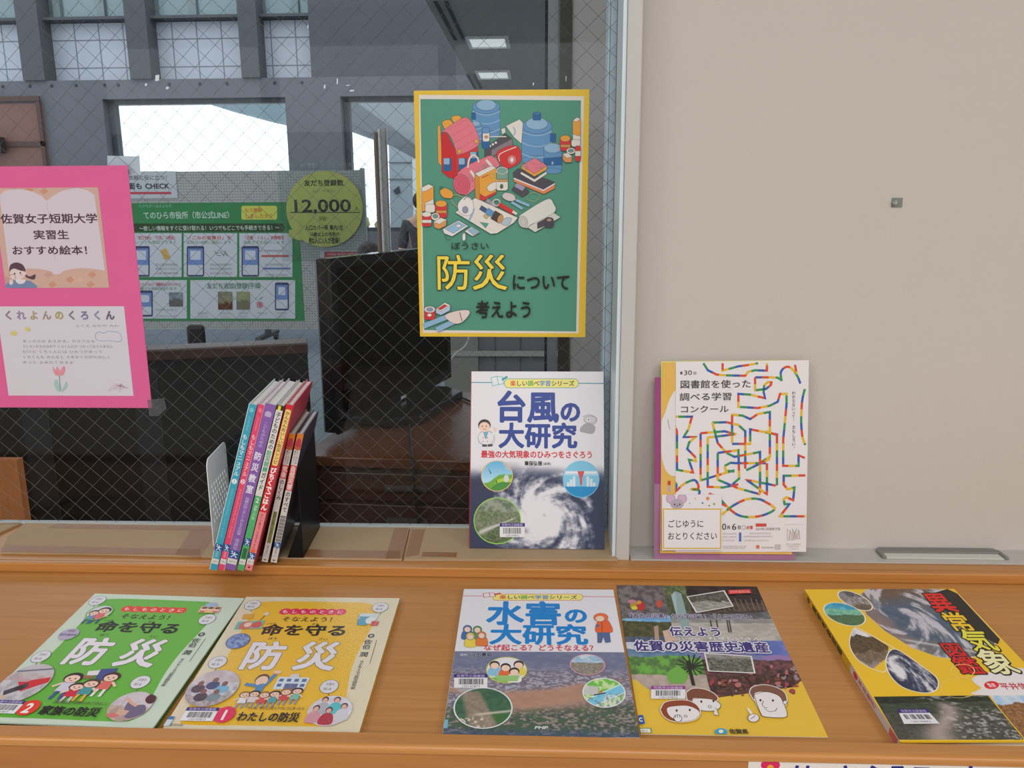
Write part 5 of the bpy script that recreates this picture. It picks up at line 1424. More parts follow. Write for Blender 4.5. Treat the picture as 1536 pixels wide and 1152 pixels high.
def d_purple(S):
    S.rect(0, 0, 100, 1000, (134, 94, 168)); S.ell(48, 58, 32, 16, (186, 170, 206)); S.rect(18, 60, 78, 74, (186, 170, 206))
    S.text('こどものための', 48, 180, 150, (206, 190, 222), h=40, vert=True); 
    for i, ch in enumerate('防災教室'): S.text(ch, 48, 306+i*66, 70, (226, 220, 236), h=50, bold=0.03)
    S.text('地震の起こるしくみとその対策', 48, 668, 230, (206, 190, 222), h=40, vert=True, bold=0.01); S.text('理論社', 48, 840, 70, (206, 190, 222), h=44, vert=True)
def d_green(S):
    S.rect(0, 0, 100, 1000, (214, 212, 208)); S.rect(0, 0, 100, 28, (46, 42, 30)); S.rect(20, 4, 62, 30, (226, 206, 60)); S.rect(0, 540, 100, 1000, (84, 170, 110))
    S.text('子どものための', 50, 150, 220, (50, 46, 44), h=74, vert=True, bold=0.02); S.text('防災訓練', 50, 330, 130, (70, 160, 116), h=74, vert=True, bold=0.03); S.text('ガイド', 50, 452, 110, (50, 46, 44), h=74, vert=True, bold=0.02)
    S.text('2', 50, 565, 50, (222, 232, 224), h=40, bold=0.02); S.text('避難と行動', 50, 640, 90, (206, 226, 210), h=50, vert=True); S.rect(16, 862, 84, 926, (60, 120, 76)); S.text('松尾知純', 50, 894, 60, (40, 60, 44), h=44, vert=True)
def d_red(S):
    S.rect(0, 0, 100, 1000, (206, 40, 52)); S.rect(0, 640, 100, 1000, (232, 130, 140)); S.rrect(10, 30, 88, 360, 14, (232, 206, 120))
    S.text('かんたんおいしい防災レシピ', 49, 195, 310, (60, 50, 36), h=62, vert=True, bold=0.02); S.text('びちくでごはん', 50, 500, 260, (236, 226, 226), h=84, vert=True, bold=0.05)
    S.text('おいしく食べて、そなえよう', 50, 740, 180, (70, 60, 60), h=40, vert=True, bold=0.01); S.text('絵と文', 50, 850, 30, (90, 60, 60), h=30, vert=True); S.rect(20, 868, 80, 890, (220, 110, 70)); S.ell(50, 980, 18, 6, (120, 60, 60))
def d_orange(S, ttl, tail, tc):
    S.rect(0, 0, 100, 1000, (214, 208, 204)); S.rect(0, 0, 100, 120, (222, 130, 40)); S.ell(50, 80, 46, 46, (190, 60, 80)); S.rect(0, 100, 100, 120, (190, 100, 50))
    S.text('よくわかる', 68, 178, 100, (70, 66, 66), h=34, vert=True, bold=0.01); S.text('調べよう！', 30, 178, 100, (70, 66, 66), h=34, vert=True, bold=0.01)
    n = len(ttl); S.rect(0, 240, 100, 250+n*46, (216, 66, 54))
    S.text(ttl, 50, 244+n*23, n*46, (234, 206, 206), h=84, vert=True, bold=0.05); S.text(tail, 50, 250+n*46+22*len(tail), 40*len(tail), (56, 56, 66), h=76, vert=True, bold=0.02)
    if tc: S.rect(20, 600, 80, 850, (132, 140, 76)); S.text('天気・台風・大雨のひみつ', 50, 725, 240, (70, 76, 40), h=44, vert=True, bold=0.01)
    else:
        for k in range(9): S.rect(12, 630+k*26, 92, 650+k*26, (72, 70, 72)); S.rect(20, 634+k*26, 84, 646+k*26, (150, 148, 148))
    S.text('実業之日本社', 50, 900, 70, (90, 86, 86), h=40, vert=True); S.rect(8, 935, 92, 958, (200, 204, 206)); S.ell(38, 982, 9, 6, (60, 60, 60)); S.ell(60, 982, 9, 6, (60, 60, 60))


lean_book('teal manual numbered 1, leftmost of the books leaning beside the white bookend', (50, 1100), (88, 1103), (297, 237), 0.178, mat('teal_board', (206, 222, 226), rough=0.35), d_teal, 838)
lean_book('pink manual numbered 2, second leaning book, between the teal and purple ones', (95, 1103), (127, 1104), (340, 237), 0.178, mat('pink_board', (226, 200, 210), rough=0.35), d_pink, 838)
lean_book('wide purple book, third of the leaning books, with white lettering', (132, 1103), (183, 1105), (397, 240), 0.178, mat('lilac_board', (206, 200, 222), rough=0.35), d_purple, 880)
lean_book('white and green training guide numbered 2, leaning between the purple and red books', (195, 1105), (228, 1105), (440, 240), 0.178, mat('white_board_b', (206, 208, 200), rough=0.35), d_green, 800)
lean_book('red cookbook with a yellow title strip, rightmost of the tall leaning books', (235, 1105), (270, 1105), (489, 240), 0.178, mat('rose_board', (214, 70, 96), rough=0.35), d_red, 890)
lean_book('shorter orange-topped weather book leaning between the red book and its twin', (323, 1058), (354, 1060), (500, 390), 0.15, mat('tan_board', (150, 140, 120), rough=0.35), lambda S: d_orange(S, '気象', 'のしくみ', True), None)
lean_book('shorter orange-topped disaster book, last of the leaning books, against the black bookend', (370, 1060), (401, 1063), (542, 392), 0.15, mat('navy_board', (60, 66, 96), rough=0.3), lambda S: d_orange(S, '自然災害', 'のすべて', False), 838)

# white perforated bookend
p0 = at_z(321, 819, BZ); zt_ = at_y(311.5, 690, p0.y).z; p1 = at_z(338, 660, zt_)
dv = Vector((p1.x-p0.x, p1.y-p0.y, 0)); Lw = min(dv.length, 0.15); ang = math.atan2(dv.y, dv.x)
we = thing('bookend', 'white perforated metal bookend standing left of the leaning books', 'bookend', (p0.x, p0.y, CZ1+0.0003), (0, 0, ang))
hw = zt_-BZ
def slotted_plate(L, Hh, th):
    bm = bmesh.new()
    # outline with rounded upper corners and a staggered grid of slots, filled as one face with holes
    def ringv(pts): 
        vs = [bm.verts.new((x, 0, z)) for x, z in pts]
        es = [bm.edges.new((vs[i], vs[(i+1) % len(vs)])) for i in range(len(vs))]; return es
    r = 0.014; pts = [(0, 0), (L, 0)]
    for k in range(6): a = math.radians(k*18); pts.append((L-r+r*math.cos(a), Hh-r+r*math.sin(a)))
    for k in range(6): a = math.radians(90+k*18); pts.append((r+r*math.cos(a), Hh-r+r*math.sin(a)))
    edges = ringv(pts)
    for row in range(7):
        for c in range(7):
            x = 0.016+c*(L-0.03)/6.5+(row % 2)*0.006; z = Hh*0.26+row*Hh*0.068
            if x > L-0.012: continue
            rx, rz = 0.0022, 0.0040
            edges += ringv([(x+rx*math.cos(2*PI*k/8), z+rz*math.sin(2*PI*k/8)) for k in range(8)])
    bmesh.ops.triangle_fill(bm, use_beauty=True, use_dissolve=False, edges=edges)
    bmesh.ops.recalc_face_normals(bm, faces=bm.faces[:])
    ret = bmesh.ops.extrude_face_region(bm, geom=bm.faces[:])
    bmesh.ops.translate(bm, vec=(0, th, 0), verts=[v for v in ret['geom'] if isinstance(v, bmesh.types.BMVert)])
    bmesh.ops.recalc_face_normals(bm, faces=bm.faces[:])
    me = bpy.data.meshes.new('upright_plate'); bm.to_mesh(me); bm.free(); return me
me = slotted_plate(Lw, hw, 0.0012); me.materials.append(mat('white_enamel', (240, 240, 242), rough=0.35)); link('upright_plate', me, we)
MB().box(0.0, Lw, -0.0004, 0.0016, 0.0, 0.0006).build('foot', mat('white_enamel', (240, 240, 242), rough=0.35), we)

# black bookend
M_bk = mat('black_glossy_steel', (13, 13, 14), rough=0.35, spec=0.25)
k0 = at_z(454, 836.2, BZ); k1 = at_z(479.5, 789, BZ); ztk = at_y(480.5, 637, k1.y).z
dv = Vector((k1.x-k0.x, k1.y-k0.y, 0)); ang = math.atan2(dv.y, dv.x); Lk = min(dv.length, 0.125)
be = thing('bookend', 'black glossy steel bookend supporting the right side of the leaning books', 'bookend', (k0.x, k0.y, CZ1+0.0003), (0, 0, ang))
hk_ = ztk-BZ
b = MB(); b.prism([(0, 0, 0), (Lk, 0, 0), (Lk, 0, hk_-0.012), (Lk-0.012, 0, hk_), (0.03, 0, hk_), (0.0, 0, hk_*0.80)], (0, -0.0016, 0)); b.build('upright_plate', M_bk, be)
b = MB(); b.prism([(0, 0, 0), (0.0015, 0.024, 0), (0.0, 0.0005, hk_*0.33)], (0.0014, 0, 0)); b.build('front_gusset', M_bk, be)
MB().box(0.002, Lk, 0.0004, 0.010, 0.0, 0.0006).build('foot', M_bk, be)

# ================================================================== flyers leaning on the right wall
fz = LEDGE_Z+0.0034
f0 = at_z(981, 840, fz); f0.y = max(f0.y, 1.1735)
ftop = at_y(984, 565, WALL_Y-0.006)
f_lean = math.atan2((WALL_Y-0.010)-f0.y, 0.30)
MF = Matrix.Translation((f0.x, f0.y, fz)) @ Matrix.Rotation(PI/2-f_lean, 4, 'X')
nF = (MF.to_3x3() @ Vector((0, 0, 1)))


def on_lean(px, py, d):
    o = MF.to_translation()+nF*d; v = ray(px, py); k = (o-CAM).dot(nF)/v.dot(nF); return MF.inverted() @ (CAM+v*k)


def lean_sheet(d, TL=None, TR=None, BR=None, BL=None):
    c = {k: on_lean(*p, d) for k, p in (('TL', TL), ('TR', TR), ('BR', BR), ('BL', BL)) if p}
    if 'BL' not in c: c['BL'] = c['BR']+c['TL']-c['TR']
    if 'BR' not in c: c['BR'] = c['BL']+c['TR']-c['TL']
    if 'TL' not in c: c['TL'] = c['BL']+c['TR']-c['BR']
    ex = c['BR']-c['BL']; ey = c['TL']-c['BL']
    M = MF @ Matrix.Translation((c['BL'].x, c['BL'].y, d)) @ Matrix.Rotation(math.atan2(ex.y, ex.x)*0.5-math.atan2(ey.x, ey.y)*0.5, 4, 'Z')
    return sheet_on(M, ex.length, ey.length), M


holder = thing('file_holder', 'purple clear file holder with a take-one label, leaning on the white wall', 'file holder', MF.to_translation(), MF.to_euler())
S, M = lean_sheet(0.0008, TL=(984, 566), BL=(981, 839.5), BR=(1192, 838.5))
S.solid(0.0006, (150, 110, 140)); S.mmrect(0, 0, S.w, S.h, (160, 112, 144)); S.mmrect(0, 0, S.w, S.h*0.58, (150, 72, 122))
put(S.build('back_sheet', P_SATIN, holder), M)
S, M = lean_sheet(0.0022, TL=(990, 542), TR=(1191, 541), BL=(991, 829)); S.solid(0.0004, (214, 212, 140)); S.mmrect(0, 0, S.w, S.h, (218, 214, 120))
fl = thing('flyer', 'pale yellow-green flyer at the back of the stack in the purple file holder', 'flyer', M.to_translation(), M.to_euler(), 'flyers in the clear file holder'); S.build('sheet', P_PAPER, fl)
S, M = lean_sheet(0.0030, TL=(993, 543.5), TR=(1195, 543.5), BL=(990, 830)); S.view(960, 520, 3.389)
S.solid(0.0005, (222, 178, 96)); S.mmrect(0, 0, S.w, S.h, (222, 180, 96)); S.blob([(100, 420), (130, 330), (160, 250), (200, 240), (260, 500), (200, 640), (150, 650), (115, 580)], (222, 218, 220)); S.ell(102, 960, 60, 40, (222, 160, 150)); S.rect(140, 682, 156, 704, (190, 80, 60)); S.rect(140, 706, 156, 738, (176, 170, 170)); S.line([(140, 370), (152, 420)], 5, (170, 170, 176)); S.rect(106, 110, 116, 230, (206, 190, 60))
fl = thing('flyer', 'orange and white flyer showing as a strip left of the maze flyer', 'flyer', M.to_translation(), M.to_euler(), 'flyers in the clear file holder'); S.build('sheet', P_PAPER, fl)
S, M = lean_sheet(0.0042, TL=(1007, 543), TR=(1206.5, 545), BR=(1209, 832)); S.view(960, 520, 3.389)
S.solid(0.0006, (224, 220, 222)); S.mmrect(0, 0, S.w, S.h, (226, 222, 224))
RB = [(212, 84, 60), (222, 180, 60), (64, 146, 96), (66, 98, 176)]


def ribbon(pts, k=0, w=12.0, seg=35, curve=False, pale=0.0):
    if curve: pts = S.smooth(pts, 6)
    P = [np.array(p, float) for p in pts]; cur = [P[0]]; acc = 0.0
    for a, b_ in zip(P[:-1], P[1:]):
        L = np.linalg.norm(b_-a); pos = 0.0
        while L-pos > seg-acc:
            pos += seg-acc; q = a+(b_-a)*(pos/L); cur.append(q); S.line(cur, w, tuple(np.array(RB[k % 4])*(1-pale)+np.array((224, 220, 222))*pale)); S.z -= S.dz; k += 1; cur = [q]; acc = 0.0
        acc += L-pos; cur.append(b_)
    if len(cur) > 1: S.line(cur, w, tuple(np.array(RB[k % 4])*(1-pale)+np.array((224, 220, 222))*pale))
    S.up()


ribbon([(322, 84), (345, 120), (390, 142), (440, 146), (535, 148), (550, 128), (585, 120), (645, 122), (645, 84)], 2)
ribbon([(420, 84), (420, 122), (500, 100), (560, 92), (600, 84)], 0)
ribbon([(585, 156), (665, 156), (700, 158), (722, 172)], 3); ribbon([(585, 156), (585, 222), (640, 215), (665, 195), (668, 182), (650, 180), (632, 195), (628, 230), (636, 262), (560, 244), (500, 240), (500, 306), (600, 312), (660, 300), (700, 280), (712, 240), (745, 240), (745, 290), (735, 400), (728, 470), (728, 606), (806, 606), (806, 552), (838, 566)], 0)
ribbon([(720, 175), (716, 130), (740, 104), (770, 110), (800, 150), (815, 188)], 2, curve=True); ribbon([(788, 92), (796, 140)], 0)
ribbon([(838, 215), (825, 270), (820, 340), (820, 400), (826, 460), (840, 500)], 2, curve=True)
ribbon([(160, 356), (264, 356), (246, 420), (222, 460), (284, 458), (250, 486), (240, 520), (280, 560), (284, 582), (248, 574), (270, 640), (188, 626), (188, 430), (180, 410), (160, 398)], 1)
ribbon([(308, 440), (308, 680), (480, 628)], 3); ribbon([(344, 462), (344, 712), (420, 716), (500, 700)], 1); ribbon([(308, 440), (430, 430), (490, 446)], 0); ribbon([(344, 462), (480, 446)], 1)
ribbon([(468, 488), (468, 346), (520, 350), (560, 368), (600, 342), (660, 332), (660, 560), (610, 590)], 1); ribbon([(368, 386), (440, 384), (500, 398), (535, 430), (535, 620)], 2); ribbon([(368, 386), (395, 490), (440, 540), (480, 560), (610, 535), (610, 590)], 1)
ribbon([(468, 494), (560, 494), (560, 420), (696, 446), (696, 705)], 3); ribbon([(395, 540), (395, 676), (500, 720), (610, 750)], 2); ribbon([(395, 540), (500, 526), (504, 670), (470, 700)], 3)
ribbon([(480, 592), (640, 592)], 3); ribbon([(430, 606), (460, 590), (490, 592)], 2); ribbon([(430, 606), (436, 630), (480, 634)], 1); ribbon([(540, 628), (660, 570)], 2); ribbon([(610, 600), (610, 750)], 1); ribbon([(645, 592), (645, 750), (540, 676), (690, 706)], 0); ribbon([(700, 450), (640, 430)], 0)
ribbon([(160, 680), (185, 700), (178, 736), (220, 700), (270, 678), (290, 690), (296, 720), (262, 724), (300, 730), (300, 752)], 2, curve=True)
ribbon([(840, 654), (730, 656), (730, 700), (750, 725), (785, 715), (778, 780), (745, 765), (730, 775), (735, 800), (760, 800), (710, 862), (842, 862)], 0)
ribbon([(415, 855), (470, 810), (540, 776), (600, 774), (640, 790), (684, 824), (630, 855), (560, 866), (500, 856), (450, 820), (400, 770), (350, 746)], 1, curve=True); ribbon([(400, 770), (418, 800), (440, 810)], 3)
TXT = (62, 58, 60)
S.text('第', 210, 134, 14, TXT, h=16, bold=0.02); S.text('30', 243, 131, 44, TXT, h=34); S.text('回', 279, 134, 16, TXT, h=16)
S.text('図書館を使った', 384, 190, 364, TXT, h=44, bold=0.01); S.text('調べる学習', 334, 254, 270, TXT, h=42, bold=0.01); S.text('コンクール', 326, 317, 252, TXT, h=40, bold=0.01)
S.text('わからないって、', 780, 305, 160, TXT, h=19, vert=True); S.text('おもしろい。', 781, 462, 128, TXT, h=19, vert=True)
S.text('10', 416, 913, 46, TXT, h=46); S.text('月', 450, 918, 18, TXT, h=20, bold=0.02); S.text('6', 478, 913, 26, TXT, h=46); S.text('日', 504, 918, 18, TXT, h=20, bold=0.02); S.ring(527, 918, 9, 10, 2, (150, 150, 150)); S.text('必着', 557, 918, 34, (212, 90, 70), h=20, bold=0.02)
S.rect(588, 898, 642, 914, (206, 84, 70)); S.text('2027年1月発表予定', 650, 926, 126, (140, 130, 130), h=15)
for (x, y, w, n) in ((455, 950, 70, 12), (455, 966, 70, 12), (450, 984, 62, 10), (610, 948, 110, 16), (600, 964, 150, 22), (590, 984, 130, 18), (480, 1014, 120, 18), (480, 1024, 110, 18)): S.scrawl(x, y, w, 10, (160, 152, 152), n)
S.rect(503, 944, 514, 990, (80, 110, 180)); S.rect(590, 1008, 606, 1026, (214, 120, 90)); S.scrawl(650, 1020, 66, 10, (110, 106, 110), 10); S.rect(686, 1004, 714, 1030, (190, 186, 188))
for k in range(9): S.line([(748+k*8, 924+6*(k % 3)), (748+((k*5) % 9)*8, 984-5*(k % 2))], 2, (RB[k % 4][0], 150, 130))
S.scrawl(778, 1003, 76, 9, (150, 140, 140), 9); S.scrawl(778, 1014, 60, 9, (150, 140, 140), 7); S.scrawl(778, 1026, 50, 8, (170, 160, 160), 6); S.scrawl(782, 902, 100, 7, (190, 180, 180), 14)
fl = thing('flyer', 'white library contest flyer with colourful maze ribbons, front of the stack', 'flyer', M.to_translation(), M.to_euler(), 'flyers in the clear file holder'); S.build('sheet', P_PAPER, fl)
# clear pocket and label card belong to the holder
S, M = lean_sheet(0.0056, TL=(986.5, 764), BL=(986, 834), BR=(1081, 834.5))
b = MB(); b.box(0, S.w/1000, 0, S.h/1000, 0, 0.0003); o = b.build('clear_pocket', clear_mat('clear_file_plastic', (252, 250, 252), ior=1.25, rough=0.2), holder); put(o, M)
S, M = lean_sheet(0.0064, TL=(992.5, 742), BL=(993, 825.5), BR=(1082, 826)); S.view(960, 520, 3.389); S.clip = True
S.solid(0.0004, (226, 222, 226)); S.mmrect(0, 0, S.w, S.h, (226, 222, 226))
for x, y, r, c in ((344, 772, 9, (222, 140, 80)), (318, 795, 5, (70, 130, 190)), (376, 800, 6, (140, 180, 90)), (252, 796, 4, (150, 180, 220)), (280, 772, 4, (220, 180, 90)), (352, 808, 4, (140, 90, 120))): S.ell(x, y, r, r, c)
for x in (156, 214): S.ell(x, 772, 25, 27, (190, 170, 190)); S.ell(x, 773, 17, 19, (206, 176, 196))
S.ell(188, 800, 34, 26, (180, 166, 180))
for x in (176, 202): S.ell(x, 802, 4, 5, (84, 70, 84), n=10)
S.ell(189, 808, 4, 3, (84, 70, 84), n=8)
S.rect(116, 823, 412, 1028, (214, 176, 70)); S.rect(122, 829, 406, 1022, (228, 224, 226))
S.text('ごじゆうに', 232, 900, 186, (56, 52, 54), h=42, bold=0.012); S.text('おとりください', 266, 962, 254, (56, 52, 54), h=42, bold=0.012)
put(S.build('label_card', P_PAPER, holder), M)

# ================================================================== paper sign on the front panel
SY = RY0+0.0018
s0 = at_y(1123, 1139.5, SY); s1 = at_y(1640, 1150, SY)
sw, sh_ = 0.42, 0.075
MS = Matrix.Translation((s0.x, SY, s0.z-sh_)) @ Matrix.Rotation(PI/2, 4, 'X')
S = sheet_on(MS, sw, sh_); S.view(1000, 1090, 2.8657)
S.clip = True
S.solid(0.0004, (214, 208, 200)); S.mmrect(0, 0, S.w, S.h, (218, 210, 202))
for k in range(6): a = math.radians(-90+k*60); S.ell(446+27*math.cos(a), 178+26*math.sin(a), 18, 17, (206, 44, 92))
S.ell(446, 178, 15, 14, (226, 160, 60))
NV = (44, 48, 120)
for ch, x in zip('はーとふるコーナー', (585, 683, 785, 888, 990, 1092, 1195, 1300, 1400)): S.text(ch, x, 206, 92, NV, h=92, bold=0.04)
sg = thing('paper_sign', 'white paper sign with pink flower and navy lettering on the front of the shelf', 'sign', MS.to_translation(), MS.to_euler())
S.build('sheet', P_PAPER, sg)

# ================================================================== the lobby beyond the glass
FAR = 12.0
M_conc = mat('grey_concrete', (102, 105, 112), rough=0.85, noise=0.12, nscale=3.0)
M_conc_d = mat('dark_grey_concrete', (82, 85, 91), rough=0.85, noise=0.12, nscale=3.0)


def tile_mat(name, c1, c2, size, gap):
    M = bpy.data.materials.new(name); M.use_nodes = True; nt = M.node_tree; b = nt.nodes['Principled BSDF']
    tc = nt.nodes.new('ShaderNodeTexCoord'); sp = nt.nodes.new('ShaderNodeSeparateXYZ'); nt.links.new(tc.outputs['Object'], sp.inputs[0])
    def fr(sock, s):
        d = nt.nodes.new('ShaderNodeMath'); d.operation = 'DIVIDE'; nt.links.new(sock, d.inputs[0]); d.inputs[1].default_value = s
        f = nt.nodes.new('ShaderNodeMath'); f.operation = 'FRACT'; nt.links.new(d.outputs[0], f.inputs[0])
        l = nt.nodes.new('ShaderNodeMath'); l.operation = 'LESS_THAN'; nt.links.new(f.outputs[0], l.inputs[0]); l.inputs[1].default_value = gap/s
        return l.outputs[0]
    return M, nt, b, sp, fr


M_tile, nt, b_, sp, fr_ = tile_mat('pale_panel_tiles', None, None, 0.36, 0.018)
mx = nt.nodes.new('ShaderNodeMath'); mx.operation = 'MAXIMUM'
nt.links.new(fr_(sp.outputs['X'], 0.36), mx.inputs[0]); nt.links.new(fr_(sp.outputs['Z'], 0.38), mx.inputs[1])
mc = nt.nodes.new('ShaderNodeMix'); mc.data_type = 'RGBA'; mc.inputs['A'].default_value = (*lin((176, 184, 196)), 1); mc.inputs['B'].default_value = (*lin((112, 120, 130)), 1)
nt.links.new(mx.outputs[0], mc.inputs['Factor']); nt.links.new(mc.outputs['Result'], b_.inputs['Base Color']); b_.inputs['Roughness'].default_value = 0.5

M_floor, nt, b_, sp, fr_ = tile_mat('lobby_floor_tiles', None, None, 0.6, 0.008)
mx = nt.nodes.new('ShaderNodeMath'); mx.operation = 'MAXIMUM'
nt.links.new(fr_(sp.outputs['X'], 0.6), mx.inputs[0]); nt.links.new(fr_(sp.outputs['Y'], 0.6), mx.inputs[1])
mc = nt.nodes.new('ShaderNodeMix'); mc.data_type = 'RGBA'; mc.inputs['A'].default_value = (*lin((122, 136, 146)), 1); mc.inputs['B'].default_value = (*lin((92, 104, 112)), 1)
nt.links.new(mx.outputs[0], mc.inputs['Factor']); nt.links.new(mc.outputs['Result'], b_.inputs['Base Color']); b_.inputs['Roughness'].default_value = 0.22

M_peg, nt, b_, sp, fr_ = tile_mat('perforated_board', None, None, 0.027, 0.009)
mx = nt.nodes.new('ShaderNodeMath'); mx.operation = 'MULTIPLY'
nt.links.new(fr_(sp.outputs['X'], 0.030), mx.inputs[0]); nt.links.new(fr_(sp.outputs['Z'], 0.030), mx.inputs[1])
mc = nt.nodes.new('ShaderNodeMix'); mc.data_type = 'RGBA'; mc.inputs['A'].default_value = (*lin((168, 168, 164)), 1); mc.inputs['B'].default_value = (*lin((70, 72, 72)), 1)
nt.links.new(mx.outputs[0], mc.inputs['Factor']); nt.links.new(mc.outputs['Result'], b_.inputs['Base Color']); b_.inputs['Roughness'].default_value = 0.6

structure(MB().box(-12, 8, GLASS_Y+0.12, 16, FLOOR_Z-0.05, FLOOR_Z).build('floor_lobby', M_floor))


def fx(px): return at_y(px, 250, FAR).x
def fz_(py): return at_y(300, py, FAR).z


wf = thing('wall_far', None, None, (0, FAR, 0)); structure(wf)
def F(o): o.location = (0, -FAR, 0); return o
zT = fz_(-70); zb1 = fz_(118); zb0 = fz_(147); xs = [fx(-260), fx(75), fx(164), fx(434), fx(515), fx(760), fx(1000)]
b = MB()
b.box(xs[0], xs[6], FAR, FAR+0.4, zb0, zb1)                         # beam
b.box(xs[1], xs[2], FAR, FAR+0.4, FLOOR_Z, zb0); b.box(xs[3], xs[4], FAR, FAR+0.4, FLOOR_Z, zb0); b.box(xs[5], xs[6], FAR, FAR+0.4, FLOOR_Z, zb0)
b.box(xs[0], xs[1], FAR, FAR+0.4, fz_(330), zb0)
b.box(xs[2], xs[3], FAR, FAR+0.4, FLOOR_Z, fz_(330)); b.box(xs[4], xs[5], FAR, FAR+0.4, FLOOR_Z, fz_(349))
F(b.build('masonry', M_conc, wf))
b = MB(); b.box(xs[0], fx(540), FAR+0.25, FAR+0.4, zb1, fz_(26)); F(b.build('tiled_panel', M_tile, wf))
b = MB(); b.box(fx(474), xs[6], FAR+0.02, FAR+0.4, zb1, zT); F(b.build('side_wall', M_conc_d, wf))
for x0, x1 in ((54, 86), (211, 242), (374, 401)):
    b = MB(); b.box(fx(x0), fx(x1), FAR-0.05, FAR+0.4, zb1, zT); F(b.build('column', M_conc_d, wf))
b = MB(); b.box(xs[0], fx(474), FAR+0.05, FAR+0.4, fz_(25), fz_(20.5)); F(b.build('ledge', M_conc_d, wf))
# concrete tie holes
b = MB()
for px in (20, 60, 92, 128, 170, 190, 265, 310, 350, 420, 460):
    for py in (126,):
        c = Vector((fx(px), FAR-0.004, fz_(py))); b.lathe([(0.025, 0), (0.02, 0.004)], 8, Matrix.Translation(c) @ Matrix.Rotation(PI/2, 4, 'X'))
F(b.build('tie_hole', mat('tie_hole_dark', (56, 60, 62), rough=0.9), wf))
# clerestory glazing and the two low windows
M_pane2 = clear_mat('far_window_glass', (252, 254, 255), ior=1.3)
w2 = thing('window_2', None, None, (0, FAR, 0)); structure(w2)
b = MB(); b.box(xs[0], fx(474), FAR+0.26, FAR+0.28, fz_(20), zT); F(b.build('pane', clear_mat('frosted_teal_glass', (172, 188, 192), haze=0.45, hazecol=(150, 168, 170)), w2))
b = MB()
for px in (100, 165, 300, 450): b.box(fx(px)-0.05, fx(px)+0.05, FAR+0.2, FAR+0.3, fz_(20), zT)
F(b.build('mullion', mat('teal_grey_mullion', (120, 136, 138), rough=0.5), w2))
M_frd = mat('dark_bronze_frame', (62, 70, 80), rough=0.4)
for nm, (x0, x1, zt, zb) in (('window_3', (xs[2], xs[3], zb0, fz_(330))), ('window_4', (xs[4], xs[5], zb0, fz_(349)))):
    w = thing(nm, None, None, (0, FAR, 0)); structure(w)
    b = MB(); b.box(x0, x0+0.09, FAR+0.15, FAR+0.28, zb, zt); b.box(x1-0.05, x1, FAR+0.15, FAR+0.28, zb, zt); b.box(x0, x1, FAR+0.15, FAR+0.28, zt-0.06, zt); b.box(x0, x1, FAR+0.15, FAR+0.28, zb, zb+0.06)
    F(b.build('frame', M_frd, w))
    b = MB(); b.box(x0+0.09, x1-0.05, FAR+0.2, FAR+0.21, zb+0.06, zt-0.06); F(b.build('pane', M_pane2, w))
# door at the far left
d1 = thing('door_1', None, None, (0, FAR, 0)); structure(d1)
b = MB(); b.box(xs[0], xs[1], FAR-0.04, FAR-0.001, FLOOR_Z, zb0-0.05); F(b.build('leaf', mat('red_brown_door', (120, 84, 76), rough=0.6, noise=0.1, nscale=4), d1))
b = MB()
for py in (142, 210): b.box(xs[0], xs[1], FAR-0.07, FAR-0.041, fz_(py)-0.07, fz_(py))
b.box(xs[1]-0.06, xs[1], FAR-0.07, FAR-0.041, FLOOR_Z, fz_(141)-0.07); F(b.build('rail', mat('dark_brown_rail', (74, 52, 50), rough=0.6), d1))
b = MB(); b.box(fx(-25), fx(18), FAR-0.2, FAR-0.0715, fz_(228), fz_(204)); F(b.build('closer', mat('black_plastic', (24, 26, 30), rough=0.5), d1, bevel=0.01))

# outside: ground, canopy, a pale neighbouring building and shrubs
structure(MB().box(-30, 30, 16.0, 60, FLOOR_Z-0.3, FLOOR_Z-0.05).build('floor_outside', mat('outside_paving', (190, 196, 196), rough=0.9)))
cn = thing('canopy', 'pale sloping canopy outside the far left window', 'canopy', at_y(290, 150, 14.5))
q = [at_y(px, py, 14.5) for px, py in ((292, 120), (480, 120), (480, 196), (420, 182), (360, 168), (300, 152))]
MB().prism([p-cn.location for p in q], (0, 1.5, 0)).build('soffit', mat('pale_blue_canopy', (172, 196, 204), rough=0.7), cn)
_c = at_y(470, 190, 14.9)-cn.location; MB().box(_c.x-0.09, _c.x+0.09, _c.y, _c.y+0.18, FLOOR_Z-0.05-cn.location.z, _c.z+0.02).build('column', mat('pale_blue_canopy', (172, 196, 204), rough=0.7), cn)
cn = thing('canopy', 'white sloping canopy outside the far window behind the disaster poster', 'canopy', at_y(520, 150, 14.5))
q = [at_y(px, py, 14.5) for px, py in ((516, 120), (700, 120), (700, 262), (622, 238), (580, 215), (521, 195))]
MB().prism([p-cn.location for p in q], (0, 1.2, 0)).build('soffit', mat('white_canopy', (206, 214, 216), rough=0.7), cn)
_c = at_y(692, 250, 14.9)-cn.location; MB().box(_c.x-0.09, _c.x+0.09, _c.y, _c.y+0.18, FLOOR_Z-0.05-cn.location.z, _c.z+0.02).build('column', mat('white_canopy', (206, 214, 216), rough=0.7), cn)
q = [at_y(px, py, 14.4) for px, py in ((516, 150), (530, 150), (624, 218), (622, 238), (516, 178))]
MB().prism([p-cn.location for p in q], (0, 0.09, 0)).build('fascia', mat('grey_canopy_edge', (160, 168, 172), rough=0.7), cn)
nb = thing('building', 'pale grey building seen through the far window behind the poster', 'building', at_y(600, 300, 17))
q = [at_y(px, py, 17) for px, py in ((583, 218), (618, 218), (618, 300), (583, 300))]
q[2].z = q[3].z = FLOOR_Z-0.05
MB().prism([p-nb.location for p in q], (0, 2, 0)).build('wall', mat('neighbour_wall', (178, 186, 190), rough=0.8), nb)
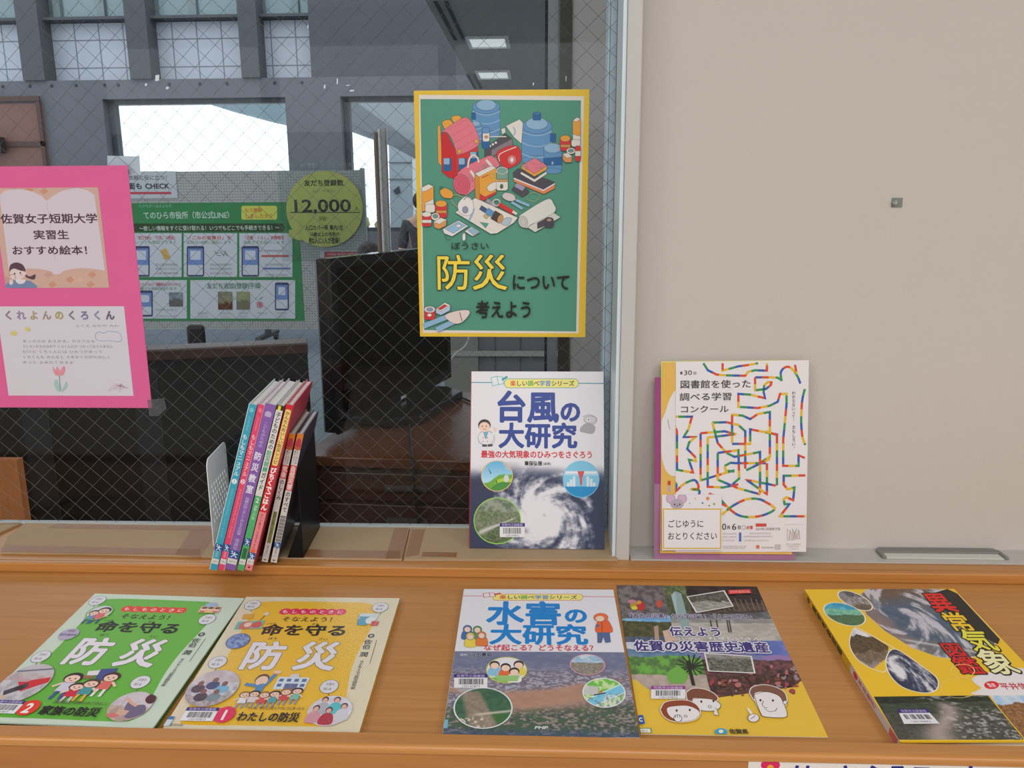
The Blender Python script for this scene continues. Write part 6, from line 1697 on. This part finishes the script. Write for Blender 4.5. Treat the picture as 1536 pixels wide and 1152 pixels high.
for py in (243, 268):
    q = [at_y(px, y, 16.98) for px, y in ((583, py), (618, py), (618, py+1.6), (583, py+1.6))]
    MB().prism([p-nb.location for p in q], (0, 0.015, 0)).build('joint_line', mat('neighbour_joint', (120, 126, 130), rough=0.8), nb)
q = [at_y(px, y, 16.97) for px, y in ((590, 286), (598, 279), (601, 289), (594, 292))]
MB().prism([p-nb.location for p in q], (0, 0.02, 0)).build('vent_hood', mat('vent_dark', (70, 76, 80), rough=0.8), nb)
for (px, py, r_) in ((545, 334, 0.12), (569, 338, 0.09), (521, 338, 0.09)):
    c = at_y(px, py, 15.2); sb = thing('shrub', {545: 'middle one of three yellow-green shrubs outside the far window', 569: 'right one of three yellow-green shrubs outside the far window', 521: 'left one of three yellow-green shrubs outside the far window'}[px], 'shrub', c, group='shrubs outside the far window')
    bm = bmesh.new(); bmesh.ops.create_icosphere(bm, subdivisions=3, radius=r_)
    rr = random.Random(px)
    for v in bm.verts: v.co *= 1+0.25*(rr.random()-0.5)
    ext = bmesh.ops.extrude_face_region(bm, geom=[]) if False else None
    me = bpy.data.meshes.new('foliage'); bm.to_mesh(me); bm.free(); me.materials.append(mat('yellow_green_leaves', (206, 214, 130), rough=0.8, noise=0.3, nscale=20)); link('foliage', me, sb)
    MB().tube([(0, 0, FLOOR_Z-0.05-c.z), (0, 0, -r_*0.6)], 0.012, 6).build('stem', mat('twig_brown', (90, 74, 60), rough=0.9), sb)

# lower ceiling on the right with two lights and slots
CZ = EYE+1.5
cxl = at_y(620, 0, 5.7).x
structure(MB().box(-12, cxl-0.05, GLASS_Y+0.15, 6.6, 3.9, 4.1).build('ceiling_high_unseen', M_conc))  # unseen partial roof, added to cut the daylight falling into the lobby
structure(MB().box(cxl, 4.0, 3.2, FAR, CZ, CZ+0.35).build('ceiling_lobby', mat('grey_lobby_ceiling', (150, 148, 144), rough=0.9)))
for q, lab in (([(704, 55), (757, 55), (760, 69), (708, 69)], 'nearer of the two square ceiling lights in the lobby, above the poster'), ([(717, 106), (760, 106), (763, 116), (721, 116)], 'farther of the two square ceiling lights in the lobby, just above the poster')):
    P = [at_z(x, y, CZ-0.002) for x, y in q]; c = sum(P, Vector())/4
    w_, d_ = 0.5*((P[1].x-P[0].x)+(P[2].x-P[3].x)), abs(P[0].y-P[3].y)
    cl = thing('ceiling_light', lab, 'ceiling light', c, group='square ceiling lights in the lobby')
    b = MB()
    for a in ((-w_/2-.03, w_/2+.03, -d_/2-.03, -d_/2), (-w_/2-.03, w_/2+.03, d_/2, d_/2+.03), (-w_/2-.03, -w_/2, -d_/2, d_/2), (w_/2, w_/2+.03, -d_/2, d_/2)): b.box(*a, -0.02, 0)
    b.build('frame', mat('light_frame_white', (206, 206, 206), rough=0.5), cl)
    MB().box(-w_/2+.001, w_/2-.001, -d_/2+.001, d_/2-.001, -0.008, -0.001).build('diffuser', mat('lit_diffuser', (230, 232, 230), rough=0.6, emit=(236, 238, 232), estr=0.55), cl)
for q, lab in (([(650, 2), (662, 2), (686, 60), (678, 60)], 'nearer pair of dark slots in the lobby ceiling'), ([(699, 112), (705, 112), (713, 133), (708, 133)], 'farther pair of dark slots in the lobby ceiling')):
    P = [at_z(x, y, CZ-0.002) for x, y in q]
    vt = thing('ceiling_vent', lab, 'ceiling vent', (P[0].x, P[3].y, CZ), group='slots in the lobby ceiling')
    for k in range(2):
        x0 = P[0].x+k*0.075
        MB().box(x0-P[0].x, x0-P[0].x+0.03, 0, P[3].y*0+abs(P[3].y-P[0].y), -0.006, -0.0005).build('slot', mat('slot_black', (40, 40, 42), rough=0.8), vt).location = (0, P[0].y-P[3].y, 0)

# posts and cladding at the right of the lobby view
pc = thing('wooden_post', 'tall dark brown post just right of the disaster poster beyond the glass', 'post', (at_y(847, 400, 2.1).x, 2.1, FLOOR_Z))
x0 = 0.5*(at_y(846, 60, 2.1).x+at_y(831, 530, 2.1).x); x1 = 0.5*(at_y(864, 60, 2.1).x+at_y(848, 530, 2.1).x)
MB().box(x0-pc.location.x, x1-pc.location.x, 0, 0.05, 0, 3.4).build('post', mat('dark_brown_wood', (58, 50, 38), rough=0.5), pc, bevel=0.002)
structure(MB().box(x1+0.002, 2.6, 2.11, 2.2, FLOOR_Z, 2.6).build('wall_lobby_right', mat('grey_lobby_cladding', (192, 188, 186), rough=0.7, noise=0.05, nscale=6)))
lp = thing('metal_post', 'pale grey metal post with black edge left of the dark brown post', 'post', (x0-0.03, 2.2, FLOOR_Z))
MB().box(0.002, 0.028, 0, 0.03, 0, 3.4).build('post', mat('pale_grey_metal', (150, 156, 160), rough=0.4), lp)
MB().box(-0.006, 0.0015, 0, 0.03, 0, 3.4).build('edge', mat('slot_black', (40, 40, 42)), lp)

# ---- perforated notice board on castors
BY = 9.0
n0 = at_y(128, 494, BY); n1 = at_y(549, 255, BY); n2 = at_y(553, 494, BY)
nb = thing('notice_board', 'large grey perforated notice board on castors in the lobby', 'notice board', (n0.x, BY, FLOOR_Z))
bw2 = n2.x-n0.x-0.02; bz0 = n0.z-FLOOR_Z; bz1 = n1.z-FLOOR_Z
MB().box(0, bw2, 0, 0.05, bz0, bz1).build('panel', M_peg, nb)
for a_ in (bw2+0.0005, -0.0405): MB().box(a_, a_+0.04, -0.005, 0.055, bz0-0.02, bz1+0.02).build('upright', mat('board_grey_frame', (150, 152, 152), rough=0.5), nb)
for xx in (0.65*bw2, bw2-0.03, 0.02):
    b = MB(); b.box(xx-0.03, xx+0.03, -0.32, 0.32, 0.07, 0.11); b.box(xx-0.025, xx+0.025, -0.02, 0.06, 0.1, bz0); b.build('foot', mat('board_dark_foot', (60, 60, 64), rough=0.5), nb)
    for yy in (-0.28, 0.28):
        MB().lathe([(0.035, -0.02), (0.035, 0.02)], 14, Matrix.Translation((xx, yy, 0.036)) @ Matrix.Rotation(PI/2, 4, 'Y')).build('castor', mat('black_castor', (30, 30, 32), rough=0.5), nb)


def board_sheet(name, label, x0, y0, x1, y1, col, draw, view, dy=0.004, cat='poster', zoff=0.0, group=None):
    p = at_y(x0, y1, BY-dy); q = at_y(x1, y0, BY-dy)
    M = Matrix.Translation((p.x, BY-dy, p.z)) @ Matrix.Rotation(PI/2, 4, 'X')
    S = sheet_on(M, q.x-p.x, q.z-p.z); S.dz = 0.00012; S.view(*view); S.solid(0.002, col); S.mmrect(0, 0, S.w, S.h, col); draw(S)
    t = thing(name, label, cat, M.to_translation(), M.to_euler(), group); S.build('sheet', P_PAPER, t); return t


V4 = (160, 230, 3.84)
GR = (62, 136, 84)
def d_line(S):
    PAPER = (206, 208, 212)
    S.text('てのひら市役所（市公式LINE）', 470, 356, 520, (196, 214, 200), h=44, bold=0.02); S.scrawl(280, 303, 190, 22, (150, 190, 160), 10)
    S.rrect(776, 302, 982, 382, 12, (206, 206, 96)); S.text('もう登録', 845, 328, 100, (200, 130, 60), h=26, bold=0.03); S.text('しましたか？', 880, 360, 170, (200, 130, 60), h=28, bold=0.03)
    S.rrect(-60, 404, 1025, 452, 22, (56, 78, 52)); S.text('〜欲しい情報をすぐに受け取れる！いつでもどこでも手続きできる！〜', 590, 430, 810, (196, 206, 190), h=30, bold=0.02)
    for (x0, y0, x1, y1) in ((-200, 460, 432, 712), (444, 460, 752, 712), (764, 460, 1070, 712), (-200, 730, 462, 952), (482, 730, 1086, 952)): S.rect(x0, y0, x1, y1, PAPER)
    for x, w, a, c in ((285, 240, '「窓口予約」「行政」「相談」', 'いつでも確認できます'), (590, 260, '「ごみの収集日」を', '前日の18時に通知します'), (905, 240, '「災害・くらし」の情報を', '見逃さずお届けします')):
        S.text(a, x, 486, w, (196, 90, 96), h=24, bold=0.02); S.text(c, x, 512, w, (120, 160, 130), h=22, bold=0.01)
    def phone(x, y, w, h): S.rrect(x, y, x+w, y+h, 10, (70, 76, 110)); S.rect(x+7, y+14, x+w-7, y+h-10, (120, 144, 196)); S.rect(x+20, y+26, x+w-20, y+h*0.45, (206, 210, 220)); S.rect(x+7, y+h*0.62, x+w-7, y+h-10, (206, 208, 214))
    for x in (148, 462, 778): phone(x, 534, 100, 176)
    phone(166, 790, 100, 150); phone(970, 744, 80, 160)
    S.poly([(310, 560), (340, 545), (368, 600), (336, 614)], (214, 170, 90)); 
    for k in range(7): S.line([(620+k*10, 560+(k % 3)*14), (640+k*9, 590-(k % 2)*18)], 3, (110, 120, 120))
    S.rect(892, 586, 1050, 596, (196, 90, 90)); S.rect(900, 658, 1060, 668, (100, 124, 176))
    for x, y in ((346, 640), (346, 664), (346, 690), (660, 640), (660, 664), (660, 690), (950, 560), (976, 640), (980, 700)): S.scrawl(x, y, 130, 16, (130, 120, 124), 11)
    S.text('しりょうぶつ・避難所などのチャットに', 312, 754, 240, (196, 90, 96), h=22, bold=0.01); S.text('様々な相談が送れます', 300, 778, 210, (120, 160, 130), h=20)
    S.photo([(360, 800), (438, 800), (440, 882), (362, 882)], bands([(0.5, (150, 160, 170), (110, 116, 120), 5), (1.0, (90, 96, 96), (120, 110, 104), 6)]), 20)
    S.text('友だち追加(登録)手順', 732, 762, 310, (96, 140, 110), h=36, bold=0.01)
    S.photo([(642, 796), (724, 796), (726, 900), (644, 900)], bands([(0.6, (150, 146, 120), (120, 116, 96), 4), (1.0, (120, 70, 50), (90, 60, 44), 6)]), 20)
    S.photo([(748, 796), (824, 796), (826, 900), (750, 900)], bands([(0.5, (140, 150, 110), (166, 160, 120), 4), (1.0, (110, 124, 96), (130, 110, 90), 6)]), 20)
    S.text('市', 882, 872, 40, (206, 110, 130), h=40, bold=0.03); S.line([(880, 840), (900, 826)], 5, (140, 140, 140))
    for x, y, w in ((555, 920, 60), (555, 940, 60), (682, 920, 60), (685, 942, 56), (786, 920, 60), (790, 940, 50), (900, 920, 60), (1010, 920, 60), (1010, 940, 50), (346, 900, 130), (346, 936, 120)): S.scrawl(x, y, w, 14, (140, 132, 136), 6)


board_sheet('poster', 'large green-bordered smartphone service poster pinned on the perforated board', 140, 303, 446, 481.5, GR, d_line, V4)
def d_chk(S):
    S.text('気軽に役に立つ！', 245, 140, 240, (110, 112, 116), h=30, bold=0.02); S.text('画面も CHECK', 220, 188, 280, (66, 68, 72), h=40, bold=0.035); S.rect(60, 222, 372, 236, (196, 80, 90))
board_sheet('notice', 'white notice reading CHECK with a red underline at the top of the perforated board', 158, 256.5, 263, 298, (192, 196, 200), d_chk, V4, 0.008, 'notice')
def d_leaf(S):
    S.rect(1254, 566, 1500, 614, (186, 80, 84)); S.text('WORK READY NETWORK', 1370, 580, 200, (220, 180, 180), h=16, bold=0.02); S.scrawl(1350, 602, 190, 14, (220, 180, 180), 11)
    for k in range(10): S.scrawl(1350, 640+k*17, 170, 12, (140, 140, 144), 13)
    S.rect(1285, 790, 1330, 836, (206, 186, 110)); S.rect(1290, 838, 1340, 862, (100, 116, 150))
board_sheet('notice', 'white notice with red heading half hidden behind the television', 484, 376, 545, 459, (190, 192, 194), d_leaf, V4, 0.005, 'notice')
# round yellow announcement
YB_ = BY-0.03
cY = at_y(486.5, 313, YB_); rY = (at_y(544.5, 313, YB_)-at_y(429.5, 313, YB_)).length/2
MYb = Matrix.Translation((cY.x-rY-0.05, YB_, cY.z-rY-0.02)) @ Matrix.Rotation(PI/2, 4, 'X')
S = sheet_on(MYb, 2*rY+0.1, 2*rY+0.04); S.view(*V4); S.dz = 0.00012
CYL = (196, 194, 106)
S.poly([(1050, 440), (1046, 480), (1120, 505), (1140, 440)], CYL); S.ell(1255, 320, 221, 219, CYL, n=60)
TG = (52, 58, 46)
S.text('友だち登録数', 1250, 170, 228, TG, h=38, bold=0.03); S.text('(R6.1.29現在)', 1250, 217, 130, (120, 126, 80), h=18)
S.text('12,000', 1232, 298, 350, (50, 54, 50), h=100, bold=0.02); S.text('人', 1440, 318, 34, TG, h=30); S.rect(1058, 338, 1458, 343, TG)
S.text('突破！', 1255, 376, 66, TG, h=28); S.text('人口カバー率 県内1位', 1252, 428, 220, TG, h=32, bold=0.03); S.text('15歳以上の市民の', 1256, 466, 172, TG, h=26, bold=0.03); S.text('約2人に1人が登録！', 1262, 502, 194, TG, h=38, bold=0.03)
yb = thing('sign', 'round yellow speech-bubble sign reading 12,000 hanging on the perforated board', 'sign', MYb.to_translation(), MYb.to_euler())
S.build('sheet', P_PAPER, yb)
# clear wrinkled film hung over the top of the board
v0 = at_y(418, 300, 8.7); v1 = at_y(552, 300, 8.7); zt1 = at_y(480, 245, 8.7).z; zt0 = at_y(480, 392, 8.7).z
cf = thing('plastic_film', 'clear wrinkled plastic film hanging over the right end of the perforated board', 'plastic film', (v0.x, 8.7, zt0))
bm = bmesh.new(); n = 60; rows = []
for j in range(8):
    rows.append([bm.verts.new(((v1.x-v0.x)*i/n, 0.02*math.sin(i*0.9+0.4*math.sin(j))+0.012*math.sin(i*2.3+j*0.3), (zt1-zt0)*j/7)) for i in range(n+1)])
for j in range(7):
    for i in range(n): bm.faces.new((rows[j][i], rows[j][i+1], rows[j+1][i+1], rows[j+1][i]))
me = bpy.data.meshes.new('film'); bm.to_mesh(me); bm.free()
for p in me.polygons: p.use_smooth = True
me.materials.append(clear_mat('wrinkled_clear_film', (240, 244, 244), ior=1.25, rough=0.05)); o = link('film', me, cf)
sd = o.modifiers.new('thickness', 'SOLIDIFY'); sd.thickness = 0.001

# ---- dark cabinet back close behind the glass, with an upright post
Zc = at_y(219, 526, 2.0).z
cR = at_z(461.5, 514, Zc); cL = at_z(-60, 538, Zc)
dirv = (cR-cL).normalized(); back = Vector((-dirv.y, dirv.x, 0))
dc = thing('cabinet', 'wide black-backed cabinet with brown top close behind the glass at lower left', 'cabinet', (cL.x, cL.y, FLOOR_Z), (0, 0, math.atan2(dirv.y, dirv.x)))
Lc = (cR-cL).length; Hc = Zc-FLOOR_Z
MB().box(-0.6, Lc-0.002, 0.004, 0.05, 0, Hc-0.031).build('body', mat('black_cabinet_back', (20, 21, 21), rough=0.35), dc)
MB().box(-0.6, Lc, -0.004, 0.085, Hc-0.03, Hc).build('top', wood_mat('dark_brown_top', (58, 38, 30), (74, 48, 38), rough=0.4), dc, bevel=0.004)
for xx in (0.14*Lc, 0.46*Lc): MB().box(xx, xx+0.06, 0.0005, 0.0038, 0, Hc-0.05).build('upright_strip', mat('dark_upright_strip', (34, 33, 33), rough=0.5), dc)  # two slightly paler upright strips on the cabinet face
pp = at_y(296, 520, cR.y*0.45+cL.y*0.55+0.45)
up = thing('upright_post', 'short black upright standing up behind the black-backed cabinet', 'post', (pp.x, pp.y, FLOOR_Z))
za = at_y(289, 487, pp.y).z-FLOOR_Z
hwp = 0.5*(at_y(303, 500, pp.y).x-at_y(277, 500, pp.y).x)
MB().box(-hwp, hwp, -0.015, 0.015, Hc*0.35, za).build('post', mat('black_post', (30, 29, 30), rough=0.5), up, bevel=0.012)
MB().box(-0.2, 0.2, -0.15, 0.15, 0, 0.03).build('base', mat('black_post', (30, 29, 30), rough=0.5), up); MB().box(-0.02, 0.02, -0.012, 0.012, 0.03, Hc*0.35).build('stem', mat('black_post', (30, 29, 30), rough=0.5), up)
# orange wooden side at the extreme left
we_x = at_y(32, 740, 1.62).x; wz = at_y(20, 690, 1.62).z
wd_ = thing('wooden_desk', 'orange wooden desk end at the extreme left edge behind the glass', 'desk', (we_x, 1.62, FLOOR_Z))
MB().box(-0.7, 0, 0, 0.02, 0, wz-FLOOR_Z).build('side_panel', wood_mat('orange_desk_wood', (176, 104, 54), (196, 122, 66), rough=0.5, axis='Z'), wd_)

# ---- television on its brown cabinet
TZ = -0.11
tq = [at_z(446, 684, TZ), at_z(775, 694, TZ), at_z(800, 588.5, TZ), at_z(592, 588.5, TZ)]
M_br = wood_mat('brown_stand_wood', (92, 54, 34), (112, 66, 40), rough=0.25, axis='X', scale=3, stretch=16, coat=0.3)
M_brd = wood_mat('dark_brown_stand_front', (62, 38, 30), (74, 46, 36), rough=0.35, axis='X', scale=3, stretch=16)
tv_c = thing('television_cabinet', 'brown wooden cabinet carrying the television behind the glass', 'cabinet', (tq[0].x, tq[0].y, FLOOR_Z))
off = Vector((tq[0].x, tq[0].y, FLOOR_Z))
MB().prism([p-off-Vector((0, 0, 0.03)) for p in tq], (0, 0, 0.03)).build('top', M_br, tv_c, bevel=0.004)
cx_ = sum(tq, Vector())/4
ins = [p+(cx_-p)*0.03 for p in tq]
MB().prism([Vector((p.x, p.y, FLOOR_Z))-off for p in ins], (0, 0, TZ-0.031-FLOOR_Z)).build('body', M_brd, tv_c)
fd = (ins[1]-ins[0]).normalized(); fn = Vector((fd.y, -fd.x, 0))
for (z0, z1) in ((-0.24, -0.155), (-0.34, -0.25), (-0.62, -0.35)):
    a = ins[0]+fd*0.03-off; e = ins[0]+fd*((ins[1]-ins[0]).length-0.03)-off
    dr = MB().prism([(a.x, a.y, z0-FLOOR_Z), (e.x, e.y, z0-FLOOR_Z), (e.x, e.y, z1-FLOOR_Z), (a.x, a.y, z1-FLOOR_Z)], fn*0.012).build('drawer', M_brd, tv_c, bevel=0.003)
    mm = (a+e)/2+fn*0.014
    MB().box(-0.06, 0.06, -0.006, 0.006, -0.008, 0.008, Matrix.Translation((mm.x, mm.y, (z0+z1)/2-FLOOR_Z)) @ Matrix.Rotation(math.atan2(fd.y, fd.x), 4, 'Z')).build('handle', mat('dull_metal_handle', (120, 112, 110), rough=0.3, metal=0.8), dr)

t0 = at_y(509, 652, 2.34); t1 = at_z(677, 566, t0.z); zt = at_y(503, 388, 2.34).z
tdir = Vector((t1.x-t0.x, t1.y-t0.y, 0)); TL_ = tdir.length; ta = math.atan2(tdir.y, tdir.x)
M_tvb = mat('black_tv_plastic', (20, 20, 21), rough=0.22, coat=0.4)
tv = thing('television', 'black flat television turned sideways on the brown cabinet behind the glass', 'television', (t0.x, t0.y, TZ+0.0005), (0, 0, ta))
h0, h1 = t0.z-TZ, zt-TZ
b = MB(); b.box(0, TL_, 0.012, 0.055, h0, h1); b.build('casing', M_tvb, tv, bevel=0.008)
b = MB(); b.box(0, TL_, 0.0, 0.0118, h0, h0+0.035); b.box(0, TL_, 0, 0.0118, h1-0.03, h1); b.box(0, 0.03, 0, 0.0118, h0+0.035, h1-0.03); b.box(TL_-0.03, TL_, 0, 0.0118, h0+0.035, h1-0.03); b.build('bezel', M_tvb, tv)
MB().box(0.0305, TL_-0.0305, 0.006, 0.0115, h0+0.0355, h1-0.0305).build('screen', mat('dark_glossy_screen', (10, 11, 12), rough=0.10, spec=0.3), tv)
MB().box(TL_*0.5-0.02, TL_*0.5+0.02, -0.0012, -0.0001, h0+0.012, h0+0.022).build('badge', mat('silver_badge', (190, 190, 190), rough=0.3), tv)
MB().box(TL_*0.5-0.07, TL_*0.5+0.07, 0.0125, 0.07, 0.035, h0+0.1).build('neck', M_tvb, tv)
b = MB(); b.prism([(TL_*0.22, -0.07, 0), (TL_*0.30, -0.15, 0), (TL_*0.72, -0.15, 0), (TL_*0.80, -0.06, 0), (TL_*0.76, 0.17, 0), (TL_*0.26, 0.17, 0)], (0, 0, 0.034)); b.build('base', M_tvb, tv, bevel=0.008)
MB().box(TL_*0.2, TL_*0.8, 0.056, 0.10, h0+0.08, h1-0.12).build('rear_housing', mat('tv_back_plastic', (30, 30, 31), rough=0.5), tv, bevel=0.01)


def cable(name, label, pts, r, m, smooth=True):
    P = [Vector(p) for p in pts]; out = []
    n = len(P)
    for i in range(n-1):
        p0, p1, p2, p3 = P[max(i-1, 0)], P[i], P[i+1], P[min(i+2, n-1)]
        for k in range(8):
            t = k/8; out.append(0.5*((2*p1)+(-p0+p2)*t+(2*p0-5*p1+4*p2-p3)*t*t+(-p0+3*p1-3*p2+p3)*t**3))
    out.append(P[-1]); o0 = out[0].copy()
    t_ = thing(name, label, 'cable', o0); MB().tube([p-o0 for p in out], r, 8).build('cord', m, t_, smooth=True); return t_


M_cab = mat('black_cable', (28, 28, 28), rough=0.5)
zf = TZ+0.006
fy = lambda px, py, d=-0.02: at_y(px, py, at_z(617, 690, TZ).y+d)
cable('power_cable', 'black cable hanging down the front of the brown television cabinet', [at_z(616, 606, zf), at_z(614, 640, zf), at_z(616, 672, zf), fy(618, 690, -0.012), fy(621, 720), fy(625, 760), fy(629, 800), fy(630, 860)], 0.0045, M_cab)
cable('power_cable', 'black cable lying across the cabinet top right of the television', [at_z(662, 590, zf), at_z(680, 592, zf), at_z(705, 602, zf), at_z(740, 618, zf)], 0.0045, M_cab)
yw = 2.9
cable('white_cable', 'pale cable drooping behind the television below the poster', [at_y(704, 470, 3.5), at_y(703, 505, 3.5), at_y(697, 520, 3.5), at_y(684, 530, 3.5), at_y(672, 545, 3.5)], 0.004, mat('pale_cable', (206, 204, 196), rough=0.5))

# grey low counter behind the poster, with pale strip
g0 = at_y(668, 600, 4.6); g1 = at_y(850, 600, 4.6); gz = at_y(760, 470, 4.6).z
gc = thing('low_counter', 'grey panelled low counter with a pale band seen below the poster', 'counter', (g0.x, 4.6, FLOOR_Z))
Wg = g1.x-g0.x; Hg = gz-FLOOR_Z
gx = at_y(718, 530, 4.6).x-g0.x
MB().box(gx, Wg, 0, 0.5, 0, Hg).build('panel', mat('counter_grey', (112, 116, 118), rough=0.5), gc)
MB().box(0, gx-0.002, -0.02, 0.5, 0, Hg).build('end_panel', mat('counter_beige_grey', (140, 138, 130), rough=0.5), gc)
zs0, zs1 = at_y(760, 534, 4.58).z-FLOOR_Z, at_y(760, 526, 4.58).z-FLOOR_Z
MB().box(-0.02, Wg, -0.03, -0.021, zs0, zs1).build('band', mat('counter_pale_band', (168, 168, 158), rough=0.5), gc)
for px in (743, 781):
    xx = at_y(px, 530, 4.6).x-g0.x; MB().box(xx-0.003, xx+0.003, -0.004, -0.0005, 0, Hg).build('joint', mat('counter_joint', (80, 84, 86), rough=0.6), gc)

# pole stand behind the television
PYY = 4.2
pl = thing('pole_stand', 'pair of tall metal poles standing between the notice board and the poster', 'pole', (at_y(573, 385, PYY).x, PYY, FLOOR_Z))
ox, oz = pl.location.x, FLOOR_Z
ptop = at_y(572, 193, PYY); pbot = at_y(581, 385, PYY)
xx = 0.5*(at_y(573, 193, PYY).x+at_y(581, 385, PYY).x)-ox
MB().tube([(xx, 0, 0.03), (xx, 0, ptop.z-oz)], 0.023, 16).build('pole', mat('brushed_grey_pole', (150, 150, 146), rough=0.35, metal=0.5), pl, smooth=False)
xx2 = 0.5*(at_y(563, 200, PYY).x+at_y(571, 385, PYY).x)-ox
MB().tube([(xx2, 0.03, 0.03), (xx2, 0.03, at_y(563, 198, PYY).z-oz)], 0.017, 14).build('side_pole', mat('rusty_brown_pole', (120, 96, 84), rough=0.6), pl)
MB().lathe([(0.2, 0), (0.2, 0.02), (0.04, 0.03)], 24).build('base', mat('grey_pole_base', (110, 110, 110), rough=0.5), pl)
for zz in (0.4, 0.8): MB().box(min(xx, xx2), max(xx, xx2), -0.008, 0.03, zz, zz+0.02).build('bracket', mat('grey_pole_base', (110, 110, 110), rough=0.5), pl)


# ---- bookcase in the right part of the lobby: it is mirrored in the television
bk = thing('bookcase', 'dark bookcase in the lobby hidden behind the wall, mirrored in the television', 'bookcase', (0.45, 4.7, FLOOR_Z), (0, 0, math.radians(-20)))
M_bkc = mat('dark_bookcase_wood', (46, 38, 32), rough=0.5)
MB().box(0, 1.9, 0.30, 0.33, 0, 2.3).build('back_panel', mat('dark_bookcase_back', (26, 26, 26), rough=0.6), bk)
for x_ in (0, 0.93, 1.87): MB().box(x_, x_+0.03, 0, 0.2995, 0, 2.3).build('side_panel', M_bkc, bk)
for k in range(7):
    for x_ in (0.031, 0.961): MB().box(x_, x_+0.898, 0.001, 0.2985, 0.02+k*0.37, 0.045+k*0.37).build('shelf', M_bkc, bk)

# ---- two distant people near the far window
def figure(label, loc, rz, joints, edges, radii, mats):
    """one skinned body; hair and clothing are children"""
    P = thing('person', label, 'person', loc, (0, 0, rz), group=None)
    def skin(nm, idx, scale, material, sub=2):
        me = bpy.data.meshes.new(nm); keep = sorted({i for e in idx for i in e}); mp = {k: i for i, k in enumerate(keep)}
        me.from_pydata([joints[k] for k in keep], [(mp[a], mp[b]) for a, b in idx], [])
        o = link(nm, me, P); md = o.modifiers.new('skin', 'SKIN'); md.use_smooth_shade = True
        for k in keep:
            r = radii[k]*scale; me.skin_vertices[0].data[mp[k]].radius = (r, r)
        me.skin_vertices[0].data[0].use_root = True
        sb = o.modifiers.new('smooth', 'SUBSURF'); sb.levels = sub; sb.render_levels = sub
        me.materials.append(material); return o
    skin('body', edges, 1.0, mats['skin'])
    skin('shirt', [(0, 1), (1, 2), (2, 4), (4, 5), (2, 7), (7, 8)], 1.12, mats['shirt'])
    skin('trousers', [(0, 10), (10, 11), (0, 13), (13, 14)], 1.14, mats['trousers'])
    h = Vector(joints[15]); hb = MB()
    bm = bmesh.new(); bmesh.ops.create_uvsphere(bm, u_segments=20, v_segments=14, radius=0.105)
    for v in bm.verts:
        if v.co.z < 0.0 and v.co.y < 0.02: v.co *= 0.86
    bmesh.ops.translate(bm, vec=h+Vector((0, 0.012, 0.018)), verts=bm.verts); me = bpy.data.meshes.new('hair'); bm.to_mesh(me); bm.free(); me.materials.append(mats['hair']); link('hair', me, P)
    return P


# 0 pelvis 1 waist 2 chest 3 neck 4 Lshoulder 5 Lelbow 6 Lhand 7 Rshoulder 8 Relbow 9 Rhand 10 Lhip/knee ... 15 head
E_ = [(0, 1), (1, 2), (2, 3), (3, 15), (2, 4), (4, 5), (5, 6), (2, 7), (7, 8), (8, 9), (0, 10), (10, 11), (11, 12), (0, 13), (13, 14), (14, 16)]
def stand(): return [(0, 0, 0.86), (0, 0, 1.05), (0, 0.0, 1.28), (0, 0, 1.42), (-0.18, 0, 1.33), (-0.23, 0.02, 1.05), (-0.22, -0.06, 0.80), (0.18, 0, 1.33), (0.23, 0.02, 1.05), (0.20, -0.10, 0.82), (-0.09, 0, 0.46), (-0.09, 0.02, 0.08), (-0.09, -0.12, 0.04), (0.09, 0, 0.46), (0.09, 0.02, 0.08), (0, -0.01, 1.55), (0.09, -0.12, 0.04)]
Rd = [0.13, 0.12, 0.14, 0.055, 0.06, 0.045, 0.035, 0.06, 0.045, 0.035, 0.065, 0.045, 0.04, 0.065, 0.045, 0.10, 0.04]
mskin = mat('skin_tone', (206, 166, 144), rough=0.6); mh = mat('dark_hair', (34, 30, 30), rough=0.6)
p_ = at_y(617, 312, 8.6)
figure('person with dark hair in dark clothes standing mostly behind the poster edge', (p_.x+0.12, 8.6, FLOOR_Z), 0.3, stand(), E_, Rd, {'skin': mskin, 'hair': mh, 'shirt': mat('dark_shirt', (66, 68, 76), rough=0.8), 'trousers': mat('dark_trousers', (44, 46, 52), rough=0.8)})
sit = [(0, 0.10, 0.50), (0, 0.02, 0.68), (0, -0.10, 0.88), (0, -0.22, 0.98), (-0.18, -0.10, 0.92), (-0.22, -0.25, 0.72), (-0.16, -0.45, 0.70), (0.18, -0.10, 0.92), (0.22, -0.25, 0.72), (0.16, -0.45, 0.70), (-0.1, -0.34, 0.52), (-0.1, -0.36, 0.10), (-0.1, -0.48, 0.04), (0.1, -0.34, 0.52), (0.1, -0.36, 0.10), (0, -0.31, 1.07), (0.1, -0.48, 0.04)]
p2_ = at_y(600, 362, 7.6)
figure('person in a white shirt sitting bent forward beside the metal poles', (p2_.x, 7.6, FLOOR_Z), -1.2, sit, E_, Rd, {'skin': mskin, 'hair': mh, 'shirt': mat('white_shirt', (206, 206, 206), rough=0.8), 'trousers': mat('grey_trousers', (90, 92, 98), rough=0.8)})
st = thing('stool', 'low grey stool under the seated person in the white shirt', 'stool', (p2_.x-0.09, 7.6+0.04, FLOOR_Z))
MB().lathe([(0.15, 0.30), (0.16, 0.315), (0.15, 0.33)], 20).build('seat', mat('stool_grey', (96, 98, 102), rough=0.6), st)
for k in range(4): a = PI/4+k*PI/2; MB().tube([(0.15*math.cos(a), 0.15*math.sin(a), 0), (0.11*math.cos(a), 0.11*math.sin(a), 0.30)], 0.012, 8).build('leg', mat('stool_grey', (96, 98, 102)), st)

# lettering prototype is no longer needed
bpy.data.objects.remove(_to); bpy.data.curves.remove(_tc)
